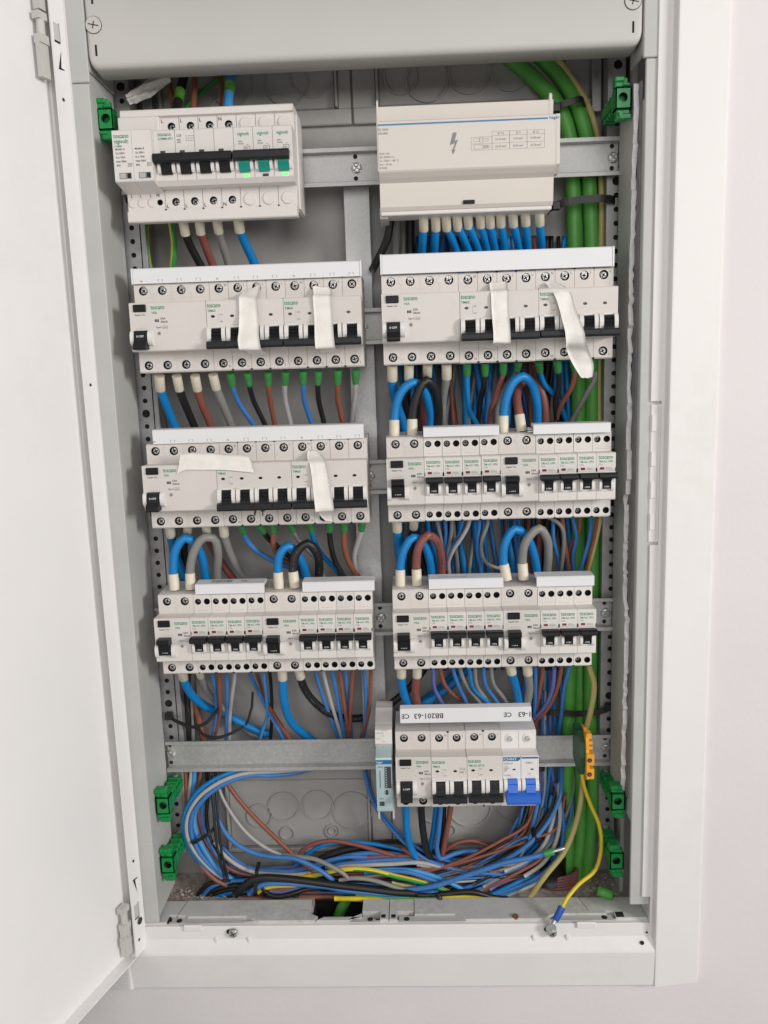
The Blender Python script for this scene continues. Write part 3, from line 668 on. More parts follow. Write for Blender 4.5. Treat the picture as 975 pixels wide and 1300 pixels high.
for k, zz in enumerate((9, 7.6, 6.2, 4.8)): m.text(('230/400V', '50Hz', '6000', '3')[k], 1.2, zz, 1.0)
m.text('SPM61', 22.4, 14.2, 1.7, squeeze=1.1); m.text('NORMAL', 1.2, 1.6, 1.1); quad(m, 1.2, 10, .3, .5)
for a in (24.6, 26.6): 
    for k in range(3): quad(m, a+(k % 2)*.5, a+.3+(k % 2)*.5, 1.5+k*1.2, 2.7+k*1.2)
m.build('printed_ratings', 'grey_ink', t)
m = MB(); m.box(9.6, 12.4, -.2, .2, 7.4, 8.8, .05); m.box(27.4, 30.2, -.2, .2, 7.4, 8.8, .05); m.build('indicator_window', 'win', t)
add_screws(t, [(8.9, 17.2, 32.5), (26.7, 17.2, 32.5)], .95)

# ---------------------------------------------------------------- time switch
t = thing('time_switch', 'narrow time switch with pale blue translucent front at the left end of the bottom row', 'time switch', (-38.2, 0, -300))
m = MB(); m.prism_x([(66, -41), (24, -41), (24, 22), (16, 31), (20, 44), (30, 46), (48, 56), (66, 56)], .2, 17.4)
m.prism_x([(30, -58), (27, -58), (24, -41), (40, -41)], .4, 2.0); m.prism_x([(30, -58), (27, -58), (24, -41), (40, -41)], 15.6, 17.2)
for x in (4, 12): m.box(x-1.4, x+1.8, 23.6, 25, -40.6, -38.6, .2, 1)
m.build('body', ['device2', 'well'], t)
m = MB(); m.prism_x([(24, -36), (3, -36), (1, -34), (0, 18), (2, 22.5), (24, 27)], .9, 16.8); m.build('hinged_front', 'timer', t)
m = MB(); m.prism_x([(-.15, 16.8), (-.15, 21), (.2, 21), (.2, 16.8)], 1, 16.7); m.build('blue_header', 'logo', t)
m = MB(); m.text('hager', 1.6, 18, 2, y=-.24); m.build('logo_lettering', 'wink', t)
m = MB()
m.box(9.6, 16, -.3, .2, -9, 14, .1, 0); quad(m, 4.6, 5.1, -9, 10, -.1, 0)
for k in range(9): quad(m, 10.2, 11.6, -7.6+k*2.4, -6.6+k*2.4, -.35, 1)
m.box(4, 8.4, -.5, .2, -28, -23.6, .2, 0); m.box(10, 12.6, -.6, .2, -16, -11, .2, 0); m.text('EH110', 3, 13, 1.2, mi=0); m.text('AUTO', 3.4, -21, 1.1, mi=0)
m.build('dial_slider', ['ink', 'timer'], t)
m = MB()
for k in range(8): m.text(('10A 250V', '230V 50Hz', 'T45', 'EH110', 'L  N', '4 2 1', '24h', 'IP20')[k], 1.8 if k % 2 else 7, 55-k*3.0-10, 1.1, y=15.2-(k-2)*.35 if False else 15.6)
m.build('wiring_diagram', 'grey_ink', t)

# ---------------------------------------------------------------- surge protector group, top left
t = thing('surge_protector', 'white surge protector with three green switches and two cartridges at the top left', 'surge protector', (-248.6, 0, 296))
m = MB(); W = 156.8; x2, x6 = 35, 105
lo, hi = -51, 46
prof = [(66, lo+8), (25, lo+7), (23, lo), (15, lo), (14, lo+1), (14, lo+9.6), (18, lo+10), (18, -23), (4, -23), (0, -19), (0, 23), (1, 24), (18, 24), (18, 39.5), (14, 40), (14, hi-1), (15, hi), (30, hi+1), (66, hi+1)]
m.prism_x(prof, .2, W-.2, 0, skip=(6, 12))
cells = [(i*17.42, i*17.42+17.42) for i in range(9)]
for i, (a, b) in enumerate(cells):
    for za, zb, zc in ((lo+10, -23, -33.4), (24, 39.5, 31.6)):
        if 2 <= i <= 5: m.hplate(a, b, za, zb, 18, (a+b)/2+(1.6 if zc > 0 else 1.0), zc, 3.6, 6, 16, 0, 1)
        elif i == 1 and zc < 0: m.hplate(a, b, za, zb, 18, a+12.4, zc, 2.7, 6, 16, 0, 1)
        else:
            m.add([(a, 18, za), (b, 18, za), (b, 18, zb), (a, 18, zb)], [(0,1,2,3)])
            if i >= 6 or zc > 0: m.cyl(((a+b)/2, 18.1, zc), (0, -1, 0), 5.6, 1.3, 22, 0, None, .4)
for x in (4.6, 13, 22.4): m.cyl((x+.4, 18.1, -33.6), (0, -1, 0), 4.0, 1.1, 18, 0, None, .4)
for i in range(2, 9):
    x = cells[i][0]; m.box(x-.15, x+.15, 17.9, 18.3, lo+10, -23, 0, 1); m.box(x-.15, x+.15, 17.9, 18.3, 24, 39.5, 0, 1); m.box(x-.9, x+.9, 17.6, 18.5, lo+10, lo+11.6, 0, 1)
    if i > 2: m.box(x-.14, x+.14, -.05, .6, -19, 23.5, 0, 1)
m.box(-2.4, x2, 13.6, 30, 23, 40, .8)
m.box(W-.3, W+1.6, 26, 60, lo+8.5, 40, .6)
m.build('body', ['device2', 'well'], t)
for k in (0, 1):
    m = MB(); a = -.6+k*17.3
    m.prism_x([(18, -25.6), (-9, -21), (-10, -20), (-10, 21.6), (-9, 22.4), (18, 22.4)], a, a+17.1)
    m.build('cartridge', 'device2', t)
    m = MB(); m.prism_x([(-9.4, -18.6), (-10.2, -18.6), (-10.2, -13.4), (-9.4, -13.4)], a+4.2, a+15, 0); m.box(a+5, a+10, -10.5, -9.8, -18, -14, 0, 1); m.box(a+11.4, a+14.4, -10.5, -9.8, -18, -14, 0, 2); m.build('indicator_window', ['grey_ink', 'galv', 'win'], t)
    m = MB()
    for q, s in enumerate(('Modelo A' if k == 0 else 'Modelo B', 'Uc 320V~', 'In x 15kA', 'Imax 30kA', 'SPD')): m.text(s, a+2.4, 5.6-q*3.4, 1.6, y=-10.15, squeeze=.9)
    frame_rect(m, a+12.4, a+16, -8.4, -5.4, .3, -10.15); quad(m, a+13.2, a+15.2, -7.2, -6.6, -10.15)
    m.build('printed_ratings', 'ink', t)
m = MB(); m.text('toscano', .6, 15.6, 3.6, y=-10.15, fit=13.6); m.text('vigivolt', .8, 11.2, 3.4, y=-10.15, fit=12.6); m.text('COMBI', 1, 8, 1.5, y=-10.15); m.build('brand_lettering', 'grn', t); m = MB()
m.text('toscano', 37, 18.6, 3.2, fit=12); m.text('COMBI-SPU', 37, 15.4, 1.9, fit=13.4)
m.build('brand_lettering', 'grn', t)
for i in (6, 7, 8): m = MB(); m.text('vigivolt', cells[i][0]+3.4, 16.4, 2.9, fit=10.6); m.build('brand_lettering', 'grn', t)
m = MB()
m.text('C25', 54, 17.6, 1.8); m.text('6000', 54, 14.4, 1.2); m.text('400V', 54, 12.4, 1.2)
for k in range(4):
    for q in range(3): quad(m, 62+k*2.1, 63.4+k*2.1, 14+q*1.9, 14.4+q*1.9)
m.build('printed_ratings', 'ink', t)
for i in (6, 7, 8):
    m = MB(); a = cells[i][0]; m.text('230V~', a+4, 11, 1.1); m.text('40-63A', a+4, 9, 1.1); frame_rect(m, a+9, a+14.4, 4, 7.4, .3); m.text('U>', a+10, 4.8, 1.5); quad(m, a+11.4, a+11.7, 1, 4); quad(m, a+11.4, a+13, 8.6, 8.9); m.build('printed_ratings', 'ink', t)
m = MB()
for i in range(2, 6):
    a = cells[i][0]; quad(m, a+3.6, a+8.2, 4.4, 6.2); quad(m, a+1, a+16.4, 2.6, 2.85); m.text('L' if i < 5 else 'N', a+1.2, 35, 3, y=17.8); m.text('L' if i < 5 else 'N', a+1.2, -38.5, 3, y=17.8)
for q, x in enumerate((3.4, 11.6, 21)): m.text('L', x, -28.4, 2.4, y=17.8)
m.text('PE', 27, -28.2, 2.2, y=17.8)
m.build('printed_ratings', 'ink', t)
m = MB(); 
for i in range(2, 6):
    a = cells[i][0]; ear(m, a+1.2, a+4, -13.6, 1, 4.5); ear(m, a+14, a+16.8, -13.6, 1, 4.5)
m.build('toggle_guard', 'ear', t)
m = MB(); m.prism_x([(1, 1.8), (-9, 2), (-11, 0), (-11, -4.6), (-9, -6), (1, -6)], 33.8, cells[6][0]-1)
for i in range(2, 6): m.prism_x([(1, -4), (-7, -5), (-4, -9), (-2.6, -14.2), (1, -14.4)], cells[i][0]+4.2, cells[i][0]+13.8)
m.build('tie_bar_handle', 'black', t)
m = MB()
for i in (6, 7, 8):
    a = cells[i][0]; ear(m, a+1.4, a+4, -13.6, 1, 4); ear(m, a+14, a+16.6, -13.6, 1, 4)
m.build('toggle_guard', 'ear', t)
m = MB(); m.prism_x([(1, 1.8), (-9, 2), (-11, 0), (-11, -4.6), (-9, -6), (1, -6)], cells[6][0]+.4, W-2.6); m.build('tie_bar_handle', 'blackg', t)
for i in (6, 7, 8):
    m = MB(); a = cells[i][0]; m.prism_x([(1, -5), (-5.5, -5), (-5, -8), (-5.6, -8.4), (-4, -11), (-2.6, -14.6), (1, -14.8)], a+4.3, a+13.7); m.build('green_toggle', 'teal', t)
for i, k in ((6, 'led'), (7, 'win'), (8, 'led')):
    m = MB(); a = cells[i][0]; m.box(a+7, a+12.4, -.5, .5, -18.6, -16.2, .4); m.build('indicator_lamp', k, t)
add_screws(t, [(cells[i][0]+8.7+(1.6 if zz > 0 else 1), 22.6, zz) for i in range(2, 6) for zz in (31.6, -33.4)])

# ---------------------------------------------------------------- terminal block with its cover, top right
t = thing('terminal_block_cover', 'large blank terminal block cover with lightning arrow and thin blue line at the top right', 'cover', (-17, 0, 297))
m = MB(); W = 159.6
m.prism_x([(66, -46), (20, -48), (13, -51), (10.4, -48), (8, -28), (2, -25), (-3, -21.4), (-4, -20), (-4, 20.4), (-3, 21.4), (12, 21.6), (10, 37), (12, 38), (66, 38)], 1, W-3.4)
m.box(0, 1.6, -4, 30, -20.6, 21.4, .4); m.prism_x([(12, 21), (9, 41), (11, 43), (24, 40), (24, 21)], 0, 1.6)
m.prism_x([(-4, -20), (-4, 21.2), (-2, 21.5), (16, 21.5), (16, -26), (6, -26)], W-3.6, W, 0)
m.prism_x([(12, 21), (9, 41), (11, 43), (24, 40), (24, 21)], W-7, W-4.6)
m.box(0, 8, 20, 60, -56, -46, .8)
m.build('cover', 'hager', t)
m = MB(); m.box(1, W-4, 14, 40, -54.5, -47, .8); m.build('terminal_base', 'device2', t)
m = MB(); m.box(75.6, 86, 8.6, 11, -47.8, -44.6, .3); m.build('latch_slot', 'hole', t)
m = MB(); quad(m, 1.2, 149, 17.2, 18.6, -4.12); m.build('blue_line', 'stripe', t)
m = MB(); m.text('hager', 150.4, 17.2, 2.5, y=-4.12, squeeze=1.1); m.build('logo_lettering', 'logo', t)
m = MB(); m.text('KJ 160A', 1.4, 13.2, 1.9, y=-4.12); m.text('KN18PE', 1.4, 10, 1.7, y=-4.12)
for q, s in enumerate(('KXA 160', 'IEC 60947-7-1', 'Ui : 500V~  80 °C', 'Icw : 10 kA', 'IPXXB')): m.text(s, 2, -6.6-q*3.0, 1.6, y=-4.12)
m.build('printed_ratings', 'grey_ink', t); m = MB()
frame_rect(m, 82.4, 100.6, -6.2, 4.8, .18, -4.12); quad(m, 82.4, 100.6, -.9, -.7, -4.12)
for a in (100.6, 115.8, 131): frame_rect(m, a, a+15.2, -6.2, 9, .18, -4.12)
quad(m, 100.6, 146.2, 5.3, 5.5, -4.12); quad(m, 100.6, 146.2, -.9, -.7, -4.12)
for a, s in ((108.2, 'Ø 7,5'), (123.4, 'Ø 9'), (138.6, 'Ø 12')): m.text(s, a, 6.2, 1.7, y=-4.12, align='c')
for a, s, s2 in ((108.2, '1,5-10 mm²', '2,5-25 mm²'), (123.4, '6-25 mm²', '10-35 mm²'), (138.6, '10-50 mm²', '25-70 mm²')): m.text(s, a, 1.6, 1.7, y=-4.12, align='c', squeeze=.85); m.text(s2, a, -4.4, 1.7, y=-4.12, align='c', squeeze=.85)
frame_rect(m, 84.6, 89.8, 1, 3.6, .22, -4.12); frame_rect(m, 89.8, 92.6, .3, 4.3, .22, -4.12); frame_rect(m, 92.6, 97.4, 1.2, 3.4, .22, -4.12)
frame_rect(m, 84.8, 92.6, -5.3, -1.5, .22, -4.12)
for k in range(4): frame_rect(m, 93+k*1.3, 94.1+k*1.3, -4.7, -2.1, .22, -4.12)
m.build('printed_table', 'grey_ink', t)
m = MB()
bolt = [(4.6, 17), (8, 17), (6, 9.2), (9, 10.6), (5.4, 1), (6.8, 1.6), (4.2, -3.4), (3.2, 2), (4.2, 1.4), (6.2, 7.4), (1.6, 5.4)]
m.add([(62+x, -4.12, z*.9-6) for x, z in bolt], [tuple(range(len(bolt)))])
m.build('lightning_arrow', 'grey_ink', t)

# ---------------------------------------------------------------- busbar combs
def comb(x0, x1, z0, z1, y0, y1, label, text=None, marks=(), ends=True, bars=0, barcode=False, topprint=None):
    t = thing('busbar_comb', label, 'busbar', ((x0+x1)/2, y0, z0), 'white insulated busbar combs above the breakers')
    k = (-(x0+x1)/2, -y0, -z0)
    m = MB(); m.prism_x([(y0, z0), (y0-.2, z1-1), (y0+.8, z1), (y1, z1+.6), (y1, z1-2), (y0+3, z1-3), (y0+3, z0)], x0+.7, x1-.7)
    m.build('insulation', 'comb', t, k)
    if ends:
        for a, b in ((x0-1.1, x0+.5), (x1-.5, x1+1.1)):
            m = MB(); m.prism_x([(y0-.4, z0-.3), (y0-.6, z1-.5), (y0+.6, z1+.4), (y1+.6, z1+1), (y1+.6, z1-6), (y0+7, z0-.3)], a, b); m.build('end_cap', 'comb', t, k)
    m = MB(); n = max(1, int((x1-x0)/17.8))
    for i in range(n): m.box(x0+6+i*17.8, x0+11+i*17.8, max(y0+5, 20), max(y0+5, 20)+1.4, z0-5, z0+2, 0)
    m.build('copper_tooth', 'steel', t, k)
    if text or marks:
        m = MB()
        for s, x, z, h in text or (): m.text(s, x, z, h, y=y0-.3, align='r' if x < 50 else 'r', flip=True)
        for i, x in enumerate(marks):
            if i % 4 == 0: m.text('N', x-.8, z0+1.2, 1.9, y=y0-.12)
            else:
                quad(m, x-2.2, x-1.9, z0+1, z0+3.4, y0-.16); quad(m, x+1.9, x+2.2, z0+1, z0+3.4, y0-.16); quad(m, x-2.2, x-.8, z0+3.2, z0+3.5, y0-.16); quad(m, x+.8, x+2.2, z0+3.2, z0+3.5, y0-.16)
        m.build('printed_marks', 'ink' if text else 'grey_ink', t, k)
    if barcode or topprint:
        m = MB(); zt = z1+.45
        def tq(a, b, c, d):
            sl = .6/(y1-y0-.8); m.add([(a, c, z1+(c-y0-.8)*sl+.12), (b, c, z1+(c-y0-.8)*sl+.12), (b, d, z1+(d-y0-.8)*sl+.12), (a, d, z1+(d-y0-.8)*sl+.12)], [(0,1,2,3)])
        if barcode:
            q = random.Random(3); a = x0+15
            while a < x0+36: b_ = q.choice((.35, .5, .8)); tq(a, a+b_, y0+6, y0+15); a += b_+q.choice((.4, .6, .9))
            tq(x0+45, x0+52, y0+8, y0+9.5); tq(x0+45, x0+50, y0+11, y0+12.5)
        if topprint:
            v, f, a0, a1 = text_tris(topprint[0]); kk = topprint[2]/.69
            m.add([(topprint[1]+(a1-p[0])*kk, y0+6+(.7-p[1])*kk, z1+.42) for p in v], f)
        m.build('printed_marks', 'grey_ink' if barcode else 'ink', t, k)
    if bars:
        m = MB()
        for j in range(3): m.box(x0-4.2, x0+1, y0+2+j*3, y0+3.2+j*3, z0+2.2+j*1.5, z0+3.0+j*1.5, 0)
        m.build('bare_bar_end', 'steel', t, k)
marksL = [XL+9+17.8*i for i in range(12)]
comb(-248.6, -36.4, 190.4, 204.2, 14, 30, 'long white busbar comb above the upper left row with taped breakers', marks=marksL)
comb(-16.8, 194, 191, 208.4, 13, 30, 'tall plain white busbar comb above the upper right row')
comb(-242.5, -38, 41.0, 54.6, 16, 32, 'long white busbar comb above the row with the horizontal tape', marks=marksL, ends=False)
comb(17.4, 90.2, 40.6, 49.6, 12, 28, 'short plain busbar comb over the left slim breakers of the third right row', ends=False)
comb(121, 194.5, 40.2, 49.4, 12, 28, 'short busbar comb with bare bar ends at the right end of the third right row', ends=False, bars=1)
comb(-211.5, -141.6, -108.4, -98.6, 15, 33, 'short busbar comb with a barcode on its top face', ends=False, barcode=True)
comb(-105, -32.6, -108.4, -98.6, 15, 33, 'short busbar comb with small print at its right end, lower left row', ends=False, topprint=('BB201-63 CE', -56, 1.6))
comb(19.4, 93.4, -108.4, -98.6, 15, 33, 'short busbar comb with a line of print on its top face, lower right row', ends=False, topprint=('BB201-63 BS EN 60947 CE', 30, 1.7))
comb(124.4, 181.4, -108.4, -98.6, 15, 33, 'shortest plain busbar comb at the right end of the lower right row', ends=False)
comb(-12.4, 119.2, -243.8, -229, 8, 17, 'busbar comb with large upside-down lettering above the bottom row', text=(('BB201-63', 31.2, -239.2, 5.2), ('CE', -2.6, -239, 4.6), ('CE', 99, -239, 4.6), ('1-63', 117.6, -239.2, 5.2)), ends=False)

# ---------------------------------------------------------------- earth terminal on the lowest rail
t = thing('earth_terminal', 'orange and dark green earth terminal clipped on the right end of the lowest rail', 'terminal', (170, 0, -282))
m = MB(); m.prism_x([(46, -17), (34, -21), (18, -24), (12, -21), (9, -2), (12, 12), (22, 21), (36, 23), (46, 18)], -2.8, 2.4); m.build('housing', 'dkgreen', t)
m = MB()
m.prism_x([(30, -20), (9, -23), (4, -23), (3.4, -12), (3, 4), (5, 5), (6.4, 7), (6.4, 14), (9, 22), (20, 25), (34, 22)], 2.5, 5.4)
for a, b_ in ((-22.6, -11.5), (-8, 4)): m.box(2.4, 10.2, 3, 14, a, b_, .8)
m.box(2.6, 9, 6, 16, 7.6, 11, .5); m.box(2.6, 9, 6.6, 17, 12.6, 16, .5); m.box(2.6, 8.4, 8, 18, 17.6, 23.6, .8)
m.build('orange_face', 'orange', t)
m = MB()
for zz in (-17, -2): m.cyl((5.4, 3.0, zz), (0, -1, 0), 2.3, .35, 14)
m.build('screw_opening', 'hole', t)
m = MB()
for zz in (-17, -2): m.cyl((5.4, 2.6, zz), (0, -1, 0), 1.3, .3, 12)
m.build('screw', 'rust', t)

# ---------------------------------------------------------------- green cover plate supports
def clamp(x, z, right, label, back=(0, 0), yf=16):
    t = thing('cover_support', label, 'support', (x, yf, z), 'green plastic supports for the cover plates')
    s = -1 if right else 1
    m = MB()
    m.hplate(-7, 7, -9, 9, 0, .4*s, .5, 4.1, 12, 16, 0, 1)
    m.prism_y([(-7, -9), (7, -9), (7, 9), (-7, 9)], 7.9, 8.4); 
    for a, b, c, d in ((-7, -5.8, -9, 9), (5.8, 7, -9, 9)): m.box(a, b, 0, 12, c, d, 0)
    m.box(-7, 7, 0, 12, 8, 9, 0); m.box(-7, 7, 0, 12, -9, -8, 0)
    m.build('screw_socket', ['clamp', 'hole'], t)
    m = MB(); m.box(-7.4, 4, 1, 11, 9, 17.5, 1.2); m.box(-7.8, 1, -1, 5, 13.4, 17.9, 1); m.box(-1, 5.4, -.6, 3, 10, 12.6, .8); m.build('upper_clip', 'clamp', t)
    m = MB(); m.box(-5.4, 6.2, 1, 11, -17.6, -9, 1.2); m.box(-3.8, 7, -1, 4, -17.9, -13, 1); m.cyl((2.6*s, -.6, -13.4), (0, -1, 0), 1.5, .6, 10); m.box(-6, -1, -.6, 3, -12.8, -10, .8); m.build('lower_clip', 'clamp', t)
    m = MB(); m.box(-5.6, 5.6, 11.5, 54, -7.6, 7.6, 1); 
    for k in range(4): m.box(-6.6, 6.6, 16+k*9, 18+k*9, -8.6, 8.6, .6)
    m.box(-7.6*1, -5.6, 12, 50, -4, 4, .5); m.box(5.6, 7.6, 12, 50, -4, 4, .5)
    m.build('arm', 'clamp', t)
    m = MB(); m.cyl((0, 50, 8), (0, 0, 1), 3, 1.4, 12); m.build('rail_bolt', 'steel', t)
    return t
clamp(-262.8, 336, False, 'green support at the top left beside the surge protector')
o_ = clamp(202, 335, True, 'green support at the top right above the rail end')
clamp(-261, -334, False, 'green support at the lower left just below the lowest rail')
clamp(-261, -401, False, 'green support at the bottom left corner, lowest on that side')
clamp(207.6, -336, True, 'green support at the lower right just below the lowest rail')
clamp(207.2, -402, True, 'green support at the bottom right corner, lowest on that side')

# ---------------------------------------------------------------- cable ties
def tie(label, pts, wd=4.6, head=None, wdir=(0, 0, 1), tail=None, name='cable_tie'):
    t = thing(name, label, 'cable tie', pts[0], 'black cable ties'); o = Vector(pts[0])
    m = MB(); m.strap([Vector(p)-o for p in spline(pts, 3)], wdir, wd, 1.3); m.build('strap', 'tie', t)
    if head: m = MB(); h = Vector(head)-o; m.box(h.x-4, h.x+4, h.y-3, h.y+3, h.z-4, h.z+4, .8); m.build('head', 'tie', t)
    if tail: m = MB(); m.strap([Vector(p)-o for p in spline(tail, 3)], wdir, wd*.85, 1.2); m.build('tail', 'tie', t)
tie('cable tie slanting round the green trunk cables beside the terminal block cover', [(140, 90, 342), (146, 76, 344), (152, 71, 346), (162, 68, 349), (176, 70, 352), (181, 80, 352), (181, 95, 352)], 6, head=(152, 69, 345), wdir=(-.3, 0, 1))
tie('long cable tie from the right post round the green cables under the top rail', [(148, 92, 256), (150, 70, 256), (160, 64, 258), (180, 63, 260), (200, 64, 260), (208, 68, 259), (209, 75, 258)], 7, head=(152, 66, 255.5))
tie('cable tie across the green cables above the lowest rail on the right', [(150, 92, -262), (146, 72, -262), (160, 68, -262), (185, 66, -262), (200, 66, -260), (210, 67, -256), (212, 75, -254)], 6.4, head=(209, 66.5, -255))
tie('cable tie from the left post round the brown cables above the lowest rail', [(-264, 74, -258), (-261, 66, -259), (-250, 63, -264), (-237, 62, -268), (-226, 63, -266), (-214, 66, -256), (-208, 72, -249)], 3.6, head=(-263.4, 67, -257), tail=[(-232, 61, -268), (-226, 60, -276), (-212, 60, -280), (-198, 62, -277), (-182, 66, -270)])
tie('cable tie round the curved left bundle', [(-245.5, 60, -397), (-243.4, 49, -396.4), (-232, 48.5, -390), (-222, 50, -384), (-219, 58, -382)], 3.6, wdir=(-.5, 0, .86))
tie('cable tie round the floor bundle at its left', [(-174, 62, -428), (-174, 47, -430), (-174.6, 42, -438), (-175.4, 41, -452), (-175.4, 46, -458)], 4, wdir=(1, 0, 0))
tie('cable tie round the right bundle beside the blue-handled breaker', [(115, 66, -322), (117, 62, -323), (130, 61, -323), (140, 62, -322), (141, 70, -322)], 5.4)
tie('cable tie round the right bundle near the bare wire tip', [(140, 62, -402), (136, 50, -400), (128, 44, -393), (126, 54, -386)], 5, wdir=(.6, 0, .8))
m = MB(); m.strap([(-171, 68, -232), (-172.5, 66, -248), (-177, 64, -262), (-180, 64, -268)], (1, 0, 0), 2.6, 1.2)
tag(m.build('cable_tie_tail', 'tie'), 'cut black tie tail sticking up beside the pale grey wire in the lower left', 'cable tie', 'black cable ties')

# ---------------------------------------------------------------- masking tape
def tape(label, rows, wob=.5, seed=1):
    """rows: list of (left, right) edge points"""
    q = random.Random(seed); L = spline([r_[0] for r_ in rows], 3.2); Rr_ = spline([r_[1] for r_ in rows], 3.2); n = 48
    def rs(P, k): 
        t = k/(n)*(len(P)-1); i = min(int(t), len(P)-2); return P[i]+(P[i+1]-P[i])*(t-i)
    m = MB(); vs = []; W = 7; c0 = Vector(rows[0][0])
    ph = [q.uniform(0, 6) for _ in range(4)]
    for k in range(n+1):
        a, b = rs(L, k), rs(Rr_, k)
        for j in range(W):
            f_ = j/(W-1); p = a+(b-a)*f_
            p.y -= wob*(math.sin(k*.42+ph[0]+f_*2.2)*.6+math.sin(k*.95+ph[1]-f_*4)*.35+math.sin(f_*6+ph[2]+k*.15)*.5)*(.35+.65*math.sin(math.pi*min(1, k/n)))+.3
            if k in (0, n): p += (rs(L, min(n, k+1))-rs(L, max(0, k-1))).normalized()*q.uniform(-1, 1)
            vs.append(p-c0)
    N = len(vs); vs2 = vs+[Vector((p.x, p.y+.22, p.z)) for p in vs]
    fs = [(k*W+j, k*W+j+1, (k+1)*W+j+1, (k+1)*W+j) for k in range(n) for j in range(W-1)]
    fs += [tuple(N+i for i in reversed(f)) for f in fs]
    rim = list(range(W))+[k*W+W-1 for k in range(1, n+1)]+[n*W+j for j in range(W-2, -1, -1)]+[k*W for k in range(n-1, 0, -1)]
    fs += [(rim[i], rim[(i+1) % len(rim)], N+rim[(i+1) % len(rim)], N+rim[i]) for i in range(len(rim))]
    m.add(vs2, fs, 0, True)
    o = m.build('tape_strip', 'tape', None, c0); tag(o, label, 'tape', 'strips of masking tape stuck on the breakers')
    return o
tape('crinkled vertical tape on the middle breaker of the upper left row', [((-146, 16, 180), (-129, 15, 186)), ((-147, 6, 176), (-130.5, 5, 175)), ((-147, -1.5, 173.6), (-130.6, -1.5, 172)), ((-147.4, -2, 160), (-130, -2, 158)), ((-148, -6, 145), (-129.6, -6, 144)), ((-148.4, -11.8, 133), (-128.4, -11.8, 132)), ((-147.4, -12.8, 127.5), (-127.6, -12.8, 127)), ((-146, 0, 125.4), (-126.4, 0, 124)), ((-144, 12, 122.6), (-125.4, 12, 121))], .9, 2)
tape('smooth vertical tape on the right breaker of the upper left row', [((-81.6, 17, 183), (-64, 17, 181)), ((-80, 10, 175), (-63, 10, 174)), ((-79.6, -1.4, 172.6), (-63, -1.4, 172)), ((-79.2, -2, 158), (-62.4, -2, 158)), ((-78.6, -7, 144), (-61.6, -7, 144)), ((-78.3, -11.6, 132), (-60.8, -11.6, 132)), ((-78, -13, 126.5), (-60.2, -13, 126.5)), ((-77, 2, 124.6), (-59, 2, 124.6)), ((-76.4, 14, 122), (-58, 14, 122))], .35, 3)
tape('short straight tape on the middle breaker of the upper right row', [((82, 17, 180), (98.4, 17, 181)), ((81.8, 8, 173), (98, 8, 173.6)), ((81.6, -1.2, 170.6), (97.4, -1.2, 171.4)), ((81.8, -2, 158), (97.4, -2, 158)), ((82.2, -7, 144), (97.6, -7, 144)), ((82.4, -11.6, 131), (97.8, -11.6, 131)), ((82.2, -13, 126), (97.8, -13, 126)), ((81.4, 2, 125), (97.8, 2, 123)), ((81, 13, 124), (98.6, 13, 120.6))], .6, 4)
tape('long twisted tape hanging below the right breaker of the upper right row', [((133.4, 15, 179), (140, 15, 179.6)), ((135.6, 8, 173), (150, 5, 173)), ((138, -2.5, 166), (154.6, -2.5, 164)), ((141, -4, 158), (155.6, -4, 158)), ((143.8, -8, 145), (159.4, -8, 144)), ((146.2, -12, 131), (163.6, -12, 131)), ((147, -12, 125), (164.4, -12, 126)), ((150.6, 2, 116), (171, 0, 113)), ((157, 4, 103), (175.6, 4, 103)), ((164.6, 4, 91), (174.4, 4, 91))], 1.1, 5)
tape('horizontal tape across the wide breaker of the third left row', [((-215.6, -1.2, 12.6), (-210.8, -1.8, 32.6)), ((-211, -1.6, 15.6), (-205, -2.2, 33.2)), ((-190, -1.8, 16.6), (-188, -2.4, 33)), ((-170, -1.8, 16), (-168, -2.2, 31)), ((-152, -1.8, 14), (-150, -2.2, 29.6)), ((-141.6, -1.8, 12.6), (-146, -2, 28.8))], .35, 6)
tape('vertical tape folded at the top on the right breaker of the third left row', [((-93, 16, 30), (-86, 16, 30)), ((-93, 10, 26), (-77.6, 10, 25)), ((-91.6, 3, 22.6), (-75.4, 3, 22.6)), ((-89.6, -1.8, 20), (-74, -1.8, 20)), ((-88, -2, 8), (-72, -2, 8)), ((-86.6, -7, -6), (-69.6, -7, -6)), ((-85, -11.8, -18), (-67.6, -11.8, -18)), ((-84.6, -13, -23), (-67.2, -13, -23)), ((-84, 4, -26), (-67, 2, -26)), ((-83, 14, -33), (-71, 14, -34)), ((-78, 15, -38.4), (-72, 15, -38.4))], .9, 7)
# crumpled scrap
q = random.Random(9); m = MB(); vs = []; nU, nV = 16, 9
for i in range(nU):
    u = i/(nU-1); c = Vector((-255, 60, 366)).lerp(Vector((-216, 70, 388)), u); wv = 5.2+3*math.sin(u*3.1)+q.uniform(-.8, .8)
    for j in range(nV):
        v = j/(nV-1)-.5; vs.append(c+Vector((-.5*v*wv*1.2, -3*math.cos(v*3)+1.8*math.sin(v*11+u*5)+q.uniform(-.6, .6), v*wv*1.7))-Vector((-236, 66, 378)))
m.add(vs, [(i*nV+j, i*nV+j+1, (i+1)*nV+j+1, (i+1)*nV+j) for i in range(nU-1) for j in range(nV-1)])
m.add([v+Vector((.1, .4, 0)) for v in vs], [(i*nV+j, (i+1)*nV+j, (i+1)*nV+j+1, i*nV+j+1) for i in range(nU-1) for j in range(nV-1)])
tag(m.build('crumpled_tape', 'tape', None, (-236, 66, 378)), 'crumpled white tape scrap above the surge protector', 'tape')

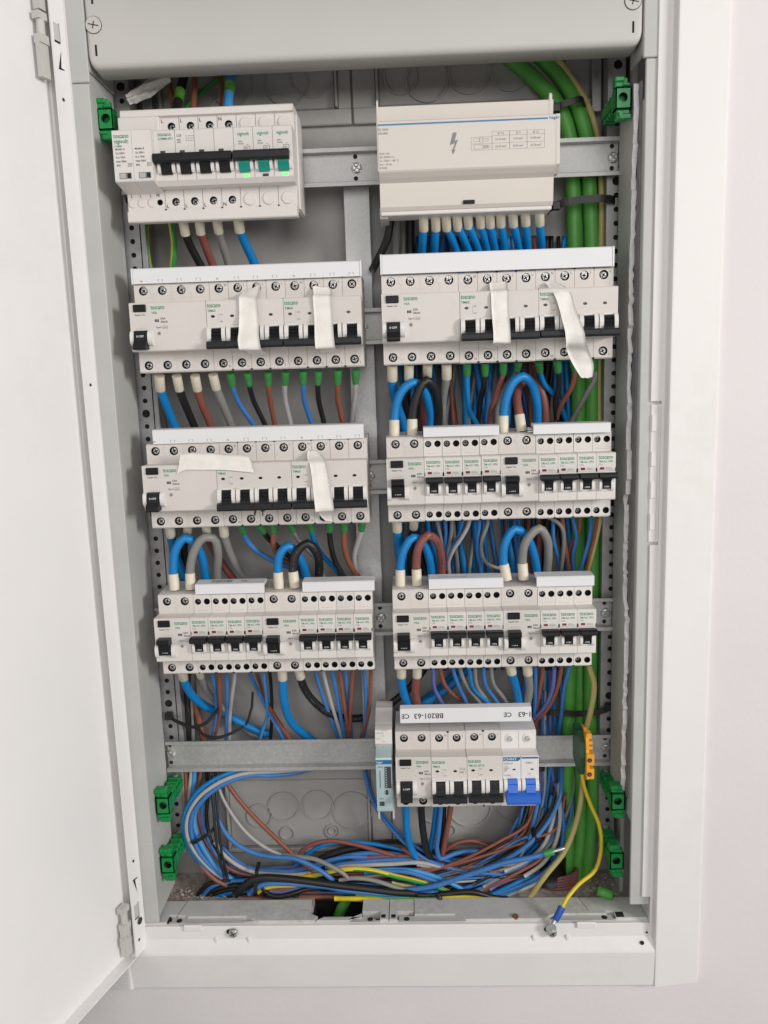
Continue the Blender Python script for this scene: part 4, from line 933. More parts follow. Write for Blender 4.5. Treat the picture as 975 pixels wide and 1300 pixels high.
# ---------------------------------------------------------------- small litter at the bottom
m = MB(); m.tube([(-8, 3, .8), (0, 0, 0), (7, -3, -.8)], 5.2, 12); m.cyl((7.2, -3.1, -.8), (1, -.4, -.1), 4, .2, 12, 1)
tag(m.build('cable_offcut', ['c_G', 'c_k'], None, (201.5, 36, -451.6)), 'short green cable offcut lying in the bottom right corner', 'offcut')
m = MB(); q = random.Random(21)
for cx, cy, n in ((-245, 66, 150), (200, 62, 120), (212, 50, 40), (-262, 48, 40)):
    for i in range(n):
        x, y, s = cx+q.gauss(0, 14), cy+q.gauss(0, 14), q.uniform(.7, 3.4)
        if not (-284 < x < 226 and 39 < y < 98): continue
        p = Vector((x, y, -466+s*.3)); a = [p+Vector((q.uniform(-s, s), q.uniform(-s, s), q.uniform(-.2, s))) for _ in range(5)]
        m.add(a, [(0,1,2),(0,2,3),(0,3,4),(0,4,1),(1,2,3),(1,3,4)])
tag(m.build('mortar_crumbs', 'dust'), 'crumbs of mortar and dust in the bottom corners of the cabinet', 'dust', None, 'stuff')
m = MB()
for k in range(5): m.tube([(156+23*math.cos(a), 78+16*math.sin(a), -464+k*3.2+.04*(23*math.cos(a))) for a in [2*math.pi*i/28 for i in range(29)]], 2.1, 7, 0, None, False)
tag(m.build('conduit_collar', 'conduit', None), 'red-brown corrugated conduit round the foot of the green trunk cables', 'conduit')
m = MB(); m.tube([(148, 78, -462), (148, 78, -436)], 19, 20); tag(m.build('black_sleeve', 'tie'), 'black sleeve wrapped round the foot of the green trunk cables', 'sleeve')

# ---------------------------------------------------------------- cables and wires
CABLES=[
('wire','brown wire dropping behind the first switched pole of the surge protector',None,'n',2.6,[-221.1,85.0,402.3,-219.4,81.2,393.3,-216.1,70.0,376.1,-210.4,56.2,355.5,-207.3,45.0,345.4],None,None),
('cable','black cable with green tape band above the surge protector',None,'k',4.4,[-201.2,88.0,408.3,-202.8,74.0,390.1,-204.9,60.0,368.6,-206.1,52.5,356.0,-204.6,45.0,347.2],'gt',None),
('wire','brown wire between the black taped cable and the blue taped cable',None,'n',2.8,[-193.4,85.0,403.0,-191.9,72.5,389.1,-190.7,60.0,369.9,-190.7,52.5,355.4,-189.6,45.0,346.6],None,None),
('wire','green-yellow earth wire running diagonally above the surge protector',None,'z',2.4,[-163.5,90.0,397.8,-171.6,87.5,391.2,-192.7,85.0,375.9,-202.1,78.5,365.0,-205.1,72.0,355.4],None,None),
('wire','brown wire half hidden left of the blue taped cable',None,'n',2.2,[-175.6,90.0,402.2,-171.0,85.0,392.6,-167.4,80.0,379.3,-167.1,70.0,360.9,-165.8,60.0,350.2],None,None),
('cable','light blue cable with green tape band above the surge protector',None,'c',4.6,[-156.7,85.0,403.4,-156.5,72.5,389.5,-156.8,60.0,372.2,-157.8,52.5,355.9,-157.2,45.0,345.3],'gt2',None),
('wire','green-yellow earth wire beside the left perforated post under the surge protector',None,'z',2.4,[-247.4,80.0,263.7,-250.7,77.0,255.6,-251.1,74.0,238.1,-251.1,77.0,214.5,-249.0,80.0,201.4],None,None),
('wire','thicker green-yellow earth wire left of the black cable under the surge protector',None,'z',3.0,[-217.5,45.0,253.0,-219.3,52.5,250.0,-220.2,60.0,234.7,-224.7,66.0,212.8,-228.4,72.0,202.9],None,None),
('cable','black cable,first sleeved one under the surge protector',None,'k',4.0,[-203.3,36.0,247.8,-203.5,40.0,241.2,-203.1,52.0,231.3,-197.4,68.0,212.9,-193.7,76.0,202.1],'w',None),
('cable','red-brown cable,second sleeved one under the surge protector',None,'r',4.0,[-187.9,36.0,248.0,-188.6,40.0,242.2,-188.6,52.0,232.3,-185.1,68.0,212.5,-182.3,76.0,201.7],'w',None),
('cable','grey cable,third sleeved one under the surge protector',None,'g',4.0,[-171.2,36.0,248.1,-171.5,40.0,243.0,-171.8,52.0,233.2,-169.5,68.0,213.0,-169.3,76.0,201.3],'w',None),
('cable','bright blue cable,fourth sleeved one under the surge protector',None,'B',4.4,[-151.0,36.0,248.6,-151.2,40.0,242.3,-149.9,52.0,232.4,-143.8,68.0,212.6,-141.6,76.0,201.9],'w',None),
('cable','bright blue cable,first from the left under the terminal block cover','blue cables under the terminal block cover','B',4.0,[23.2,34.0,242.8,23.3,38.0,237.6,22.4,46.0,228.0,21.6,60.0,215.7,21.0,72.0,202.8],'w',None),
('cable','bright blue cable,second from the left under the terminal block cover','blue cables under the terminal block cover','B',4.0,[34.6,34.0,242.7,34.8,38.0,237.6,34.2,46.0,228.2,33.8,60.0,216.2,33.6,72.0,203.3],'w',None),
('cable','bright blue cable,third from the left under the terminal block cover','blue cables under the terminal block cover','B',4.0,[44.3,34.0,242.4,44.8,38.0,237.2,49.0,46.0,228.3,55.0,60.0,216.7,58.5,72.0,203.7],'w',None),
('cable','bright blue cable,fourth from the left under the terminal block cover','blue cables under the terminal block cover','B',4.0,[54.4,34.0,242.4,55.0,38.0,237.2,59.9,46.0,228.1,66.8,60.0,216.5,70.9,72.0,203.4],'w',None),
('cable','bright blue cable,fifth from the left under the terminal block cover','blue cables under the terminal block cover','B',4.0,[64.4,34.0,243.7,65.0,38.0,238.6,69.7,46.0,228.9,76.5,60.0,216.7,80.7,72.0,203.6],'w',None),
('cable','bright blue cable,sixth from the left under the terminal block cover','blue cables under the terminal block cover','B',4.0,[75.9,34.0,244.0,76.5,38.0,238.8,79.9,46.0,229.1,84.9,60.0,216.7,88.1,72.0,203.8],'w',None),
('cable','bright blue cable,seventh from the left under the terminal block cover','blue cables under the terminal block cover','B',4.0,[84.9,34.0,243.7,85.5,38.0,238.5,88.2,46.0,228.8,92.4,60.0,216.5,95.2,72.0,203.5],'w',None),
('cable','bright blue cable,eighth from the left under the terminal block cover','blue cables under the terminal block cover','B',4.0,[94.8,34.0,244.0,95.4,38.0,238.8,97.7,46.0,229.1,101.4,60.0,216.7,103.9,72.0,203.7],'w',None),
('cable','bright blue cable,ninth from the left under the terminal block cover','blue cables under the terminal block cover','B',4.0,[106.1,34.0,243.6,106.9,38.0,238.4,110.2,46.0,228.9,115.4,60.0,216.7,118.8,72.0,203.8],'w',None),
('cable','bright blue cable,tenth from the left under the terminal block cover','blue cables under the terminal block cover','B',4.0,[117.7,34.0,244.2,118.5,38.0,239.0,120.4,46.0,229.1,123.6,60.0,216.6,126.0,72.0,203.7],'w',None),
('cable','bright blue cable,eleventh from the left under the terminal block cover','blue cables under the terminal block cover','B',4.0,[130.6,34.0,243.7,131.5,38.0,238.5,133.6,46.0,228.9,137.2,60.0,216.7,139.8,72.0,203.8],'w',None),
('cable','black cable curving out under the left end of the terminal block cover',None,'k',4.0,[-6.2,50.0,255.7,-7.7,54.5,247.8,-12.6,61.0,227.6,-21.6,68.0,212.6,-27.9,74.0,202.5],None,None),
('cable','grey cable just right of the black one under the terminal block cover',None,'g',4.0,[-1.2,60.0,257.5,-1.5,66.0,249.8,-2.8,72.0,230.9,-4.5,76.0,215.0,-7.0,80.0,198.8],None,None),
('cable','thinner grey cable under the left part of the terminal block cover',None,'g',3.2,[5.6,74.0,260.1,5.3,77.0,251.6,4.0,80.0,231.9,3.2,82.0,215.6,1.7,84.0,199.0],None,None),
('cable','black cable straight down left of the blue cables under the cover',None,'k',4.2,[11.6,64.0,257.9,11.4,69.0,249.9,10.9,74.0,230.7,10.9,77.0,214.6,10.5,80.0,198.2],None,None),
('trunk_cable','thick green cable bending in at the top,leftmost of the green trunk cables',None,'G',7.3,[83.4,93.0,416.1,112.0,92.0,398.2,138.7,88.0,373.7,157.4,86.0,351.6,167.0,84.0,325.5,171.1,84.0,280.2,173.0,84.0,219.9,176.9,85.0,145.8,178.2,85.0,75.0,178.2,86.0,-6.0,178.1,86.0,-106.7,171.6,84.0,-201.7,170.3,84.0,-264.3,169.1,84.0,-356.3,170.3,84.0,-413.0,169.2,82.0,-459.8,170.7,80.0,-482.8],None,None),
('trunk_cable','thick green cable bending in at the top,rightmost of the green trunk cables',None,'G',7.3,[118.1,97.0,417.6,144.6,96.0,396.9,165.3,92.0,372.5,178.3,88.0,344.2,185.0,86.0,320.3,187.2,84.0,279.6,190.1,84.0,219.3,191.6,84.0,145.3,191.6,84.0,74.6,193.4,85.0,-6.4,194.7,86.0,-107.1,193.5,84.0,-202.1,193.3,84.0,-264.7,198.5,84.0,-356.7,195.6,84.0,-413.3,191.2,82.0,-460.1,188.4,80.0,-483.0],None,None),
('trunk_cable','green cable seen between the two thick trunk cables,behind them',None,'G',7.0,[163.9,96.0,336.3,179.9,97.0,282.8,182.7,97.0,221.6,186.5,97.0,146.3,187.1,97.0,74.6,188.7,97.0,-109.6,183.8,94.0,-205.4,183.0,92.0,-267.9,184.2,90.0,-359.7,185.1,88.0,-415.6,180.2,84.0,-461.3,178.7,80.0,-482.9],None,None),
('wire','olive earth wire running down beside the thick green trunk cables',None,'e',3.0,[143.9,92.0,406.1,155.7,90.0,396.4,175.1,88.0,370.8,188.9,84.0,342.5,194.7,82.0,320.2,198.2,82.0,279.4,198.5,80.0,218.4,198.2,82.0,144.9,198.3,82.0,74.5,200.8,82.0,-6.2,201.3,86.0,-39.8],None,None),
('wire','second olive earth wire half hidden beside the right perforated post',None,'e',2.4,[196.0,96.0,283.5,198.1,95.0,215.4,203.5,94.0,137.7,204.8,93.0,74.1,204.8,92.0,-7.5],None,None),
('cable','bright blue cable,first under the upper left wide residual current breaker',None,'B',4.4,[-236.5,34.0,102.6,-237.6,38.0,95.6,-237.7,50.0,81.2,-234.6,68.0,54.8,-231.6,78.0,37.8],'w',None),
('cable','black cable,second under the upper left wide residual current breaker',None,'k',4.0,[-219.0,34.0,102.0,-219.2,38.0,95.0,-218.3,50.0,79.4,-214.6,68.0,54.2,-212.6,78.0,37.3],'w',None),
('cable','red-brown cable,third under the upper left wide residual current breaker',None,'r',4.0,[-201.2,34.0,101.5,-201.3,38.0,94.5,-201.1,50.0,78.9,-197.2,68.0,53.7,-194.9,78.0,36.8],'w',None),
('cable','grey cable,fourth under the upper left wide residual current breaker',None,'g',4.0,[-183.3,34.0,102.1,-182.9,38.0,95.1,-180.7,50.0,79.4,-176.4,68.0,53.8,-173.4,78.0,36.2],'w',None),
('wire','blue wire,first under the middle breaker of the upper left row',None,'b',2.6,[-166.5,34.0,102.7,-166.4,38.0,94.6,-165.5,50.0,81.4,-152.9,66.0,53.7,-146.4,76.0,38.0],'g',None),
('wire','black wire,second under the middle breaker of the upper left row',None,'k',2.6,[-150.2,34.0,102.7,-150.0,38.0,94.0,-149.5,50.0,80.9,-141.7,66.0,53.9,-138.9,76.0,37.8],'g',None),
('wire','brown wire,third under the middle breaker of the upper left row',None,'n',2.6,[-130.6,34.0,102.5,-131.3,38.0,93.5,-132.6,50.0,80.4,-131.6,66.0,54.1,-131.3,76.0,37.6],'g',None),
('wire','pale grey wire,fourth under the middle breaker of the upper left row',None,'w',2.6,[-113.6,34.0,102.4,-115.1,38.0,94.1,-117.6,50.0,82.3,-115.7,66.0,54.6,-115.0,76.0,37.1],'g',None),
('wire','blue wire,first under the right breaker of the upper left row',None,'b',2.6,[-96.4,34.0,102.4,-97.2,38.0,92.4,-98.6,50.0,79.3,-93.8,66.0,53.5,-91.2,76.0,36.4],'g',None),
('wire','black wire,second under the right breaker of the upper left row',None,'k',2.6,[-81.9,34.0,101.9,-83.0,38.0,92.0,-84.2,50.0,78.9,-81.4,66.0,53.6,-79.9,76.0,36.1],'g',None),
('wire','brown wire,third under the right breaker of the upper left row',None,'n',2.6,[-62.9,34.0,102.2,-63.7,38.0,91.4,-65.2,50.0,78.3,-62.4,66.0,53.5,-61.2,76.0,35.6],'g',None),
('wire','pale grey wire,fourth under the right breaker of the upper left row',None,'w',2.6,[-45.5,34.0,101.7,-46.2,38.0,92.0,-48.1,50.0,80.2,-52.6,66.0,54.2,-55.0,76.0,35.4],'g',None),
('cable','bright blue cable hanging behind the blue jumper loop,upper right row',None,'B',4.4,[-10.0,34.0,105.6,-10.3,38.0,95.7,-9.7,50.0,83.2,-6.4,62.0,68.8,-1.1,70.0,51.4,1.1,76.0,37.8],'w',None),
('cable','black cable hanging behind the black jumper loop,upper right row',None,'k',4.0,[6.2,34.0,105.7,5.7,38.0,96.5,2.5,56.0,85.2,2.1,66.0,71.0,5.6,74.0,57.6,7.2,80.0,40.0],'w',None),
('cable','red-brown cable hidden behind the jumper loops,upper right row',None,'r',4.0,[23.9,34.0,105.7,23.7,42.0,97.2,21.2,64.0,83.3,19.6,74.0,63.7,20.6,82.0,42.2],'w',None),
('cable','grey cable,fourth under the upper right wide residual current breaker',None,'g',4.2,[42.2,34.0,105.4,42.2,38.0,97.8,39.7,52.0,81.6,38.6,66.0,63.4,40.6,76.0,44.6],'w',None),
('cable','bright blue jumper loop into the left two-pole breaker of the third right row',None,'B',4.4,[-9.8,32.0,44.3,-9.6,32.0,53.7,-7.5,32.0,69.8,-0.6,32.0,85.0,8.9,34.0,91.8,17.7,40.0,88.1,24.0,50.0,73.3,26.6,58.0,60.2,26.2,66.0,43.0],'w',None),
('cable','black jumper loop into the left two-pole breaker of the third right row',None,'k',4.4,[7.7,32.0,44.6,7.9,32.0,55.6,13.0,31.0,79.1,22.3,33.0,93.5,29.8,40.0,87.7,34.0,52.0,69.1,33.3,64.0,42.9],'w',None),
('wire','blue wire,first under the middle breaker of the upper right row',None,'B',2.7,[61.7,34.0,105.7,61.9,38.0,97.2,62.5,46.0,82.3,65.4,58.0,62.9,73.2,66.0,48.1,78.1,72.0,39.8],'g',None),
('wire','black wire,second under the middle breaker of the upper right row',None,'k',2.6,[79.0,34.0,105.2,79.3,38.0,96.7,76.8,60.0,72.7,74.4,70.0,49.2,74.5,76.0,39.6],'g',None),
('wire','red-brown wire,third under the middle breaker of the upper right row',None,'r',2.6,[96.3,34.0,105.3,96.4,38.0,97.3,91.4,46.0,80.1,85.9,58.0,59.7,85.7,68.0,46.4,86.2,74.0,39.4],'g',None),
('wire','grey wire,fourth under the middle breaker,behind the blue jumper loop',None,'g',2.6,[110.5,34.0,106.3,109.9,40.0,98.9,101.2,56.0,85.1,93.6,64.0,66.6,93.4,72.0,45.8,93.7,76.0,35.2],'g',None),
('cable','bright blue jumper loop into the right two-pole breaker of the third right row',None,'B',4.4,[95.6,32.0,45.2,95.8,32.0,55.0,99.3,31.0,76.4,106.3,31.0,90.0,114.5,33.0,94.5,122.8,38.0,88.8,129.3,46.0,73.1,131.7,54.0,55.8,133.6,66.0,34.8],'w',None),
('cable','red-brown jumper loop into the right two-pole breaker of the third right row',None,'r',4.3,[112.9,32.0,46.1,111.7,33.0,55.9,110.2,42.0,72.4,114.2,52.0,85.5,122.6,58.0,92.3,131.8,60.0,87.7,138.7,60.0,72.5,141.0,62.0,53.7,142.4,70.0,34.2],'w',None),
('wire','blue wire,first under the right breaker of the upper right row',None,'B',2.7,[130.3,34.0,105.0,132.2,40.0,98.2,137.9,52.0,87.5,150.8,62.0,73.5,163.6,72.0,49.6,168.5,78.0,35.9],'g',None),
('wire','black wire,second under the right breaker of the upper right row',None,'k',2.7,[147.7,34.0,105.8,149.0,38.0,99.0,152.1,48.0,86.4,150.4,58.0,67.9,153.4,68.0,50.1,155.6,76.0,36.4],'g',None),
('wire','brown wire,third under the right breaker of the upper right row',None,'n',2.6,[163.1,34.0,106.0,165.0,38.0,98.5,164.1,46.0,83.3,155.8,58.0,64.9,153.1,68.0,50.1,152.7,76.0,36.5],'g',None),
('wire','grey wire running diagonally below the hanging tape end',None,'g',2.6,[180.4,34.0,106.1,185.1,40.0,93.7,178.1,52.0,72.9,169.0,66.0,49.8,165.5,74.0,37.7],'g',None),
('cable','bright blue cable behind the blue jumper loop,third left row',None,'B',4.4,[-237.0,34.0,-43.2,-238.2,38.0,-50.1,-241.2,52.0,-62.9,-241.9,64.0,-79.5,-238.6,72.0,-101.0,-237.3,76.0,-112.6],'w',None),
('cable','black cable behind the jumper loops,third left row',None,'k',4.0,[-219.0,34.0,-43.1,-222.7,44.0,-51.7,-233.3,66.0,-68.5,-236.9,76.0,-88.8,-237.0,80.0,-111.0],'w',None),
('cable','red-brown cable behind the grey jumper loop,third left row',None,'r',4.0,[-200.7,34.0,-43.6,-202.0,42.0,-51.8,-203.2,56.0,-64.6,-199.5,64.0,-79.2,-191.2,72.0,-98.2,-185.1,76.0,-109.9],'w',None),
('cable','grey cable,fourth under the lower left wide residual current breaker',None,'g',4.2,[-183.2,34.0,-43.4,-183.9,38.0,-51.5,-183.9,50.0,-69.0,-180.5,62.0,-88.3,-173.8,70.0,-104.7,-171.0,76.0,-114.2],'w',None),
('cable','bright blue jumper loop into the left two-pole breaker of the left breaker row',None,'B',4.5,[-235.9,30.0,-102.8,-236.1,30.0,-94.6,-235.2,30.0,-80.9,-231.0,31.0,-63.8,-222.6,33.0,-54.8,-214.8,38.0,-60.9,-210.3,46.0,-77.6,-210.4,54.0,-97.3,-211.7,60.0,-111.7],'w',None),
('cable','grey jumper loop into the left two-pole breaker of the left breaker row',None,'g',4.4,[-219.3,30.0,-102.5,-219.1,30.0,-92.5,-217.9,30.0,-82.5,-212.6,30.0,-66.5,-202.8,32.0,-54.8,-195.3,36.0,-56.1,-193.0,44.0,-71.2,-196.7,52.0,-90.7,-200.3,60.0,-112.0],'w',None),
('wire','blue wire sweeping right under the middle breaker of the third left row',None,'b',2.7,[-164.5,34.0,-44.8,-164.4,38.0,-50.2,-163.1,48.0,-62.1,-155.0,54.0,-74.3,-144.8,58.0,-82.5,-131.4,62.0,-90.8,-118.3,66.0,-97.2,-111.9,72.0,-106.6],'g',None),
('wire','black wire running diagonally behind the blue jumper loop',None,'k',3.0,[-145.8,34.0,-45.1,-144.5,40.0,-51.9,-138.6,54.0,-65.4,-126.3,62.0,-79.7,-116.2,68.0,-90.1,-109.2,76.0,-103.2],'g',None),
('wire','brown wire,third under the middle breaker of the third left row',None,'n',2.7,[-133.1,34.0,-44.1,-134.0,38.0,-51.1,-136.0,46.0,-69.6,-131.6,58.0,-83.1,-121.0,66.0,-91.7,-113.6,76.0,-104.6],'g',None),
('wire','grey wire passing behind the black jumper loop',None,'g',2.5,[-115.5,34.0,-43.8,-114.6,38.0,-50.2,-111.9,52.0,-62.1,-103.3,62.0,-76.6,-94.7,70.0,-88.8,-89.7,76.0,-109.7],'g',None),
('wire','blue wire,first under the right breaker of the third left row',None,'B',2.7,[-96.2,34.0,-43.6,-96.1,38.0,-50.6,-95.2,52.0,-65.4,-88.5,62.0,-82.1,-77.0,70.0,-98.1,-70.1,76.0,-110.1],'g',None),
('wire','black wire,second under the right breaker of the third left row',None,'k',2.9,[-77.1,34.0,-44.1,-77.6,38.0,-51.1,-77.7,46.0,-67.5,-75.1,58.0,-88.1,-67.8,68.0,-106.7,-64.3,74.0,-115.7],'g',None),
('wire','brown wire,third under the right breaker of the third left row',None,'n',2.9,[-62.4,34.0,-43.8,-63.0,38.0,-51.5,-64.1,46.0,-69.9,-61.2,56.0,-88.0,-53.9,66.0,-104.4,-49.5,72.0,-112.6],'g',None),
('wire','pale grey wire,fourth under the right breaker of the third left row',None,'w',2.7,[-44.6,34.0,-44.0,-45.4,38.0,-51.2,-50.1,48.0,-65.7,-55.4,58.0,-84.2,-53.8,66.0,-102.1,-53.1,72.0,-112.5],'g',None),
('cable','bright blue jumper loop into the right two-pole breaker of the left breaker row',None,'B',4.4,[-130.1,30.0,-103.7,-130.2,30.0,-90.2,-126.3,30.0,-71.4,-119.2,33.0,-65.5,-112.4,38.0,-73.0,-107.2,46.0,-87.4,-105.2,54.0,-102.4,-104.1,60.0,-114.2],'w',None),
('cable','black jumper loop into the right two-pole breaker of the left breaker row',None,'k',4.5,[-114.1,30.0,-103.3,-114.9,30.0,-87.8,-109.3,30.0,-70.0,-99.8,33.0,-63.3,-92.1,38.0,-72.5,-90.7,48.0,-88.3,-93.6,58.0,-111.0],'w',None),
('cable','bright blue cable behind the blue jumper loop,third right row',None,'B',4.3,[-9.5,34.0,-43.2,-9.8,38.0,-51.7,-9.9,52.0,-66.3,-8.9,66.0,-87.0,-6.3,76.0,-111.6],'w',None),
('cable','black cable behind the red-brown jumper loop,third right row',None,'k',4.0,[7.4,34.0,-42.9,6.6,42.0,-51.5,3.0,62.0,-70.0,2.4,74.0,-91.8,3.3,80.0,-112.8],'w',None),
('cable','bright blue jumper loop into the left two-pole breaker of the lower right row',None,'B',4.3,[-8.1,31.0,-104.3,-7.8,31.0,-91.1,-3.6,31.0,-72.1,5.5,34.0,-60.5,14.7,42.0,-65.6,21.0,50.0,-82.1,23.7,58.0,-101.0,24.7,64.0,-113.5],'w',None),
('cable','red-brown jumper loop into the left two-pole breaker of the lower right row',None,'r',4.3,[8.6,31.0,-104.1,8.3,31.0,-90.2,12.2,30.0,-67.1,20.5,33.0,-57.8,28.9,40.0,-65.2,33.6,50.0,-83.1,34.1,62.0,-111.8],'w',None),
('wire','bright blue wire,first under the left four slim breakers of the third right row',None,'B',2.0,[21.4,36.0,-40.4,21.3,42.5,-49.4,22.2,54.0,-62.2,28.1,64.0,-80.6,31.9,72.0,-103.1],None,None),
('wire','grey wire,second under the left four slim breakers of the third right row',None,'g',2.0,[30.3,36.0,-40.6,30.9,42.5,-49.6,33.6,54.0,-63.8,36.1,64.0,-80.8,36.7,72.0,-103.3],None,None),
('wire','blue wire,third under the left four slim breakers of the third right row',None,'b',2.0,[38.0,36.0,-40.8,38.4,42.5,-49.8,38.9,54.0,-63.9,37.4,64.0,-79.4,36.0,72.0,-103.2],None,None),
('wire','grey wire,fourth under the left four slim breakers of the third right row',None,'g',2.0,[45.0,36.0,-41.0,44.8,42.5,-50.0,43.8,54.0,-65.4,41.4,64.0,-80.9,40.0,72.0,-103.3],None,None),
('wire','blue wire,fifth under the left four slim breakers of the third right row',None,'b',2.0,[55.1,36.0,-41.3,54.9,42.5,-48.9,51.5,54.0,-65.6,42.7,64.0,-80.9,38.7,72.0,-103.3],None,None),
('wire','pale grey wire,sixth under the left four slim breakers of the third right row',None,'w',2.0,[62.8,36.0,-41.5,61.9,39.3,-47.9,55.9,46.7,-62.3,46.2,54.0,-78.9,41.7,60.7,-92.5,42.7,67.0,-105.0,43.2,72.0,-114.5],None,None),
('wire','blue wire,seventh under the left four slim breakers of the third right row',None,'b',2.0,[72.1,36.0,-41.7,72.1,40.0,-48.9,71.1,50.0,-65.3,71.5,58.0,-83.1,74.9,66.0,-98.6,76.3,72.0,-115.3],None,None),
('wire','grey wire,eighth under the left four slim breakers of the third right row',None,'g',2.0,[80.6,36.0,-41.9,80.4,39.3,-48.4,76.0,46.7,-64.1,75.1,54.0,-81.0,81.1,60.7,-94.5,96.1,67.0,-101.8,106.1,72.0,-104.2],None,None),
('cable','bright blue jumper loop into the right two-pole breaker of the lower right row',None,'B',4.4,[97.3,31.0,-101.0,95.0,31.0,-88.4,96.9,31.0,-66.4,105.9,34.0,-54.3,117.1,40.0,-60.6,125.4,48.0,-75.7,131.3,56.0,-99.6,133.8,64.0,-117.0],'w',None),
('cable','grey jumper loop into the right two-pole breaker of the lower right row',None,'g',4.4,[114.4,31.0,-100.7,113.5,31.0,-88.8,117.3,30.0,-65.2,130.1,33.0,-53.9,139.2,40.0,-66.3,141.8,48.0,-82.9,142.1,60.0,-110.0],'w',None),
('wire','blue wire,first under the right four slim breakers of the third right row',None,'b',2.1,[144.4,36.0,-40.8,145.4,42.0,-49.1,147.7,52.0,-70.4,153.9,60.0,-90.4,158.0,70.0,-109.7],None,None),
('wire','grey wire,second under the right four slim breakers of the third right row',None,'g',2.1,[135.1,36.0,-40.5,153.4,42.0,-53.8,158.0,52.0,-78.1,157.6,60.0,-99.6,158.8,70.0,-112.8],None,None),
('wire','brown wire,third under the right four slim breakers of the third right row',None,'n',2.1,[153.3,36.0,-41.0,155.1,42.0,-52.3,159.7,52.0,-75.2,165.2,60.0,-102.9,167.8,70.0,-116.2],None,None),
('wire','blue wire,fourth under the right four slim breakers of the third right row',None,'b',2.1,[163.0,36.0,-41.3,165.1,42.0,-48.2,170.7,52.0,-68.0,168.7,60.0,-87.7,172.3,70.0,-108.5],None,None),
('wire','brown wire,fifth under the right four slim breakers of the third right row',None,'n',2.1,[170.4,36.0,-41.5,172.0,42.0,-49.8,172.5,52.0,-63.5,167.1,60.0,-77.0,167.7,70.0,-97.5],None,None),
('wire','blue wire,sixth under the right four slim breakers of the third right row',None,'b',2.1,[181.5,36.0,-41.7,182.9,42.0,-50.1,183.7,52.0,-68.3,177.6,60.0,-100.1,176.8,70.0,-113.3],None,None),
('wire','brown wire,seventh under the right four slim breakers of the third right row',None,'n',2.1,[187.5,36.0,-41.9,188.7,42.0,-50.3,188.5,52.0,-68.4,183.6,60.0,-101.8,182.9,70.0,-116.5],None,None),
('wire','olive earth wire,eighth under the right four slim breakers of the third right row',None,'e',2.1,[190.3,36.0,-42.0,191.5,42.0,-50.3,191.0,52.0,-68.5,185.1,60.0,-102.6,184.4,70.0,-116.6],None,None),
('cable','bright blue cable sweeping right under the left two-pole breaker',None,'B',4.5,[-236.2,36.0,-195.5,-237.2,42.0,-204.3,-237.2,58.0,-225.3,-229.2,76.0,-248.0,-218.5,84.0,-258.8,-205.8,86.0,-265.3,-190.1,86.0,-274.1,-171.8,86.0,-284.4,-155.8,86.0,-289.0],'w',None),
('cable','grey cable sweeping right under the left two-pole breaker',None,'g',3.6,[-218.6,36.0,-195.8,-219.7,46.0,-206.2,-220.6,68.0,-228.9,-212.7,84.0,-253.0,-198.5,88.0,-271.3,-180.9,90.0,-288.2,-167.8,90.0,-296.3],'w',None),
('wire','blue wire,first under the left four slim breakers of the left row',None,'b',2.0,[-205.9,38.0,-196.2,-207.0,44.0,-203.0,-209.4,60.0,-228.0,-214.6,76.0,-262.2,-221.1,82.0,-286.0,-223.7,84.0,-298.3],None,None),
('wire','brown wire,second under the left four slim breakers of the left row',None,'n',2.0,[-198.3,38.0,-196.3,-199.9,44.0,-203.2,-205.3,60.0,-234.9,-210.7,76.0,-262.3,-218.7,82.0,-286.0,-221.0,84.0,-298.4],None,None),
('wire','blue wire,third under the left four slim breakers of the left row',None,'b',2.0,[-191.0,38.0,-196.5,-192.5,44.0,-203.3,-197.3,60.0,-235.1,-203.1,76.0,-262.4,-206.4,82.0,-289.1,-207.6,84.0,-300.0],None,None),
('wire','pale grey wire,fourth under the left four slim breakers of the left row',None,'w',2.0,[-181.6,38.0,-196.0,-183.6,44.0,-203.5,-192.2,60.0,-235.2,-199.4,76.0,-262.5,-203.0,82.0,-289.2,-204.8,84.0,-300.1],None,None),
('wire','blue wire,fifth under the left four slim breakers of the left row',None,'b',2.0,[-166.8,38.0,-196.3,-168.0,48.0,-205.3,-164.5,68.0,-232.1,-158.4,80.5,-254.0,-153.2,84.0,-271.1],None,None),
('wire','red-brown wire,sixth under the left four slim breakers of the left row',None,'r',2.0,[-159.8,38.0,-196.4,-162.3,54.7,-207.9,-162.2,78.0,-234.7,-157.8,84.0,-256.9],None,None),
('wire','light blue wire,seventh under the left four slim breakers of the left row',None,'c',2.0,[-152.3,38.0,-196.6,-153.1,44.0,-204.1,-154.5,60.0,-235.9,-159.6,76.0,-267.4,-167.9,82.0,-288.3,-170.9,84.0,-299.2],None,None),
('wire','black wire,eighth under the left four slim breakers of the left row',None,'k',1.9,[-146.3,40.0,-195.3,-147.8,50.0,-206.0,-150.5,66.0,-241.1,-156.2,80.0,-285.8,-158.4,84.0,-299.8],None,None),
('wire','brown wire slanting behind the light blue thin wire,left row',None,'n',2.1,[-155.2,66.0,-245.4,-149.6,70.0,-259.0,-138.5,73.3,-281.6,-133.8,76.0,-293.4],None,None),
('wire','blue wire slanting behind the thin black wire,left row',None,'b',2.1,[-165.4,66.0,-227.7,-156.3,70.0,-253.7,-145.0,74.0,-281.8,-141.3,78.0,-294.2],None,None),
('cable','bright blue cable under the right two-pole breaker of the left row',None,'B',4.4,[-132.3,36.0,-195.5,-132.7,38.0,-203.2,-134.2,48.0,-234.0,-131.4,62.0,-261.8,-118.8,78.0,-286.3,-109.3,84.0,-297.6],'w',None),
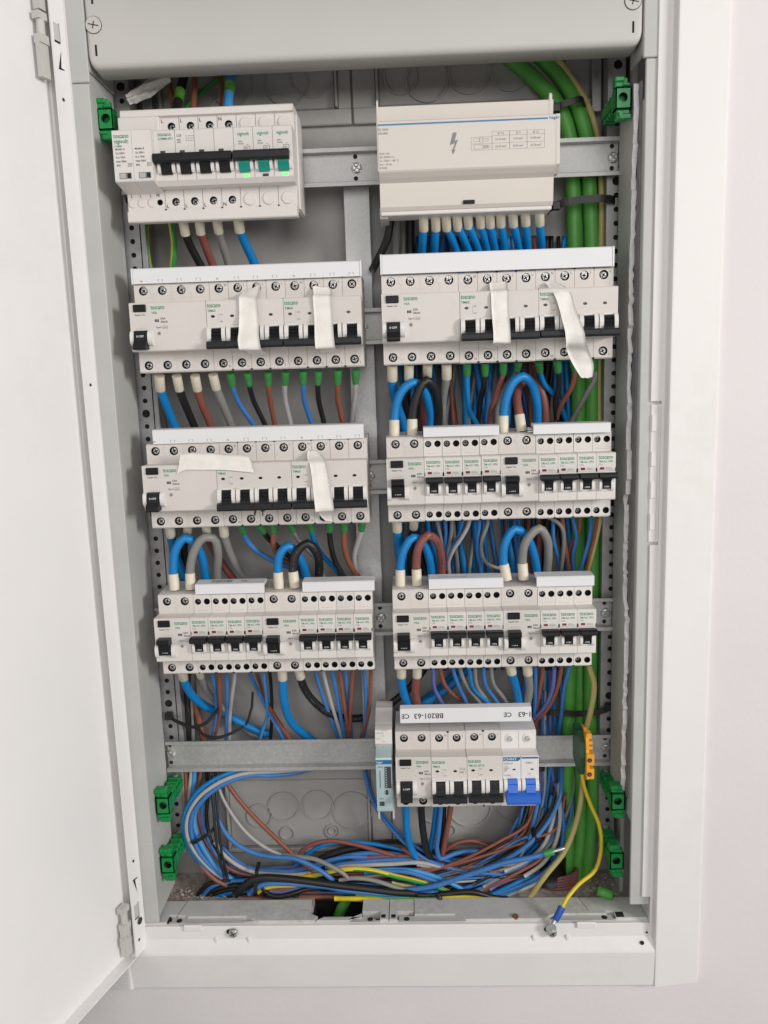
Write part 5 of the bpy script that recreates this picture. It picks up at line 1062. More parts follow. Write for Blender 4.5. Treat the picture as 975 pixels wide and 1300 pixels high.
('cable','black cable sweeping right under the right two-pole breaker of the left row',None,'k',4.2,[-115.2,36.0,-195.1,-114.6,38.0,-200.7,-112.8,50.0,-220.9,-102.9,62.0,-243.3,-89.1,70.0,-259.0,-69.2,80.0,-269.3,-47.0,88.0,-270.9,-32.8,92.0,-269.1],'w',None),
('wire','blue wire,first under the right four slim breakers of the left row',None,'b',2.1,[-98.7,38.0,-195.5,-98.8,44.0,-203.3,-94.1,60.0,-236.8,-83.9,78.0,-284.6,-80.7,84.0,-299.6],None,None),
('wire','pale grey wire,second under the right four slim breakers of the left row',None,'w',2.1,[-90.7,38.0,-195.6,-90.7,44.0,-203.5,-87.2,60.0,-236.9,-79.6,78.0,-284.7,-77.8,84.0,-299.6],None,None),
('wire','blue wire,third under the right four slim breakers of the left row',None,'b',2.1,[-81.3,38.0,-195.1,-81.3,44.0,-203.7,-78.8,60.0,-240.0,-75.3,78.0,-284.8,-74.2,84.0,-299.7],None,None),
('wire','brown wire,fourth under the right four slim breakers of the left row',None,'n',2.1,[-74.0,38.0,-195.3,-73.9,44.0,-203.1,-72.3,60.0,-244.5,-70.4,78.0,-285.6,-70.7,84.0,-299.7],None,None),
('wire','blue wire,fifth under the right four slim breakers of the left row',None,'b',2.1,[-67.6,38.0,-195.4,-67.9,44.0,-203.2,-68.4,60.0,-233.0,-68.3,78.0,-267.0,-67.7,84.0,-298.3],None,None),
('wire','brown wire,sixth under the right four slim breakers of the left row',None,'n',2.1,[-59.6,38.0,-195.6,-60.7,44.0,-203.4,-65.0,60.0,-240.3,-69.0,78.0,-284.9,-70.7,84.0,-299.7],None,None),
('wire','blue wire,seventh under the right four slim breakers of the left row',None,'b',2.1,[-48.3,38.0,-195.8,-48.5,44.0,-202.9,-48.7,60.0,-240.6,-53.2,78.0,-285.2,-56.4,84.0,-300.0],None,None),
('wire','brown wire,eighth under the right four slim breakers of the left row',None,'n',2.1,[-40.7,38.0,-196.0,-41.5,44.0,-203.0,-44.8,60.0,-245.0,-54.1,78.0,-285.2,-59.2,84.0,-299.9],None,None),
('cable','red-brown cable running down beside the left perforated post',None,'n',3.4,[-256.9,84.0,-193.6,-257.4,83.0,-215.4,-256.2,82.0,-250.0,-256.4,81.0,-287.8,-255.9,80.0,-307.3],None,None),
('cable','black cable running down right of the red-brown one by the left post',None,'k',3.4,[-246.9,84.0,-193.8,-247.0,84.0,-222.9,-247.2,84.0,-251.0,-248.9,83.0,-288.8,-249.8,82.0,-308.4],None,None),
('cable','brown cable behind the cable tie at the left post',None,'n',3.6,[-242.1,88.0,-195.3,-241.1,87.0,-224.2,-239.0,86.0,-256.2,-234.5,85.0,-282.9,-231.3,84.0,-309.7],None,None),
('wire','grey wire between the red-brown and black cables by the left post',None,'g',2.2,[-252.8,88.0,-195.0,-252.6,87.0,-224.0,-253.0,86.0,-258.8,-254.4,85.0,-289.7,-255.6,84.0,-309.3],None,None),
('wire','grey wire behind the tie tail near the left post',None,'g',2.2,[-236.0,80.0,-196.7,-241.7,83.0,-243.6,-244.2,86.0,-267.5,-244.2,84.0,-289.4,-244.3,82.0,-308.5],None,None),
('cable','bright blue cable under the left two-pole breaker of the lower right row',None,'B',4.4,[-9.6,36.0,-195.1,-9.8,38.0,-202.8,-9.3,46.0,-221.3,-3.6,58.0,-246.3,-0.5,64.0,-259.1],'w',None),
('cable','red-brown cable under the left two-pole breaker of the lower right row',None,'r',4.2,[6.9,36.0,-195.4,6.4,38.0,-203.1,4.1,46.0,-222.2,5.9,58.0,-246.5,7.8,64.0,-259.2],'w',None),
('cable','black cable slanting left behind the blue and red-brown cables',None,'k',4.0,[20.5,84.0,-205.9,11.8,81.0,-217.9,-2.6,78.0,-234.8,-24.1,75.5,-252.5,-34.2,74.0,-261.3],None,None),
('cable','dark blue cable slanting left behind the thin wires',None,'B',5.0,[71.4,92.0,-209.8,55.4,87.5,-224.1,33.8,83.0,-241.4,12.3,79.5,-254.1,-0.6,78.0,-263.6],None,None),
('cable','second dark blue cable slanting left behind the first one',None,'B',4.4,[57.4,94.0,-210.3,47.2,93.0,-226.0,31.3,92.0,-241.7,15.4,90.0,-252.6,-2.0,88.0,-266.4],None,None),
('wire','violet blue wire,first under the left four slim breakers of the lower right row',None,'p',2.1,[22.6,36.0,-193.7,22.9,40.0,-201.4,23.8,50.0,-223.5,32.8,62.0,-247.9,35.6,70.0,-260.9],None,None),
('wire','brown wire,second under the left four slim breakers of the lower right row',None,'n',2.1,[29.8,36.0,-193.8,30.6,40.0,-201.5,35.7,50.0,-222.3,49.4,62.0,-240.3,60.8,70.0,-249.6],None,None),
('wire','blue wire,third under the left four slim breakers of the lower right row',None,'b',2.1,[42.6,36.0,-194.1,43.7,40.0,-201.8,49.2,50.0,-222.6,57.8,62.0,-246.2,60.6,70.0,-259.8],None,None),
('wire','grey wire,fourth under the left four slim breakers of the lower right row',None,'g',2.1,[49.9,36.0,-194.2,51.0,40.0,-201.9,57.3,50.0,-221.6,72.6,62.0,-246.5,78.6,70.0,-260.2],None,None),
('wire','bright blue wire,fifth under the left four slim breakers of the lower right row',None,'B',2.1,[59.1,36.0,-194.4,60.2,40.0,-202.1,64.0,50.0,-224.3,81.4,62.0,-246.9,88.3,70.0,-260.3],None,None),
('wire','grey wire,sixth under the left four slim breakers of the lower right row',None,'g',2.1,[65.4,36.0,-194.5,65.9,40.0,-202.2,68.0,50.0,-221.8,79.4,62.0,-243.7,85.5,70.0,-260.3],None,None),
('wire','blue wire,seventh under the left four slim breakers of the lower right row',None,'b',2.1,[74.2,36.0,-194.7,74.6,40.0,-202.4,77.4,50.0,-222.0,87.6,62.0,-241.3,96.6,70.0,-257.6],None,None),
('wire','grey wire,eighth under the left four slim breakers of the lower right row',None,'g',2.1,[82.1,36.0,-194.9,82.5,40.0,-202.6,85.5,50.0,-220.7,97.9,62.0,-241.5,104.9,70.0,-254.8],None,None),
('cable','bright blue cable under the right two-pole breaker of the lower right row',None,'B',4.5,[101.5,36.0,-193.9,102.7,38.0,-201.6,108.6,50.0,-222.8,114.0,62.0,-248.7,115.8,68.0,-264.3],'w',None),
('cable','grey cable under the right two-pole breaker of the lower right row',None,'g',4.4,[118.4,36.0,-195.0,119.3,38.0,-202.7,122.7,50.0,-226.3,121.7,62.0,-250.4,121.3,68.0,-267.7],'w',None),
('wire','blue wire,first under the right three slim breakers of the lower right row',None,'b',2.2,[126.8,38.0,-195.1,127.9,44.0,-205.1,130.3,60.0,-236.8,131.8,76.0,-268.1,131.1,82.0,-290.8],None,None),
('wire','brown wire,second under the right three slim breakers of the lower right row',None,'n',2.2,[134.9,38.0,-195.3,135.3,44.0,-205.3,134.3,60.0,-236.9,134.6,76.0,-263.2,134.2,82.0,-287.5],None,None),
('wire','violet blue wire,third under the right three slim breakers of the lower right row',None,'p',2.2,[146.4,38.0,-195.5,147.0,42.8,-205.1,146.5,53.6,-231.3,139.6,66.4,-256.7,128.8,77.2,-273.6,121.6,82.0,-282.3],None,None),
('wire','brown wire,fourth under the right three slim breakers of the lower right row',None,'n',2.2,[153.8,38.0,-195.6,153.8,42.8,-205.2,151.1,53.6,-231.4,141.1,66.4,-260.8,131.2,77.2,-276.1,123.2,82.0,-287.3],None,None),
('wire','blue wire,fifth under the right three slim breakers of the lower right row',None,'b',2.2,[162.2,38.0,-195.8,161.5,42.8,-204.6,159.5,53.6,-226.8,159.0,66.4,-264.4,158.3,77.2,-289.1,158.0,82.0,-311.6],None,None),
('wire','olive earth wire from the last slim breaker into the earth terminal',None,'e',3.0,[180.8,36.0,-195.5,182.3,38.0,-201.6,187.1,40.0,-217.3,185.1,42.0,-246.4,180.3,46.0,-272.0,178.5,50.0,-283.5],None,None),
('wire','bright blue wire in the dense vertical bundle behind the right column','dense vertical bundle behind the right column','B',2.0,[-1.8,91.0,237.2,-3.0,91.7,175.7,-3.3,95.2,116.7,1.4,95.8,43.4,-5.0,95.1,-2.0,-5.0,92.2,-52.3,-10.2,95.1,-121.8,-2.8,92.0,-174.1,-3.1,92.3,-219.0],None,None),
('wire','bright blue wire in the dense vertical bundle behind the right column','dense vertical bundle behind the right column','B',2.0,[7.3,90.3,236.7,13.0,93.8,175.4,13.1,91.7,116.1,2.4,93.2,43.6,8.8,92.8,-2.1,7.8,92.1,-52.6,0.9,96.0,-122.3,-0.8,91.2,-173.8,-5.2,92.5,-219.0],None,None),
('wire','blue wire in the dense vertical bundle behind the right column','dense vertical bundle behind the right column','b',2.4,[18.8,94.4,237.0,13.7,95.8,175.6,13.2,90.1,116.0,18.7,91.7,43.2,6.7,95.8,-2.4,12.7,94.7,-53.1,6.0,92.5,-121.5,3.5,95.7,-175.4,1.1,93.7,-219.6],None,None),
('wire','black wire in the dense vertical bundle behind the right column','dense vertical bundle behind the right column','k',2.0,[25.4,94.4,236.8,24.8,93.6,175.0,21.7,95.8,115.9,21.7,93.6,43.0,15.7,93.3,-2.4,22.0,93.5,-53.2,14.3,91.9,-121.6,19.7,90.2,-174.0,9.5,95.0,-220.3],None,None),
('wire','blue wire in the dense vertical bundle behind the right column','dense vertical bundle behind the right column','b',2.4,[38.0,90.3,235.6,29.0,95.6,175.0,29.5,93.4,115.6,25.9,95.9,42.7,29.9,92.4,-2.7,24.0,95.4,-53.6,19.2,93.9,-122.2,23.1,94.7,-175.5,22.9,94.5,-220.3],None,None),
('cable','bright blue wire in the dense vertical bundle behind the right column','dense vertical bundle behind the right column','B',3.4,[36.5,94.0,236.3,43.1,90.3,174.0,44.8,95.4,115.2,39.9,90.8,42.6,40.7,95.8,-3.4,40.6,94.0,-53.7,42.4,90.4,-121.8,43.5,91.0,-174.7,35.7,93.8,-220.4],None,None),
('wire','blue wire in the dense vertical bundle behind the right column','dense vertical bundle behind the right column','b',2.4,[51.6,95.5,236.0,46.6,92.6,174.1,51.7,90.5,114.8,48.6,94.2,42.2,45.6,90.7,-2.9,47.7,93.4,-53.8,47.3,91.5,-122.3,42.9,94.6,-175.9,44.2,90.2,-219.2],None,None),
('wire','brown wire in the dense vertical bundle behind the right column','dense vertical bundle behind the right column','n',2.4,[58.2,95.1,235.7,52.6,94.7,174.1,48.7,90.4,114.9,54.3,95.3,41.9,58.5,91.2,-3.3,55.2,91.8,-53.7,52.5,95.0,-123.3,55.9,92.5,-175.5,50.9,94.8,-221.0],None,None),
('wire','grey wire in the dense vertical bundle behind the right column','dense vertical bundle behind the right column','g',2.0,[66.1,95.9,235.6,56.0,93.8,173.9,57.5,94.1,114.7,63.4,93.7,41.8,53.5,91.9,-3.3,58.7,95.5,-54.5,60.0,92.8,-122.9,52.1,95.5,-176.3,59.6,91.8,-220.1],None,None),
('wire','bright blue wire in the dense vertical bundle behind the right column','dense vertical bundle behind the right column','B',2.4,[75.7,93.9,234.9,72.0,95.4,173.5,73.6,92.0,114.2,71.3,92.2,41.6,62.8,91.0,-3.4,69.4,95.3,-54.7,68.3,93.6,-123.3,63.5,93.1,-175.9,63.2,94.5,-221.2],None,None),
('cable','grey wire in the dense vertical bundle behind the right column','dense vertical bundle behind the right column','g',3.4,[74.5,91.4,234.5,72.5,92.9,173.3,80.8,91.3,113.9,81.1,92.2,41.3,78.7,94.5,-4.3,72.4,93.2,-54.4,80.4,93.2,-123.4,77.6,92.7,-176.0,79.5,94.8,-221.6],None,None),
('wire','bright blue wire in the dense vertical bundle behind the right column','dense vertical bundle behind the right column','B',2.0,[90.9,94.5,234.4,83.8,92.9,172.9,81.9,93.8,113.9,85.4,92.9,41.2,89.9,93.6,-4.5,84.0,90.4,-54.2,83.2,95.5,-124.1,87.9,90.4,-175.5,81.3,90.8,-220.1],None,None),
('wire','blue wire in the dense vertical bundle behind the right column','dense vertical bundle behind the right column','b',2.4,[89.9,95.7,234.7,92.5,95.3,172.8,92.2,94.3,113.6,86.4,93.4,41.1,87.0,94.2,-4.5,88.1,94.3,-55.0,96.0,93.3,-123.8,93.7,93.0,-176.5,89.1,90.9,-220.4],None,None),
('wire','bright blue wire in the dense vertical bundle behind the right column','dense vertical bundle behind the right column','B',2.0,[101.6,91.4,233.5,96.5,93.3,172.5,98.8,92.9,113.4,103.2,94.3,40.5,100.4,91.1,-4.5,101.4,95.0,-55.5,104.4,96.0,-124.7,102.7,94.2,-177.0,91.5,95.5,-222.1],None,None),
('cable','red-brown wire in the dense vertical bundle behind the right column','dense vertical bundle behind the right column','r',3.4,[108.7,95.0,233.9,115.2,94.8,172.0,106.9,90.5,113.1,116.6,91.4,40.3,113.0,91.9,-4.9,114.7,90.6,-55.1,113.4,95.9,-124.9,114.3,90.2,-176.0,109.2,91.9,-221.1],None,None),
('wire','bright blue wire in the dense vertical bundle behind the right column','dense vertical bundle behind the right column','B',2.0,[120.1,93.7,233.2,113.3,93.7,172.0,114.9,90.1,112.8,119.1,94.4,40.1,116.4,90.2,-4.8,115.3,92.9,-55.5,109.9,90.9,-123.5,117.2,92.2,-176.7,119.2,95.3,-222.6],None,None),
('wire','blue wire in the dense vertical bundle behind the right column','dense vertical bundle behind the right column','b',2.4,[127.0,92.0,232.7,122.2,95.5,171.8,118.8,95.7,112.8,129.3,95.6,39.7,128.9,92.5,-5.4,126.5,94.5,-56.1,128.2,91.3,-124.1,122.0,91.7,-176.7,128.1,90.5,-221.0],None,None),
('wire','blue wire in the dense vertical bundle behind the right column','dense vertical bundle behind the right column','b',2.0,[130.4,91.5,232.5,132.3,95.1,171.5,128.7,90.7,112.4,136.8,95.8,39.5,136.1,91.8,-5.5,134.0,93.4,-56.1,137.6,94.0,-125.0,139.8,95.4,-178.2,136.0,90.5,-221.1],None,None),
('wire','brown wire in the dense vertical bundle behind the right column','dense vertical bundle behind the right column','n',2.0,[135.5,94.0,232.7,134.7,91.6,171.0,138.4,95.5,112.2,135.7,94.0,39.6,138.5,93.0,-5.7,145.2,95.1,-56.6,149.6,94.8,-125.5,138.8,92.4,-177.2,150.9,93.6,-222.6],None,None),
('cable','red-brown wire in the dense vertical bundle behind the right column','dense vertical bundle behind the right column','r',3.4,[142.4,91.3,232.0,143.3,90.2,170.6,147.8,91.1,111.8,141.2,95.0,39.4,140.8,94.4,-6.0,150.2,95.6,-56.9,144.8,93.0,-124.9,141.9,90.2,-176.6,151.8,91.8,-221.9],None,None),
('wire','black wire in the dense vertical bundle behind the right column','dense vertical bundle behind the right column','k',2.0,[152.2,95.0,232.3,150.5,91.4,170.5,150.8,92.0,111.7,148.3,90.1,39.5,154.9,94.0,-6.3,152.3,92.3,-56.3,149.3,91.4,-124.6,157.7,93.5,-178.0,159.3,93.7,-222.8],None,None),
('wire','black wire in the dense vertical bundle behind the right column','dense vertical bundle behind the right column','k',2.0,[158.4,90.4,231.3,160.0,93.8,170.4,156.2,91.2,111.5,164.1,91.0,39.0,163.4,93.3,-6.5,160.4,90.8,-56.3,169.8,95.0,-126.0,158.1,93.2,-177.9,167.3,92.1,-222.3],None,None),
('cable','bright blue wire in the dense vertical bundle behind the right column','dense vertical bundle behind the right column','B',3.4,[171.5,95.1,231.6,171.9,95.1,170.1,163.0,90.4,111.3,165.9,92.6,38.8,167.6,90.5,-6.3,175.1,92.5,-57.0,176.7,95.5,-126.3,167.2,91.7,-177.6,169.8,95.1,-223.5],None,None),
('wire','bright blue wire in the dense vertical bundle behind the right column','dense vertical bundle behind the right column','B',2.4,[9.5,87.8,236.2,8.2,87.3,174.9,9.7,87.8,116.1,-5.1,85.1,44.3,-0.9,85.1,-1.0,-7.1,86.0,-51.1,-0.8,82.8,-118.9,-2.8,85.5,-172.0,-1.0,85.5,-216.5],None,None),
('wire','blue wire in the dense vertical bundle behind the right column','dense vertical bundle behind the right column','b',2.0,[12.9,83.6,235.4,3.6,85.5,174.9,8.2,85.4,116.1,7.3,85.6,43.9,3.4,86.2,-1.2,5.5,87.7,-51.7,6.9,83.0,-119.1,15.2,83.0,-171.6,3.6,87.7,-217.5],None,None),
('cable','black wire in the dense vertical bundle behind the right column','dense vertical bundle behind the right column','k',3.4,[22.5,85.3,235.3,20.6,83.3,174.1,21.4,83.5,115.6,10.1,87.8,43.7,17.5,84.4,-1.4,9.4,83.5,-51.1,17.1,84.6,-119.8,10.1,86.4,-172.6,12.1,83.7,-216.2],None,None),
('wire','blue wire in the dense vertical bundle behind the right column','dense vertical bundle behind the right column','b',2.4,[27.2,85.3,235.2,16.4,82.5,174.2,23.9,82.9,115.5,19.6,84.7,43.6,21.9,85.1,-1.6,13.2,86.5,-51.7,9.0,82.6,-119.1,16.5,82.6,-171.5,13.2,82.8,-215.8],None,None),
('wire','bright blue wire in the dense vertical bundle behind the right column','dense vertical bundle behind the right column','B',2.0,[31.4,87.5,235.4,32.6,83.7,173.8,30.3,84.0,115.3,36.9,82.2,43.2,36.5,87.3,-2.3,30.2,85.8,-52.0,25.9,86.0,-120.4,35.9,83.4,-172.2,25.8,83.1,-216.2],None,None),
('cable','blue wire in the dense vertical bundle behind the right column','dense vertical bundle behind the right column','b',3.4,[44.8,87.8,235.0,38.3,84.9,173.7,42.0,85.6,115.0,39.6,82.8,43.1,35.3,84.9,-2.0,33.6,84.3,-51.9,31.9,84.9,-120.2,30.4,85.7,-172.8,33.0,86.9,-217.7],None,None),
('wire','brown wire in the dense vertical bundle behind the right column','dense vertical bundle behind the right column','n',2.4,[55.3,85.4,234.2,50.8,83.6,173.1,47.5,82.3,114.7,50.7,82.4,42.8,50.2,84.6,-2.4,47.9,86.3,-52.6,41.2,85.8,-120.7,39.1,83.3,-172.2,39.0,86.8,-217.8],None,None),
('wire','grey wire in the dense vertical bundle behind the right column','dense vertical bundle behind the right column','g',2.4,[54.7,87.4,234.5,45.8,82.3,173.2,52.9,86.7,114.7,41.9,82.4,43.1,45.4,86.3,-2.4,47.9,82.3,-51.9,52.6,86.4,-121.1,47.9,84.2,-172.7,41.2,87.7,-218.2],None,None),
('cable','bright blue wire in the dense vertical bundle behind the right column','dense vertical bundle behind the right column','B',3.4,[66.2,83.5,233.5,57.9,85.4,173.1,62.2,83.6,114.3,63.4,86.1,42.2,64.6,84.0,-2.7,55.1,86.2,-52.8,61.2,86.7,-121.3,62.5,86.2,-173.6,67.5,82.7,-216.9],None,None),
('wire','grey wire in the dense vertical bundle behind the right column','dense vertical bundle behind the right column','g',2.0,[66.9,86.6,234.0,67.5,83.1,172.5,74.1,86.9,114.0,66.5,85.5,42.2,71.7,83.6,-2.8,71.7,87.5,-53.4,64.3,82.0,-120.2,71.9,84.4,-173.3,64.9,85.6,-217.9],None,None),
('cable','bright blue wire in the dense vertical bundle behind the right column','dense vertical bundle behind the right column','B',3.4,[75.7,84.6,233.3,75.4,86.5,172.6,74.0,84.2,114.0,84.5,87.9,41.5,80.8,87.9,-3.6,71.2,86.6,-53.2,77.1,82.5,-120.6,74.7,84.8,-173.4,68.3,83.6,-217.2],None,None),
('wire','blue wire in the dense vertical bundle behind the right column','dense vertical bundle behind the right column','b',2.0,[85.5,85.8,233.1,81.2,84.4,172.2,84.4,83.0,113.6,85.9,84.8,41.6,80.9,86.0,-3.4,80.1,83.8,-53.0,77.7,83.6,-121.0,87.5,84.6,-173.7,83.9,86.2,-218.5],None,None),
('wire','bright blue wire in the dense vertical bundle behind the right column','dense vertical bundle behind the right column','B',2.4,[92.0,86.4,233.0,92.0,82.8,171.7,90.1,84.4,113.4,84.1,83.5,41.8,86.2,83.0,-3.2,80.5,86.4,-53.5,85.0,87.7,-122.2,80.1,85.2,-173.7,79.2,84.2,-217.7],None,None),
('wire','red-brown wire in the dense vertical bundle behind the right column','dense vertical bundle behind the right column','r',2.0,[102.7,82.7,232.0,96.5,87.5,172.0,102.1,87.8,113.2,98.5,87.0,41.1,99.8,83.6,-3.6,104.0,84.7,-53.8,99.2,87.7,-122.5,103.4,86.7,-174.7,98.7,82.4,-217.4],None,None),
('cable','bright blue wire in the dense vertical bundle behind the right column','dense vertical bundle behind the right column','B',3.4,[106.1,82.7,231.9,111.9,84.3,171.1,111.8,86.7,112.8,105.9,85.1,41.0,106.0,84.7,-3.9,105.0,87.3,-54.2,111.1,83.0,-121.6,105.0,87.1,-174.8,110.9,85.1,-218.6],None,None),
('wire','blue wire in the dense vertical bundle behind the right column','dense vertical bundle behind the right column','b',2.4,[111.5,85.3,232.1,114.0,87.1,171.3,112.1,82.9,112.7,116.6,83.4,40.8,111.3,84.2,-4.0,116.8,82.5,-53.7,115.8,83.5,-121.8,121.2,87.4,-175.3,115.5,87.1,-219.5],None,None),
('wire','blue wire in the dense vertical bundle behind the right column','dense vertical bundle behind the right column','b',2.4,[119.4,84.2,231.7,122.0,87.7,171.1,116.8,82.5,112.5,115.4,85.1,40.7,120.1,84.8,-4.3,112.7,83.0,-53.7,118.0,84.1,-122.0,112.0,84.2,-174.1,114.3,84.1,-218.3],None,None),
('wire','brown wire in the dense vertical bundle behind the right column','dense vertical bundle behind the right column','n',2.4,[129.3,83.1,231.1,128.4,84.4,170.6,129.7,85.3,112.2,130.2,83.9,40.4,132.9,87.5,-5.0,127.8,86.8,-54.7,127.9,85.6,-122.6,130.0,84.0,-174.4,134.4,85.0,-219.1],None,None),
('cable','red-brown wire in the dense vertical bundle behind the right column','dense vertical bundle behind the right column','r',3.4,[133.2,87.9,231.8,137.0,82.4,170.1,132.1,85.5,112.1,142.2,87.3,39.8,130.4,83.0,-4.4,138.4,86.1,-54.9,136.9,84.0,-122.4,138.8,85.8,-175.2,130.3,84.8,-218.9],None,None),
('cable','black wire in the dense vertical bundle behind the right column','dense vertical bundle behind the right column','k',3.4,[146.0,84.7,230.8,147.6,86.0,170.1,148.0,84.9,111.6,139.0,84.8,40.1,148.0,84.8,-5.1,147.6,87.2,-55.3,144.9,86.5,-123.3,149.6,83.9,-174.8,146.2,82.3,-218.3],None,None),
('wire','black wire in the dense vertical bundle behind the right column','dense vertical bundle behind the right column','k',2.0,[151.2,86.0,230.8,149.6,86.3,170.0,152.3,86.0,111.5,146.4,86.3,39.8,149.9,86.4,-5.3,155.9,87.3,-55.6,146.5,84.4,-122.8,152.2,82.6,-174.4,152.7,87.8,-220.5],None,None),
('wire','bright blue wire in the dense vertical bundle behind the right column','dense vertical bundle behind the right column','B',2.0,[163.1,82.4,229.8,156.2,84.7,169.7,154.7,85.8,111.4,157.3,86.7,39.4,163.3,84.9,-5.5,165.0,87.4,-55.8,167.9,83.8,-123.1,169.8,84.1,-175.3,166.9,83.2,-219.0],None,None),
('wire','bright blue wire in the dense vertical bundle behind the right column','dense vertical bundle behind the right column','B',2.4,[163.7,85.1,230.2,161.5,82.2,169.2,165.4,85.7,111.1,168.4,83.4,39.3,168.0,87.1,-5.9,167.7,82.9,-55.1,174.8,87.8,-124.3,173.7,83.1,-175.1,173.1,83.2,-219.2],None,None),
('wire','blue wire in the bundle left of the green trunk cables','wires left of the green trunk cables','b',2.1,[110.7,90.0,-167.1,122.8,88.0,-219.9,119.4,86.0,-264.2,120.6,84.0,-318.3,125.5,80.0,-362.8,110.6,70.0,-389.7,88.1,66.0,-424.6,39.4,62.0,-442.8],None,None),
('wire','bright blue wire in the bundle left of the green trunk cables','wires left of the green trunk cables','B',2.1,[115.4,90.0,-167.2,126.6,88.0,-220.0,120.6,86.0,-264.2,126.0,84.0,-318.4,124.2,80.0,-362.8,118.8,70.0,-389.8,83.2,66.0,-424.6,39.3,62.0,-455.9],None,None),
('wire','black wire in the bundle left of the green trunk cables','wires left of the green trunk cables','k',2.1,[121.4,90.0,-167.3,125.0,88.0,-220.0,123.8,86.0,-264.3,128.9,84.0,-318.5,130.7,80.0,-362.9,117.7,70.0,-389.8,84.4,66.0,-424.6,52.7,62.0,-453.5],None,None),
('wire','blue wire in the bundle left of the green trunk cables','wires left of the green trunk cables','b',2.1,[126.3,90.0,-167.4,131.9,88.0,-220.1,133.0,86.0,-264.5,137.6,84.0,-318.6,136.1,80.0,-363.0,124.1,70.0,-389.9,93.0,66.0,-424.7,50.1,62.0,-451.7],None,None),
('wire','brown wire in the bundle left of the green trunk cables','wires left of the green trunk cables','n',2.1,[127.4,90.0,-167.4,138.7,88.0,-220.3,134.5,86.0,-264.5,140.3,84.0,-318.6,138.3,80.0,-363.0,126.2,70.0,-389.9,96.8,66.0,-424.7,57.5,62.0,-454.2],None,None),
('wire','blue wire in the bundle left of the green trunk cables','wires left of the green trunk cables','b',2.1,[134.8,90.0,-167.6,137.5,88.0,-220.2,142.8,86.0,-264.6,139.4,84.0,-318.6,142.0,80.0,-363.1,132.1,70.0,-390.0,106.7,66.0,-424.8,61.7,62.0,-444.7],None,None),
('wire','pale grey wire in the bundle left of the green trunk cables','wires left of the green trunk cables','w',2.1,[134.3,90.0,-167.6,144.4,88.0,-220.4,144.4,86.0,-264.7,144.6,84.0,-318.7,142.3,80.0,-363.1,134.1,70.0,-390.0,105.4,66.0,-424.8,68.6,62.0,-438.0],None,None),
('wire','bright blue wire in the bundle left of the green trunk cables','wires left of the green trunk cables','B',2.1,[137.7,90.0,-167.6,146.3,88.0,-220.4,143.4,86.0,-264.6,150.4,84.0,-318.8,146.0,80.0,-363.1,140.3,70.0,-390.1,113.8,66.0,-424.9,62.0,62.0,-449.7],None,None),
('wire','violet blue wire in the bundle left of the green trunk cables','wires left of the green trunk cables','p',2.1,[144.1,90.0,-167.8,149.5,88.0,-220.5,150.9,86.0,-264.8,150.3,84.0,-318.8,153.3,80.0,-363.2,141.6,70.0,-390.1,114.9,66.0,-424.9,80.9,62.0,-436.7],None,None),
('wire','bright blue wire in the bundle left of the green trunk cables','wires left of the green trunk cables','B',2.1,[145.4,90.0,-167.8,154.6,88.0,-220.6,154.7,86.0,-264.8,160.5,84.0,-319.0,158.1,80.0,-363.3,148.7,70.0,-390.2,122.5,66.0,-425.0,74.2,62.0,-451.4],None,None),
('wire','blue wire in the bundle left of the green trunk cables','wires left of the green trunk cables','b',2.1,[150.5,90.0,-167.9,161.7,88.0,-220.7,163.4,86.0,-265.0,164.0,84.0,-319.0,160.3,80.0,-363.3,157.2,70.0,-390.4,127.8,66.0,-425.1,73.4,62.0,-452.4],None,None),
('wire','black wire in the bundle left of the green trunk cables','wires left of the green trunk cables','k',2.1,[157.9,90.0,-168.1,164.4,88.0,-220.8,167.2,86.0,-265.1,170.6,84.0,-319.1,167.1,80.0,-363.4,156.9,70.0,-390.4,125.8,66.0,-425.1,88.9,62.0,-444.7],None,None),
('wire','grey wire in the bundle left of the green trunk cables','wires left of the green trunk cables','g',2.1,[158.3,90.0,-168.1,167.1,88.0,-220.8,167.7,86.0,-265.1,173.0,84.0,-319.2,173.7,80.0,-363.5,160.8,70.0,-390.4,126.0,66.0,-425.1,72.7,62.0,-440.7],None,None),
('wire','blue wire in the bundle left of the green trunk cables','wires left of the green trunk cables','b',2.1,[161.5,90.0,-168.2,173.2,88.0,-220.9,173.1,86.0,-265.2,171.7,84.0,-319.2,173.8,80.0,-363.5,168.1,70.0,-390.5,127.1,66.0,-425.1,100.3,62.0,-452.5],None,None),
('wire','grey wire hanging straight below the left end of the lowest rail,leftmost',None,'g',2.16,[-257.0,78.0,-309.2,-256.4,74.8,-322.9,-255.9,71.6,-351.9,-254.8,68.4,-376.4,-249.2,65.6,-420.0,-237.1,64.0,-441.1],None,None),
('wire','brown wire hanging straight below the left end of the lowest rail',None,'n',2.16,[-252.7,78.0,-309.3,-252.4,74.8,-323.0,-252.5,71.6,-352.0,-249.8,68.4,-376.5,-238.6,65.6,-413.9,-222.6,64.0,-441.3],None,None),
('wire','pale grey wire hanging below the left end of the lowest rail',None,'w',2.16,[-246.5,78.0,-309.4,-246.3,74.8,-323.0,-249.6,71.6,-352.0,-251.1,68.4,-374.9,-245.6,65.6,-410.6,-229.8,64.0,-441.2],None,None),
('wire','light blue cable hanging below the left end of the lowest rail',None,'c',2.88,[-242.2,78.0,-309.4,-242.7,75.3,-323.4,-245.2,72.7,-352.7,-246.8,70.0,-379.0,-242.0,67.3,-403.9,-230.6,65.3,-426.3,-217.0,64.0,-444.5],None,None),
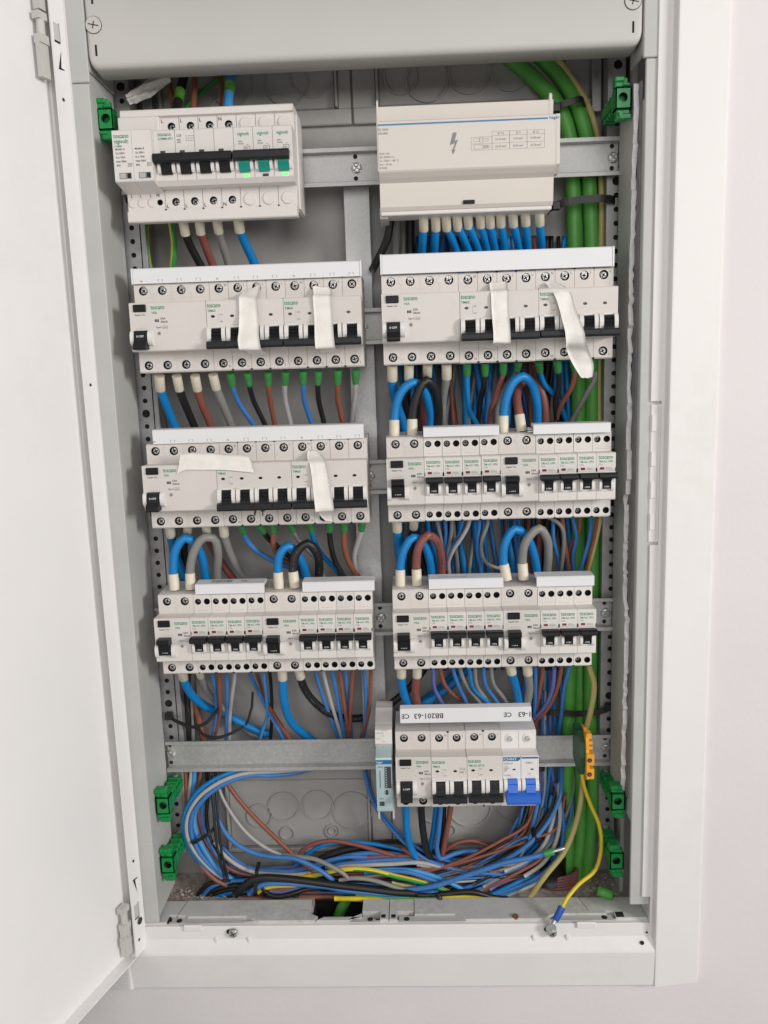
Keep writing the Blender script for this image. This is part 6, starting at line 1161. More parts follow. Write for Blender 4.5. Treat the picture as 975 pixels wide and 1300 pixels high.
('wire','brown wire in the middle of the tied left bundle',None,'n',2.16,[-234.7,78.0,-309.6,-235.6,75.7,-323.7,-239.1,73.4,-345.5,-240.4,71.1,-367.3,-238.8,68.9,-387.8,-232.3,66.6,-408.3,-218.3,65.1,-427.9,-210.9,64.0,-441.4],None,None),
('wire','blue wire on the inner side of the tied left bundle',None,'b',2.34,[-226.4,78.0,-337.3,-234.2,74.8,-357.1,-237.2,71.6,-375.4,-233.5,68.4,-396.9,-223.6,65.6,-418.0,-209.4,64.0,-439.9],None,None),
('wire','black wire on the inner side of the tied left bundle',None,'k',2.16,[-229.9,78.0,-324.9,-229.6,74.8,-354.0,-232.0,71.6,-380.1,-228.4,68.4,-403.2,-216.2,65.6,-426.7,-202.4,64.0,-444.7],None,None),
('wire','outermost blue wire of the left bundle arching up to the rail',None,'B',2.52,[-106.4,82.0,-324.3,-152.3,76.0,-323.3,-187.6,70.0,-321.5,-218.2,64.0,-330.1,-241.2,60.0,-347.3,-252.5,58.0,-370.4,-253.8,57.0,-391.3,-247.0,57.0,-411.5,-230.7,58.0,-433.4,-213.9,62.0,-449.5],None,None),
('wire','pale grey wire of the left bundle arching up to the rail',None,'w',2.34,[-106.3,80.0,-327.1,-152.1,74.0,-326.9,-186.0,68.0,-325.7,-217.4,62.0,-335.4,-238.8,58.0,-352.0,-249.1,55.0,-373.3,-249.5,54.0,-391.1,-242.2,54.0,-410.0,-225.9,56.0,-432.9,-210.6,60.0,-449.8],None,None),
('wire','inner blue wire of the left bundle arching up to the rail',None,'b',2.61,[-103.9,84.0,-326.9,-135.1,78.0,-331.8,-152.4,74.0,-331.4,-184.8,68.0,-329.1,-211.1,62.0,-336.7,-229.4,58.0,-349.4,-242.3,55.0,-365.8,-245.1,54.0,-385.0,-239.4,54.0,-406.6,-227.0,56.0,-428.2,-210.5,60.0,-448.2],None,None),
('wire','light blue cable inside the bend of the tied left bundle',None,'c',2.88,[-231.7,66.0,-353.8,-241.8,62.7,-367.1,-242.6,59.3,-380.6,-238.7,57.0,-394.6,-229.1,56.0,-415.7,-214.8,56.7,-436.6,-203.2,60.0,-448.3],None,None),
('wire','blue wire inside the bend of the tied left bundle',None,'b',2.16,[-248.5,66.0,-367.4,-247.5,61.5,-386.4,-243.3,59.0,-401.9,-234.3,58.5,-420.4,-218.9,60.0,-443.4],None,None),
('wire','brown wire lowest in the bend of the tied left bundle',None,'n',2.34,[-251.7,64.0,-400.2,-245.3,59.5,-418.5,-233.1,56.0,-433.6,-219.2,54.5,-446.0,-209.8,56.0,-451.8],None,None),
('wire','black wire crossing straight down in front of the left bundle',None,'k',1.53,[-225.0,76.0,-324.0,-221.3,64.0,-345.2,-218.9,55.0,-373.8,-216.2,50.0,-404.4,-209.9,50.0,-440.0],None,None),
('wire','thin black wire beside the black one crossing the left bundle',None,'k',1.35,[-220.1,78.0,-325.1,-217.7,66.0,-346.4,-215.3,57.5,-375.3,-213.1,52.8,-406.2,-207.4,52.0,-441.4],None,None),
('wire','blue wire crossing low from the left bundle to the floor bundle',None,'b',2.61,[-223.4,68.0,-350.4,-217.0,64.0,-377.5,-207.1,60.0,-394.0,-190.3,58.0,-408.2,-167.5,56.0,-416.2,-153.8,55.0,-417.6,-134.2,52.0,-417.4,-115.6,49.0,-423.4,-100.3,47.0,-432.3,-90.9,48.0,-441.5],None,None),
('wire','pale grey wire hanging diagonally in front of the left knockout panel',None,'w',1.89,[-222.9,84.0,-328.1,-216.4,80.0,-355.5,-203.4,74.0,-378.0,-183.2,68.0,-400.7,-154.9,62.0,-417.0,-136.6,58.0,-421.2],None,None),
('wire','grey wire arching into the floor bundle beside the blue one',None,'g',2.34,[-154.7,64.0,-419.4,-133.3,56.0,-417.7,-108.4,50.0,-418.0,-92.9,47.0,-423.9,-80.4,46.0,-431.1,-73.8,48.0,-440.2],None,None),
('wire','brown wire hanging diagonally in front of the left knockout panel',None,'n',2.61,[-217.0,84.0,-328.2,-208.9,82.0,-344.3,-192.0,78.0,-367.5,-173.5,74.0,-387.3,-155.6,70.0,-403.9,-135.0,66.0,-423.2,-116.4,62.0,-438.1,-103.8,60.0,-449.4],None,None),
('wire','pale grey wire along the back of the floor bundle',None,'w',2.25,[-223.0,64.0,-403.7,-214.8,62.3,-416.0,-200.7,60.7,-428.7,-181.0,60.0,-438.4,-155.9,60.0,-441.8,-130.8,60.3,-442.3,-109.3,62.0,-439.7],None,None),
('wire','blue wire along the back of the floor bundle',None,'b',2.25,[-216.4,70.0,-413.7,-202.4,68.4,-428.6,-182.3,66.8,-439.2,-156.9,66.0,-441.8,-131.6,66.0,-442.1,-112.5,66.0,-436.0],None,None),
('wire','brown wire along the back of the floor bundle,left part',None,'n',2.16,[-228.5,66.0,-414.2,-216.2,64.5,-430.7,-196.2,63.0,-441.7,-174.4,61.5,-444.1,-152.4,60.0,-443.4],None,None),
('wire','violet blue wire along the back of the floor bundle',None,'p',2.16,[-228.0,70.0,-413.6,-214.3,68.5,-431.7,-194.2,67.0,-442.0,-173.7,65.5,-444.7,-153.0,64.0,-442.9],None,None),
('cable','black sheathed cable along the front of the floor bundle',None,'k',4.14,[-199.5,48.0,-457.9,-189.1,45.0,-446.1,-179.2,43.0,-437.5,-170.0,43.0,-434.8,-147.5,43.0,-435.4,-125.2,43.0,-438.1,-80.6,43.0,-445.1,-50.9,44.0,-449.8,-25.0,45.0,-454.4,1.1,46.0,-457.0],None,None),
('wire','blue cable under the black sheathed cable at the front of the floor bundle',None,'b',2.88,[-183.5,48.0,-456.4,-177.0,44.0,-448.0,-167.4,43.0,-442.5,-147.6,42.0,-440.4,-125.2,42.0,-441.8,-98.4,42.0,-445.0,-80.7,42.0,-448.8,-51.0,43.0,-453.6,-25.0,44.0,-457.0,-1.9,46.0,-458.6,23.6,48.0,-456.1],None,None),
('wire','yellow-green earth wire under the blue cable at the front left corner',None,'y',2.7,[-177.6,52.0,-459.3,-167.8,50.5,-452.0,-156.9,50.0,-449.0,-134.3,51.0,-449.1,-122.6,54.0,-449.6],None,None),
('wire','black wire drooping to the ledge at the front left corner',None,'k',2.7,[-169.2,50.0,-451.3,-161.2,46.0,-457.0,-149.0,45.0,-458.4,-135.4,46.0,-455.6,-120.8,50.0,-453.2,-94.0,54.0,-455.2],None,None),
('wire','brown wire low at the front left corner of the floor bundle',None,'n',2.34,[-170.1,54.0,-454.9,-154.6,52.5,-455.7,-139.2,52.0,-453.4,-122.6,53.0,-451.4,-104.8,56.0,-454.5],None,None),
('wire','violet blue wire low at the front left corner',None,'p',2.16,[-163.7,52.0,-456.9,-148.3,50.7,-457.0,-127.0,51.3,-452.7,-109.0,54.0,-451.4],None,None),
('wire','red-brown wire humping up at the back of the floor bundle',None,'r',2.34,[-130.7,72.0,-426.3,-126.6,72.0,-420.5,-113.9,72.0,-413.1,-93.8,72.0,-409.4,-69.3,70.0,-412.5,-40.3,66.0,-418.9,-20.6,64.0,-424.2],None,None),
('wire','blue wire humping up behind the red-brown one',None,'B',2.34,[-136.3,78.0,-443.5,-122.9,76.3,-428.3,-105.3,76.0,-417.7,-82.0,76.0,-413.3,-57.4,75.3,-414.6,-24.5,73.3,-419.7,2.1,70.0,-426.6],None,None),
('cable','black cable at the back of the floor bundle',None,'k',5.0,[-117.9,80.0,-445.0,-106.6,80.0,-437.0,-82.9,80.0,-426.9,-51.6,79.0,-420.7,-20.7,77.3,-419.3,9.9,75.7,-425.3,40.2,74.0,-438.0],None,None),
('cable','second black cable at the back of the floor bundle',None,'k',5.0,[-67.8,86.0,-429.1,-44.3,86.0,-423.5,-20.9,85.6,-422.7,9.9,84.4,-430.7,40.7,83.2,-438.8,71.3,82.0,-446.8],None,None),
('wire','blue wire across the middle of the floor bundle,uppermost',None,'b',2.43,[-108.7,70.0,-438.7,-99.3,70.0,-434.1,-74.3,69.3,-425.6,-43.5,68.0,-422.2,-20.7,66.7,-423.4,9.5,65.3,-430.4,39.7,64.0,-436.5],None,None),
('wire','red-brown wire across the middle of the floor bundle',None,'r',2.34,[-79.1,68.0,-434.4,-58.9,66.7,-428.1,-24.5,65.3,-424.7,-5.5,64.0,-424.1,17.0,62.7,-430.4,39.5,61.3,-438.1,69.5,60.0,-440.8],None,None),
('wire','blue wire across the middle of the floor bundle,second',None,'b',2.61,[-100.4,64.0,-438.2,-92.6,64.0,-435.3,-66.4,63.3,-430.7,-24.5,62.0,-427.0,-1.0,60.7,-427.3,21.4,59.3,-433.3,43.8,58.0,-440.9],None,None),
('wire','pale grey wire across the middle of the floor bundle',None,'w',2.34,[-96.9,60.0,-437.3,-87.6,60.0,-434.4,-58.6,59.1,-431.4,-24.5,57.7,-429.0,3.4,56.3,-427.0,24.3,56.0,-431.1,46.7,56.0,-436.3,69.2,56.0,-439.9],None,None),
('wire','yellow-green earth wire curving across the middle of the floor bundle',None,'y',2.7,[-143.1,60.0,-446.7,-124.4,58.0,-444.0,-108.8,56.0,-440.3,-86.8,52.0,-432.5,-62.5,50.0,-429.8,-43.2,50.0,-432.7,-24.6,50.0,-438.4,-6.0,51.0,-443.9,16.3,52.0,-451.4,38.7,54.0,-462.9],None,None),
('wire','grey wire curving below the yellow-green earth wire',None,'g',2.43,[-84.1,50.0,-443.2,-74.8,48.4,-439.8,-58.2,47.4,-439.3,-41.9,47.0,-442.8,-24.9,47.2,-449.3,-7.8,48.0,-455.8],None,None),
('wire','light blue wire in the right half of the floor bundle',None,'c',2.43,[-54.2,58.0,-436.5,-24.6,56.4,-435.1,-5.8,54.8,-434.9,18.1,53.2,-440.7,41.8,52.0,-451.7,53.6,52.0,-458.4],None,None),
('wire','blue wire beside the light blue one in the floor bundle',None,'b',2.43,[-57.1,56.0,-437.6,-24.6,54.5,-435.8,-11.8,53.0,-435.3,9.0,51.5,-441.1,28.3,50.0,-448.5],None,None),
('wire','olive earth wire glimpsed in the middle of the floor bundle',None,'e',2.52,[-27.3,56.0,-450.3,-12.3,54.7,-453.7,8.7,54.0,-456.8,23.7,54.0,-458.6],None,None),
('wire','yellow earth cable lying along the ledge in the middle',None,'Y',2.7,[-89.5,44.0,-460.6,-78.1,42.0,-459.6,-66.0,41.0,-459.1,-43.7,41.0,-460.9,-25.2,41.0,-463.4,-9.6,41.0,-463.9,11.3,42.0,-462.5,38.2,44.0,-460.9,68.0,46.0,-463.6,90.5,48.0,-466.7],None,None),
('wire','green wire lying just above the yellow earth cable',None,'G',2.52,[-66.3,46.0,-456.3,-43.8,44.0,-458.8,-25.1,43.0,-460.2,0.9,43.0,-461.5,23.3,44.0,-460.8,41.3,46.0,-460.7],None,None),
('cable','bright blue cable under the two-pole breaker of the bottom row',None,'B',3.87,[-9.3,40.0,-346.4,-9.3,42.0,-356.4,-8.6,50.0,-388.0,-3.7,58.0,-414.3,5.0,64.0,-432.1],None,None),
('cable','black cable under the two-pole breaker of the bottom row',None,'k',3.78,[7.4,40.0,-346.6,7.2,42.0,-356.6,8.7,50.0,-388.2,13.1,58.0,-417.6,20.7,64.0,-435.4],None,None),
('wire','blue wire with a sharp bend under the bottom row breakers',None,'b',2.7,[28.4,42.0,-348.0,27.7,44.0,-356.5,24.9,52.0,-389.6,23.2,58.0,-414.6,26.1,60.0,-424.9,42.3,64.0,-421.7,63.9,68.0,-421.1,82.5,70.0,-427.2,95.3,70.0,-434.7,106.4,68.0,-445.3],None,None),
('cable','dark blue cable beside the sharply bent blue wire',None,'B',3.06,[23.9,46.0,-350.2,22.9,50.0,-359.9,19.3,60.0,-394.3,14.6,66.0,-421.1,12.2,70.0,-436.1],None,None),
('wire','thin black cable between blue and brown wires under the bottom row',None,'k',2.34,[31.6,48.0,-351.4,31.8,52.0,-361.1,29.9,62.0,-395.7,26.8,68.0,-419.4,25.2,72.0,-437.5],None,None),
('cable','brown wire hanging under the bottom row breakers',None,'n',3.06,[39.1,44.0,-349.3,38.3,48.0,-358.9,33.7,58.0,-393.3,29.5,64.0,-420.0,28.0,70.0,-436.3],None,None),
('wire','red-brown wire arching in front of the right knockout panel',None,'r',2.43,[29.7,72.0,-426.6,35.6,72.0,-420.1,47.2,72.0,-413.1,61.5,72.0,-411.1,79.9,71.3,-417.1,97.4,69.7,-429.8,114.9,68.0,-448.5],None,None),
('wire','blue wire hanging from the rail left of the time switch down to the floor bundle',None,'b',1.98,[-56.4,84.0,-310.8,-54.3,80.0,-332.1,-48.0,74.0,-358.9,-23.7,66.0,-395.9,10.2,58.0,-423.3,52.8,54.0,-436.3,95.5,54.0,-440.5],None,None),
('wire','thinner blue wire behind the one left of the time switch',None,'b',1.8,[-54.2,88.0,-317.4,-51.4,84.0,-343.6,-42.3,78.0,-368.7,-19.5,72.0,-398.6,14.7,64.0,-422.5,48.9,60.0,-432.6],None,None),
('wire','blue wire with green ferrule and bare metal tip lying on the bundle',None,'b',2.97,[-22.5,50.0,-455.2,-7.0,48.0,-453.5,18.4,44.0,-446.9,47.7,42.0,-435.5,76.9,41.0,-424.5,94.2,41.0,-418.4,122.4,41.0,-412.7,137.6,42.0,-409.0],None,'tip'),
('wire','brown wire slanting right in the floor bundle',None,'n',2.34,[-15.8,62.0,-412.0,0.9,60.5,-423.3,29.1,59.0,-431.5,62.9,58.5,-437.3,85.6,60.0,-439.8],None,None),
('wire','pale grey wire slanting right in the floor bundle',None,'w',2.16,[0.8,58.0,-429.8,21.9,56.7,-433.2,48.6,56.7,-438.0,65.6,58.0,-441.4],None,None),
('cable','black cable sagging along the front middle of the floor bundle',None,'k',3.06,[-50.7,47.0,-455.9,-21.1,46.0,-455.9,4.1,45.0,-458.5,30.8,46.0,-457.9,58.9,47.0,-456.3,84.4,50.0,-465.6,105.9,54.0,-470.1],None,None),
('wire','blue wire of the right fan,foremost long bend',None,'b',2.34,[164.1,88.0,-311.6,162.0,80.0,-326.4,156.7,58.0,-352.0,136.8,48.0,-383.8,112.1,44.0,-405.9,88.0,46.0,-421.7,55.0,48.0,-435.2],None,None),
('wire','blue wire of the right fan,outermost by the green cables',None,'b',2.52,[154.8,78.0,-347.2,158.5,70.0,-363.3,161.3,63.3,-395.6,157.0,58.0,-416.0,139.6,56.0,-439.5,106.1,54.7,-457.7,81.2,54.0,-465.8],None,None),
('wire','pale grey wire of the right fan,beside the outermost blue one',None,'w',2.25,[157.7,78.0,-347.2,157.8,68.4,-362.4,156.8,61.2,-384.9,151.2,56.8,-406.5,138.0,54.8,-427.9,117.6,54.0,-443.0],None,None),
('wire','pale grey wire of the right fan,under the foremost blue bend',None,'w',2.25,[156.3,78.0,-362.9,152.5,68.4,-378.0,145.5,61.2,-395.7,136.1,56.8,-411.8,117.8,54.8,-426.1,96.0,54.0,-436.4],None,None),
('wire','blue wire of the right fan,leftmost blue',None,'b',2.34,[137.4,78.0,-346.9,134.4,68.4,-362.1,129.2,61.2,-381.4,121.7,56.8,-403.7,106.3,54.8,-418.1,84.5,54.0,-426.8],None,None),
('wire','brown wire of the right fan,leftmost brown',None,'n',2.07,[131.5,78.0,-375.2,125.3,66.0,-393.6,118.3,58.0,-406.0,106.3,55.0,-418.2,84.4,54.0,-431.5],None,None),
('wire','black wire of the right fan,black under the foremost bend',None,'k',2.52,[156.3,78.0,-347.2,148.9,68.4,-370.1,134.7,61.2,-389.3,121.0,56.8,-403.7,99.1,54.8,-418.0,72.9,54.0,-431.4],None,None),
('wire','brown wire of the right fan,brown in the middle',None,'n',2.07,[155.0,78.0,-404.3,150.0,66.0,-411.3,135.6,58.0,-425.2,113.5,55.0,-437.3,69.6,54.0,-460.0],None,None),
('wire','brown wire of the right fan,brown lying lowest',None,'n',2.34,[143.3,78.0,-444.5,135.4,66.0,-442.3,106.5,58.0,-447.4,69.7,55.0,-461.5,52.0,54.0,-467.9],None,None),
('wire','blue wire of the right fan,blue beside the lowest brown',None,'b',2.34,[149.2,78.0,-426.7,132.5,66.0,-435.0,106.6,58.0,-441.1,69.7,55.0,-457.8,46.2,54.0,-467.8],None,None),
('wire','light blue wire of the right fan,light blue near the ledge',None,'c',2.7,[155.1,78.0,-436.5,139.8,66.0,-449.6,118.2,58.0,-455.3,98.8,55.0,-462.6,81.2,54.0,-468.2],None,None),
('wire','bright blue wire of the right fan,bright blue near the ledge',None,'B',2.7,[155.1,78.0,-433.3,141.3,66.0,-444.0,113.8,58.0,-451.2,84.2,55.0,-464.1,69.5,54.0,-469.7],None,None),
('wire','pale grey wire of the right fan,pale grey near the ledge',None,'w',2.43,[146.2,78.0,-459.2,124.8,63.3,-460.9,107.7,56.0,-463.7,91.4,54.0,-469.9],None,None),
('wire','grey wire of the right fan,grey in the middle',None,'g',2.07,[131.4,78.0,-433.0,117.5,63.3,-436.4,91.8,56.0,-444.0,72.6,54.0,-455.3],None,None),
('wire','blue wire of the right fan,blue in the middle',None,'b',2.34,[135.9,78.0,-426.6,119.4,66.0,-433.3,93.5,58.0,-442.2,72.7,55.0,-449.5,47.8,54.0,-458.2],None,None),
('wire','black wire of the right fan,black in the middle',None,'k',2.52,[128.5,78.0,-429.7,107.3,63.3,-434.6,84.6,56.0,-440.8,61.0,54.0,-451.9],None,None),
('wire','violet blue wire of the right fan,violet in the middle',None,'p',2.07,[141.8,78.0,-439.6,121.9,63.3,-442.8,96.1,56.0,-448.9,79.8,54.0,-458.5],None,None),
('wire','olive earth wire from the earth terminal curving down to the ledge',None,'e',2.97,[180.6,56.0,-328.3,179.1,54.0,-342.5,172.9,50.0,-375.5,158.6,46.0,-410.0,138.9,43.0,-434.4,121.6,42.0,-460.3],None,None),
('wire','thin yellow earth wire with blue lug screwed to the bottom frame',None,'Y',2.07,[178.7,54.0,-325.7,179.0,50.0,-331.3,185.2,44.0,-352.4,194.3,40.0,-376.0,195.9,36.0,-398.1,188.2,28.0,-418.9,168.5,18.0,-429.1,153.2,6.0,-438.6,146.0,0.0,-447.1],None,'lug'),
('cable_end','black capped cable end poking over the ledge',None,'k',3.06,[22.7,40.0,-453.7,27.4,34.0,-461.7,35.6,30.0,-462.6],None,None),
('conduit_end','green conduit end in the gap of the ledge',None,'G',6.0,[-77.2,58.0,-470.8,-83.4,55.0,-479.2,-91.5,54.0,-507.3],None,None),
('wire','blue wire buried in the floor bundle','wires buried in the floor bundle','b',2.34,[-206.1,66.8,-442.9,-139.4,66.8,-442.0,-77.1,66.8,-426.1,-16.0,66.8,-431.3,45.0,66.8,-431.3,106.0,66.8,-427.3],None,None),
('wire','bright blue wire buried in the floor bundle','wires buried in the floor bundle','B',2.34,[-214.7,73.2,-453.1,-140.5,73.2,-446.9,-77.9,73.2,-435.3,-16.2,73.2,-436.2,45.2,73.2,-446.7,101.2,73.2,-437.5],None,None),
('wire','black wire buried in the floor bundle','wires buried in the floor bundle','k',2.34,[-196.5,74.5,-456.0,-141.1,74.5,-454.6,-78.2,74.5,-441.8,-16.3,74.5,-439.6,45.3,74.5,-444.3,87.6,74.5,-436.9],None,None),
('wire','blue wire buried in the floor bundle','wires buried in the floor bundle','b',2.34,[-201.7,77.4,-464.3,-141.4,77.4,-452.5,-78.7,77.4,-448.2,-16.4,77.4,-443.7,45.2,77.4,-458.2,110.8,77.4,-447.3],None,None),
('wire','brown wire buried in the floor bundle','wires buried in the floor bundle','n',2.34,[-189.6,64.1,-458.3,-139.6,64.1,-454.3,-77.7,64.1,-448.9,-16.3,64.1,-443.4,44.6,64.1,-447.0,84.2,64.1,-447.2],None,None),
('wire','black wire buried in the floor bundle','wires buried in the floor bundle','k',2.34,[-211.5,65.1,-458.0,-140.1,65.1,-461.4,-78.0,65.1,-452.9,-16.5,65.1,-450.4,44.6,65.1,-452.0,81.2,65.1,-446.7],None,None),
('wire','grey wire buried in the floor bundle','wires buried in the floor bundle','g',2.34,[-216.9,68.3,-467.2,-140.6,68.3,-463.1,-78.5,68.3,-460.0,-16.6,68.3,-454.9,44.7,68.3,-456.6,104.5,68.3,-456.8],None,None),
('wire','bright blue wire buried in the floor bundle','wires buried in the floor bundle','B',2.34,[-205.8,75.4,-473.8,-142.1,75.4,-472.6,-79.3,75.4,-467.3,-16.8,75.4,-459.3,45.0,75.4,-466.1,114.2,75.4,-463.1],None,None),
('wire','blue wire buried in the floor bundle','wires buried in the floor bundle','b',2.34,[-188.8,64.7,-476.0,-140.5,64.7,-470.3,-78.1,64.7,-457.3,-16.6,64.7,-455.9,44.4,64.7,-460.4,90.4,64.7,-459.4],None,None),
('wire','black wire buried in the floor bundle','wires buried in the floor bundle','k',2.34,[-223.0,68.7,-480.3,-141.1,68.7,-472.1,-78.6,68.7,-463.5,-16.9,68.7,-466.1,44.5,68.7,-470.0,81.4,68.7,-469.7],None,None),
('wire','red-brown wire buried in the floor bundle','wires buried in the floor bundle','r',2.34,[-221.9,75.1,-445.2,-140.7,75.1,-445.6,-77.9,75.1,-431.7,-16.1,75.1,-432.8,45.4,75.1,-436.7,109.1,75.1,-428.6],None,None),
('wire','blue wire buried in the floor bundle','wires buried in the floor bundle','b',2.34,[-194.1,76.7,-448.7,-140.9,76.7,-444.2,-78.5,76.7,-443.8,-16.4,76.7,-443.5,45.4,76.7,-441.4,96.6,76.7,-443.5],None,None),
('wire','pale grey wire buried in the floor bundle','wires buried in the floor bundle','w',2.34,[-202.6,75.9,-456.3,-141.4,75.9,-457.7,-78.3,75.9,-439.5,-16.3,75.9,-439.1,45.2,75.9,-452.3,87.3,75.9,-447.0],None,None),
('wire','black wire buried in the floor bundle','wires buried in the floor bundle','k',2.34,[-204.1,79.6,-465.2,-141.9,79.6,-456.3,-79.2,79.6,-455.3,-16.5,79.6,-445.7,45.5,79.6,-451.1,109.8,79.6,-452.3],None,None),
('wire','black wire added to darken the gap between the floor bundle and the ledge','wires at the bottom of the floor bundle','k',2.52,[-253.4,62.0,-480.5,-233.7,58.0,-452.8,-173.1,56.0,-448.5,-111.8,56.0,-445.3,-51.0,56.0,-448.1,9.5,58.0,-454.3,51.7,62.0,-445.8],None,None),  # black wires of this group are added to stand for the dark gap
('wire','blue wire at the bottom of the floor bundle just above the ledge','wires at the bottom of the floor bundle','b',2.52,[-246.8,62.0,-480.6,-230.3,58.0,-456.1,-173.0,56.0,-446.2,-112.2,56.0,-454.9,-51.2,56.0,-454.7,9.5,58.0,-453.5,58.4,62.0,-451.8],None,None),
('wire','black wire added to darken the gap between the floor bundle and the ledge','wires at the bottom of the floor bundle','k',2.52,[-247.0,62.0,-480.6,-227.0,58.0,-459.4,-173.4,56.0,-452.4,-112.3,56.0,-457.2,-51.2,56.0,-453.7,9.5,58.0,-456.5,70.7,62.0,-452.9],None,None),
('wire','black wire added to darken the gap between the floor bundle and the ledge','wires at the bottom of the floor bundle','k',2.52,[-242.5,62.0,-480.6,-223.7,58.0,-462.8,-173.5,56.0,-455.2,-112.3,56.0,-455.5,-51.4,56.0,-459.8,9.3,58.0,-462.2,68.2,62.0,-456.3],None,None),
('wire','bright blue wire at the bottom of the floor bundle just above the ledge','wires at the bottom of the floor bundle','B',2.52,[-239.7,62.0,-480.7,-220.4,58.0,-466.1,-173.6,56.0,-457.1,-112.4,56.0,-458.7,-51.6,56.0,-464.9,9.2,58.0,-467.2,50.7,62.0,-462.2],None,None),
('wire','black wire added to darken the gap between the floor bundle and the ledge','wires at the bottom of the floor bundle','k',2.52,[-235.4,62.0,-480.7,-217.1,58.0,-469.4,-173.8,56.0,-459.6,-112.8,56.0,-468.8,-51.6,56.0,-465.8,9.1,58.0,-471.2,62.2,62.0,-466.7],None,None),
('wire','brown wire at the bottom of the floor bundle just above the ledge','wires at the bottom of the floor bundle','n',2.52,[-227.6,62.0,-480.8,-213.7,58.0,-472.7,-174.2,56.0,-466.9,-112.8,56.0,-466.7,-51.7,56.0,-468.2,9.1,58.0,-471.7,44.8,62.0,-469.8],None,None),
('wire','black wire added to darken the gap between the floor bundle and the ledge','wires at the bottom of the floor bundle','k',2.52,[-224.2,62.0,-480.8,-210.4,58.0,-476.0,-174.2,56.0,-467.0,-112.9,56.0,-469.7,-51.8,56.0,-471.4,9.0,58.0,-477.3,49.1,62.0,-470.0],None,None),
('wire','black wire added to darken the gap between the floor bundle and the ledge','wires at the bottom of the floor bundle','k',2.52,[-219.5,62.0,-480.9,-205.5,58.0,-453.1,-173.0,56.0,-445.8,-111.8,56.0,-445.7,-51.0,56.0,-447.8,9.5,58.0,-452.4,49.7,62.0,-446.2],None,None),
('wire','blue wire at the bottom of the floor bundle just above the ledge','wires at the bottom of the floor bundle','b',2.52,[-213.4,62.0,-480.9,-202.1,58.0,-456.4,-173.0,56.0,-446.3,-112.1,56.0,-452.9,-51.1,56.0,-451.6,9.4,58.0,-458.4,47.4,62.0,-450.1],None,None),
('wire','black wire added to darken the gap between the floor bundle and the ledge','wires at the bottom of the floor bundle','k',2.52,[-215.1,62.0,-480.9,-198.8,58.0,-459.7,-173.2,56.0,-450.3,-112.4,56.0,-458.9,-51.3,56.0,-456.1,9.5,58.0,-455.2,78.0,62.0,-458.2],None,None),
('wire','red-brown wire at the bottom of the floor bundle just above the ledge','wires at the bottom of the floor bundle','r',2.52,[-215.4,62.0,-480.9,-195.5,58.0,-463.0,-173.7,56.0,-458.6,-112.5,56.0,-460.3,-51.3,56.0,-457.0,9.3,58.0,-463.8,60.8,62.0,-460.5],None,None),
('wire','thin black wire among the crossing strands right of centre on the floor','thin crossing strands on the cabinet floor','k',1.71,[-40.9,66.0,-455.0,20.4,60.0,-449.1,65.0,55.0,-441.0,109.7,57.0,-426.2,139.6,62.0,-417.1,151.5,72.0,-380.0],None,None),
('wire','thin grey wire among the crossing strands right of centre on the floor','thin crossing strands on the cabinet floor','g',1.71,[-84.8,66.0,-458.2,-23.0,60.0,-453.3,38.5,55.0,-439.6,99.6,57.0,-418.6,129.4,62.0,-403.8,141.2,72.0,-373.6],None,None),
('wire','thin brown wire among the crossing strands right of centre on the floor','thin crossing strands on the cabinet floor','n',1.71,[-75.9,66.0,-460.5,-13.9,60.0,-447.6,55.1,55.0,-424.8,123.4,57.0,-402.0,153.1,62.0,-391.8,165.1,72.0,-356.0],None,None),
('wire','thin blue wire among the crossing strands right of centre on the floor','thin crossing strands on the cabinet floor','b',1.71,[-113.0,66.0,-455.7,-51.1,60.0,-455.8,32.9,55.0,-448.1,116.2,57.0,-431.7,146.1,62.0,-408.1,158.0,72.0,-379.7],None,None),
('wire','thin black wire among the crossing strands right of centre on the floor','thin crossing strands on the cabinet floor','k',1.71,[-71.4,66.0,-458.0,-9.5,60.0,-444.3,37.5,55.0,-434.9,84.5,57.0,-412.3,114.3,62.0,-390.2,126.1,72.0,-363.6],None,None),
('wire','thin pale grey wire among the crossing strands right of centre on the floor','thin crossing strands on the cabinet floor','w',1.71,[-96.4,66.0,-455.9,-34.3,60.0,-444.1,25.1,55.0,-448.9,84.5,57.0,-443.0,114.5,62.0,-424.0,126.3,72.0,-389.1],None,None),
('wire','thin brown wire among the crossing strands right of centre on the floor','thin crossing strands on the cabinet floor','n',1.71,[-68.7,66.0,-464.4,-7.0,60.0,-457.1,40.6,55.0,-437.9,88.0,57.0,-412.7,117.7,62.0,-396.5,129.5,72.0,-361.5],None,None),
('wire','thin black wire among the crossing strands right of centre on the floor','thin crossing strands on the cabinet floor','k',1.71,[-61.8,66.0,-442.1,-0.6,60.0,-444.4,57.9,55.0,-441.4,116.5,57.0,-442.7,146.4,62.0,-418.7,158.4,72.0,-390.0],None,None),
('wire','thin grey wire among the crossing strands right of centre on the floor','thin crossing strands on the cabinet floor','g',1.71,[-64.1,66.0,-458.7,-2.4,60.0,-448.3,59.0,55.0,-432.0,120.1,57.0,-425.8,150.0,62.0,-405.7,161.9,72.0,-372.5],None,None),
('wire','thin blue wire among the crossing strands right of centre on the floor','thin crossing strands on the cabinet floor','b',1.71,[-87.4,66.0,-469.1,-25.2,60.0,-455.0,26.3,55.0,-440.8,77.6,57.0,-417.7,107.4,62.0,-403.4,119.1,72.0,-370.2],None,None),
('wire','thin red-brown wire among the crossing strands right of centre on the floor','thin crossing strands on the cabinet floor','r',1.71,[-105.3,66.0,-448.0,-43.3,60.0,-440.0,36.0,55.0,-432.1,114.5,57.0,-433.6,144.4,62.0,-418.1,156.3,72.0,-381.9],None,None),
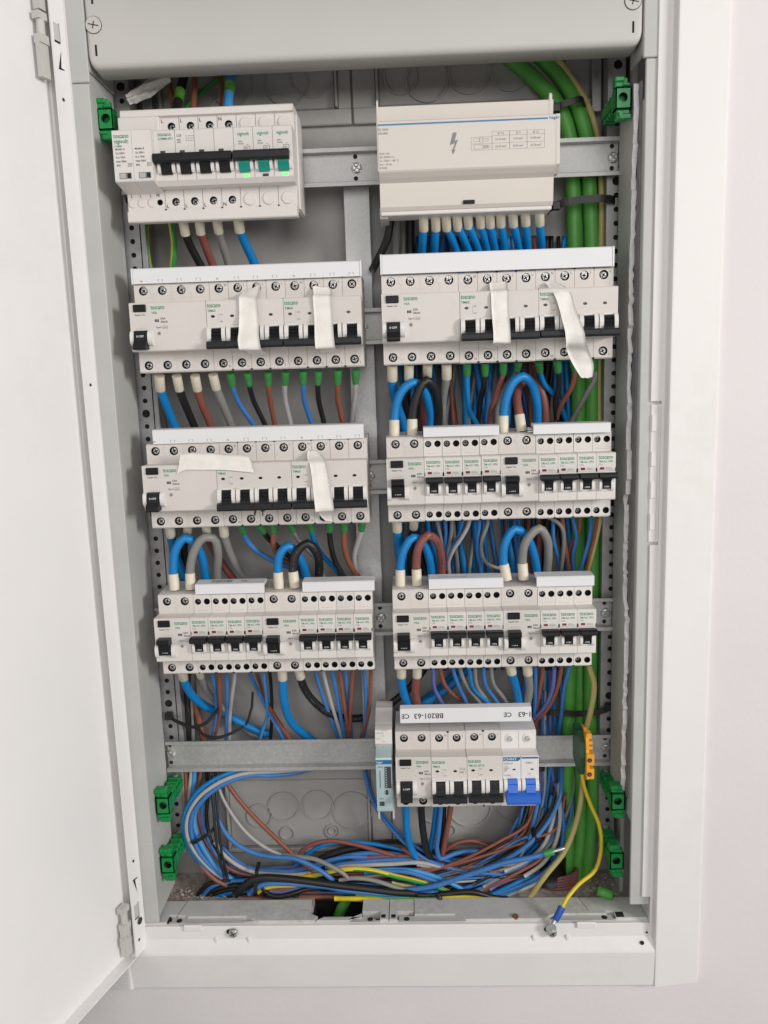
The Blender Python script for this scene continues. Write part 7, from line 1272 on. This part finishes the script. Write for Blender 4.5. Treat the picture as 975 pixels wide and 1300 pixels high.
('wire','thin black wire among the crossing strands right of centre on the floor','thin crossing strands on the cabinet floor','k',1.71,[-91.4,66.0,-441.9,-29.8,60.0,-441.0,40.9,55.0,-431.6,111.2,57.0,-405.5,140.9,62.0,-396.3,152.8,72.0,-360.4],None,None),
('wire','thin grey wire among the crossing strands right of centre on the floor','thin crossing strands on the cabinet floor','g',1.71,[-101.6,66.0,-464.9,-39.5,60.0,-457.7,36.9,55.0,-444.4,112.6,57.0,-428.9,142.4,62.0,-409.8,154.4,72.0,-377.9],None,None),
('wire','thin black wire among the crossing strands right of centre on the floor','thin crossing strands on the cabinet floor','k',1.71,[-109.5,66.0,-446.9,-47.7,60.0,-448.2,35.2,55.0,-447.1,117.7,57.0,-433.8,147.5,62.0,-412.2,159.5,72.0,-383.9],None,None),
('wire','thin brown wire among the crossing strands right of centre on the floor','thin crossing strands on the cabinet floor','n',1.71,[-105.6,66.0,-458.5,-43.3,60.0,-446.7,24.8,55.0,-433.0,92.4,57.0,-402.5,122.1,62.0,-385.5,133.9,72.0,-357.9],None,None),
('wire','thin blue wire among the crossing strands right of centre on the floor','thin crossing strands on the cabinet floor','b',1.71,[-37.0,66.0,-454.9,24.2,60.0,-451.7,66.4,55.0,-429.3,108.6,57.0,-403.7,138.3,62.0,-391.2,150.2,72.0,-358.2],None,None)]
PRINTED = {'black cable sweeping right under the right two-pole breaker of the left row': 'dim_ink', 'grey cable, fourth under the upper left wide residual current breaker': 'c_w',
  'black jumper loop into the right two-pole breaker of the left breaker row': 'dim_ink', 'red-brown jumper loop into the left two-pole breaker of the lower right row': 'ink',
  'bright blue cable under the right two-pole breaker of the lower right row': 'ink', 'black cable, second under the upper left wide residual current breaker': 'dim_ink'}
def ferrule(o, a, b, r, kind):
    d = (b-a).normalized()
    m = MB()
    if kind == 'w': m.cyl(a-d*4, d, r*1.16, 16.5, 16, 0, r*1.12, .5); nm, mt = 'ferrule_sleeve', 'ivory'
    elif kind == 'g': m.cyl(a-d*4, d, r*1.55, 8, 14, 0, r*1.45, .4); m.cyl(a+d*3.6, d, r*1.45, 6.5, 14, 0, r*1.18, .3); nm, mt = 'ferrule_sleeve', 'gferr'
    elif kind == 'tip':
        m.cyl(a-d*1, d, r*1.3, 11, 14, 0, r*1.35, .4); m.build('ferrule_sleeve', 'gferr', o); m = MB(); m.cyl(a+d*10, d, 1.7, 12, 12, 0, 1.9, .3); nm, mt = 'metal_tip', 'steel'
    elif kind == 'lug':
        m.cyl(a-d*5, d, 3.7, 15, 14, 0, 3.5, .6); m.build('lug_sleeve', 'lug', o); m = MB(); m.cyl(a+d*8, d, 2.2, 8, 10); m.cyl(a+d*18.4+Vector((0, -.2, 0)), (0, -1, 0), 5.4, .8, 16); nm, mt = 'metal_eye', 'steel'
    m.build(nm, mt, o)
for nm, label, grp, col, r, flat, f, fe in CABLES:
    P = [Vector(flat[i:i+3]) for i in range(0, len(flat), 3)]; o0 = P[0].copy(); P = [p-o0 for p in P]
    pts = spline(P, 5.0 if r < 5 else 9.0); m = MB()
    if col == 'y': m.tube(pts, r, 12, 0, 1, True, .025 if r < 3.5 else .012); o = m.build(nm, ['c_y', 'c_y2'], None, o0)
    elif col == 'z': m.tube(pts, r, 14, 0, 1, True, .006, .25, 8); o = m.build(nm, ['c_y', 'c_y2'], None, o0)
    elif col == 'Y' and r > 3: m.tube(pts, r, 12, 0, 1, True, .03); o = m.build(nm, ['c_Y', 'c_y2'], None, o0)
    else: m.tube(pts, r, 10 if r < 5 else 18); o = m.build(nm, 'c_'+col, None, o0)
    tag(o, label, 'wire' if nm == 'wire' else 'cable', grp)
    if f in ('w', 'g'): ferrule(o, pts[0], pts[2], r, f)
    if f in ('gt', 'gt2'):
        i = int(len(pts)*(.6 if f == 'gt' else .5)); m = MB(); m.tube(pts[i:i+3], r+.35, 12); m.build('tape_band', 'gtape', o)
    if label in PRINTED:                                                # the maker's print running along the sheath
        q = random.Random(len(pts)); m = MB(); i = 3
        dense = spline(pts, 1.2)
        while i < len(dense)-4:
            L = q.choice((1, 1, 2)); p0, p1 = dense[i], dense[i+L]; t = (p1-p0).normalized(); n_ = Vector((.1, -1, .15)); n_ = (n_-t*n_.dot(t)).normalized(); bb = t.cross(n_)
            h1 = q.uniform(.35, .7)
            m.add([p0+n_*(r+.06)-bb*h1, p1+n_*(r+.06)-bb*h1, p1+n_*(r+.06)+bb*h1, p0+n_*(r+.06)+bb*h1], [(0,1,2,3)])
            i += L+q.choice((1, 1, 2, 3, 9))
        m.build('sheath_print', PRINTED[label], o)
    if fe: ferrule(o, pts[-1], pts[-1]*2-pts[-3], r, fe)
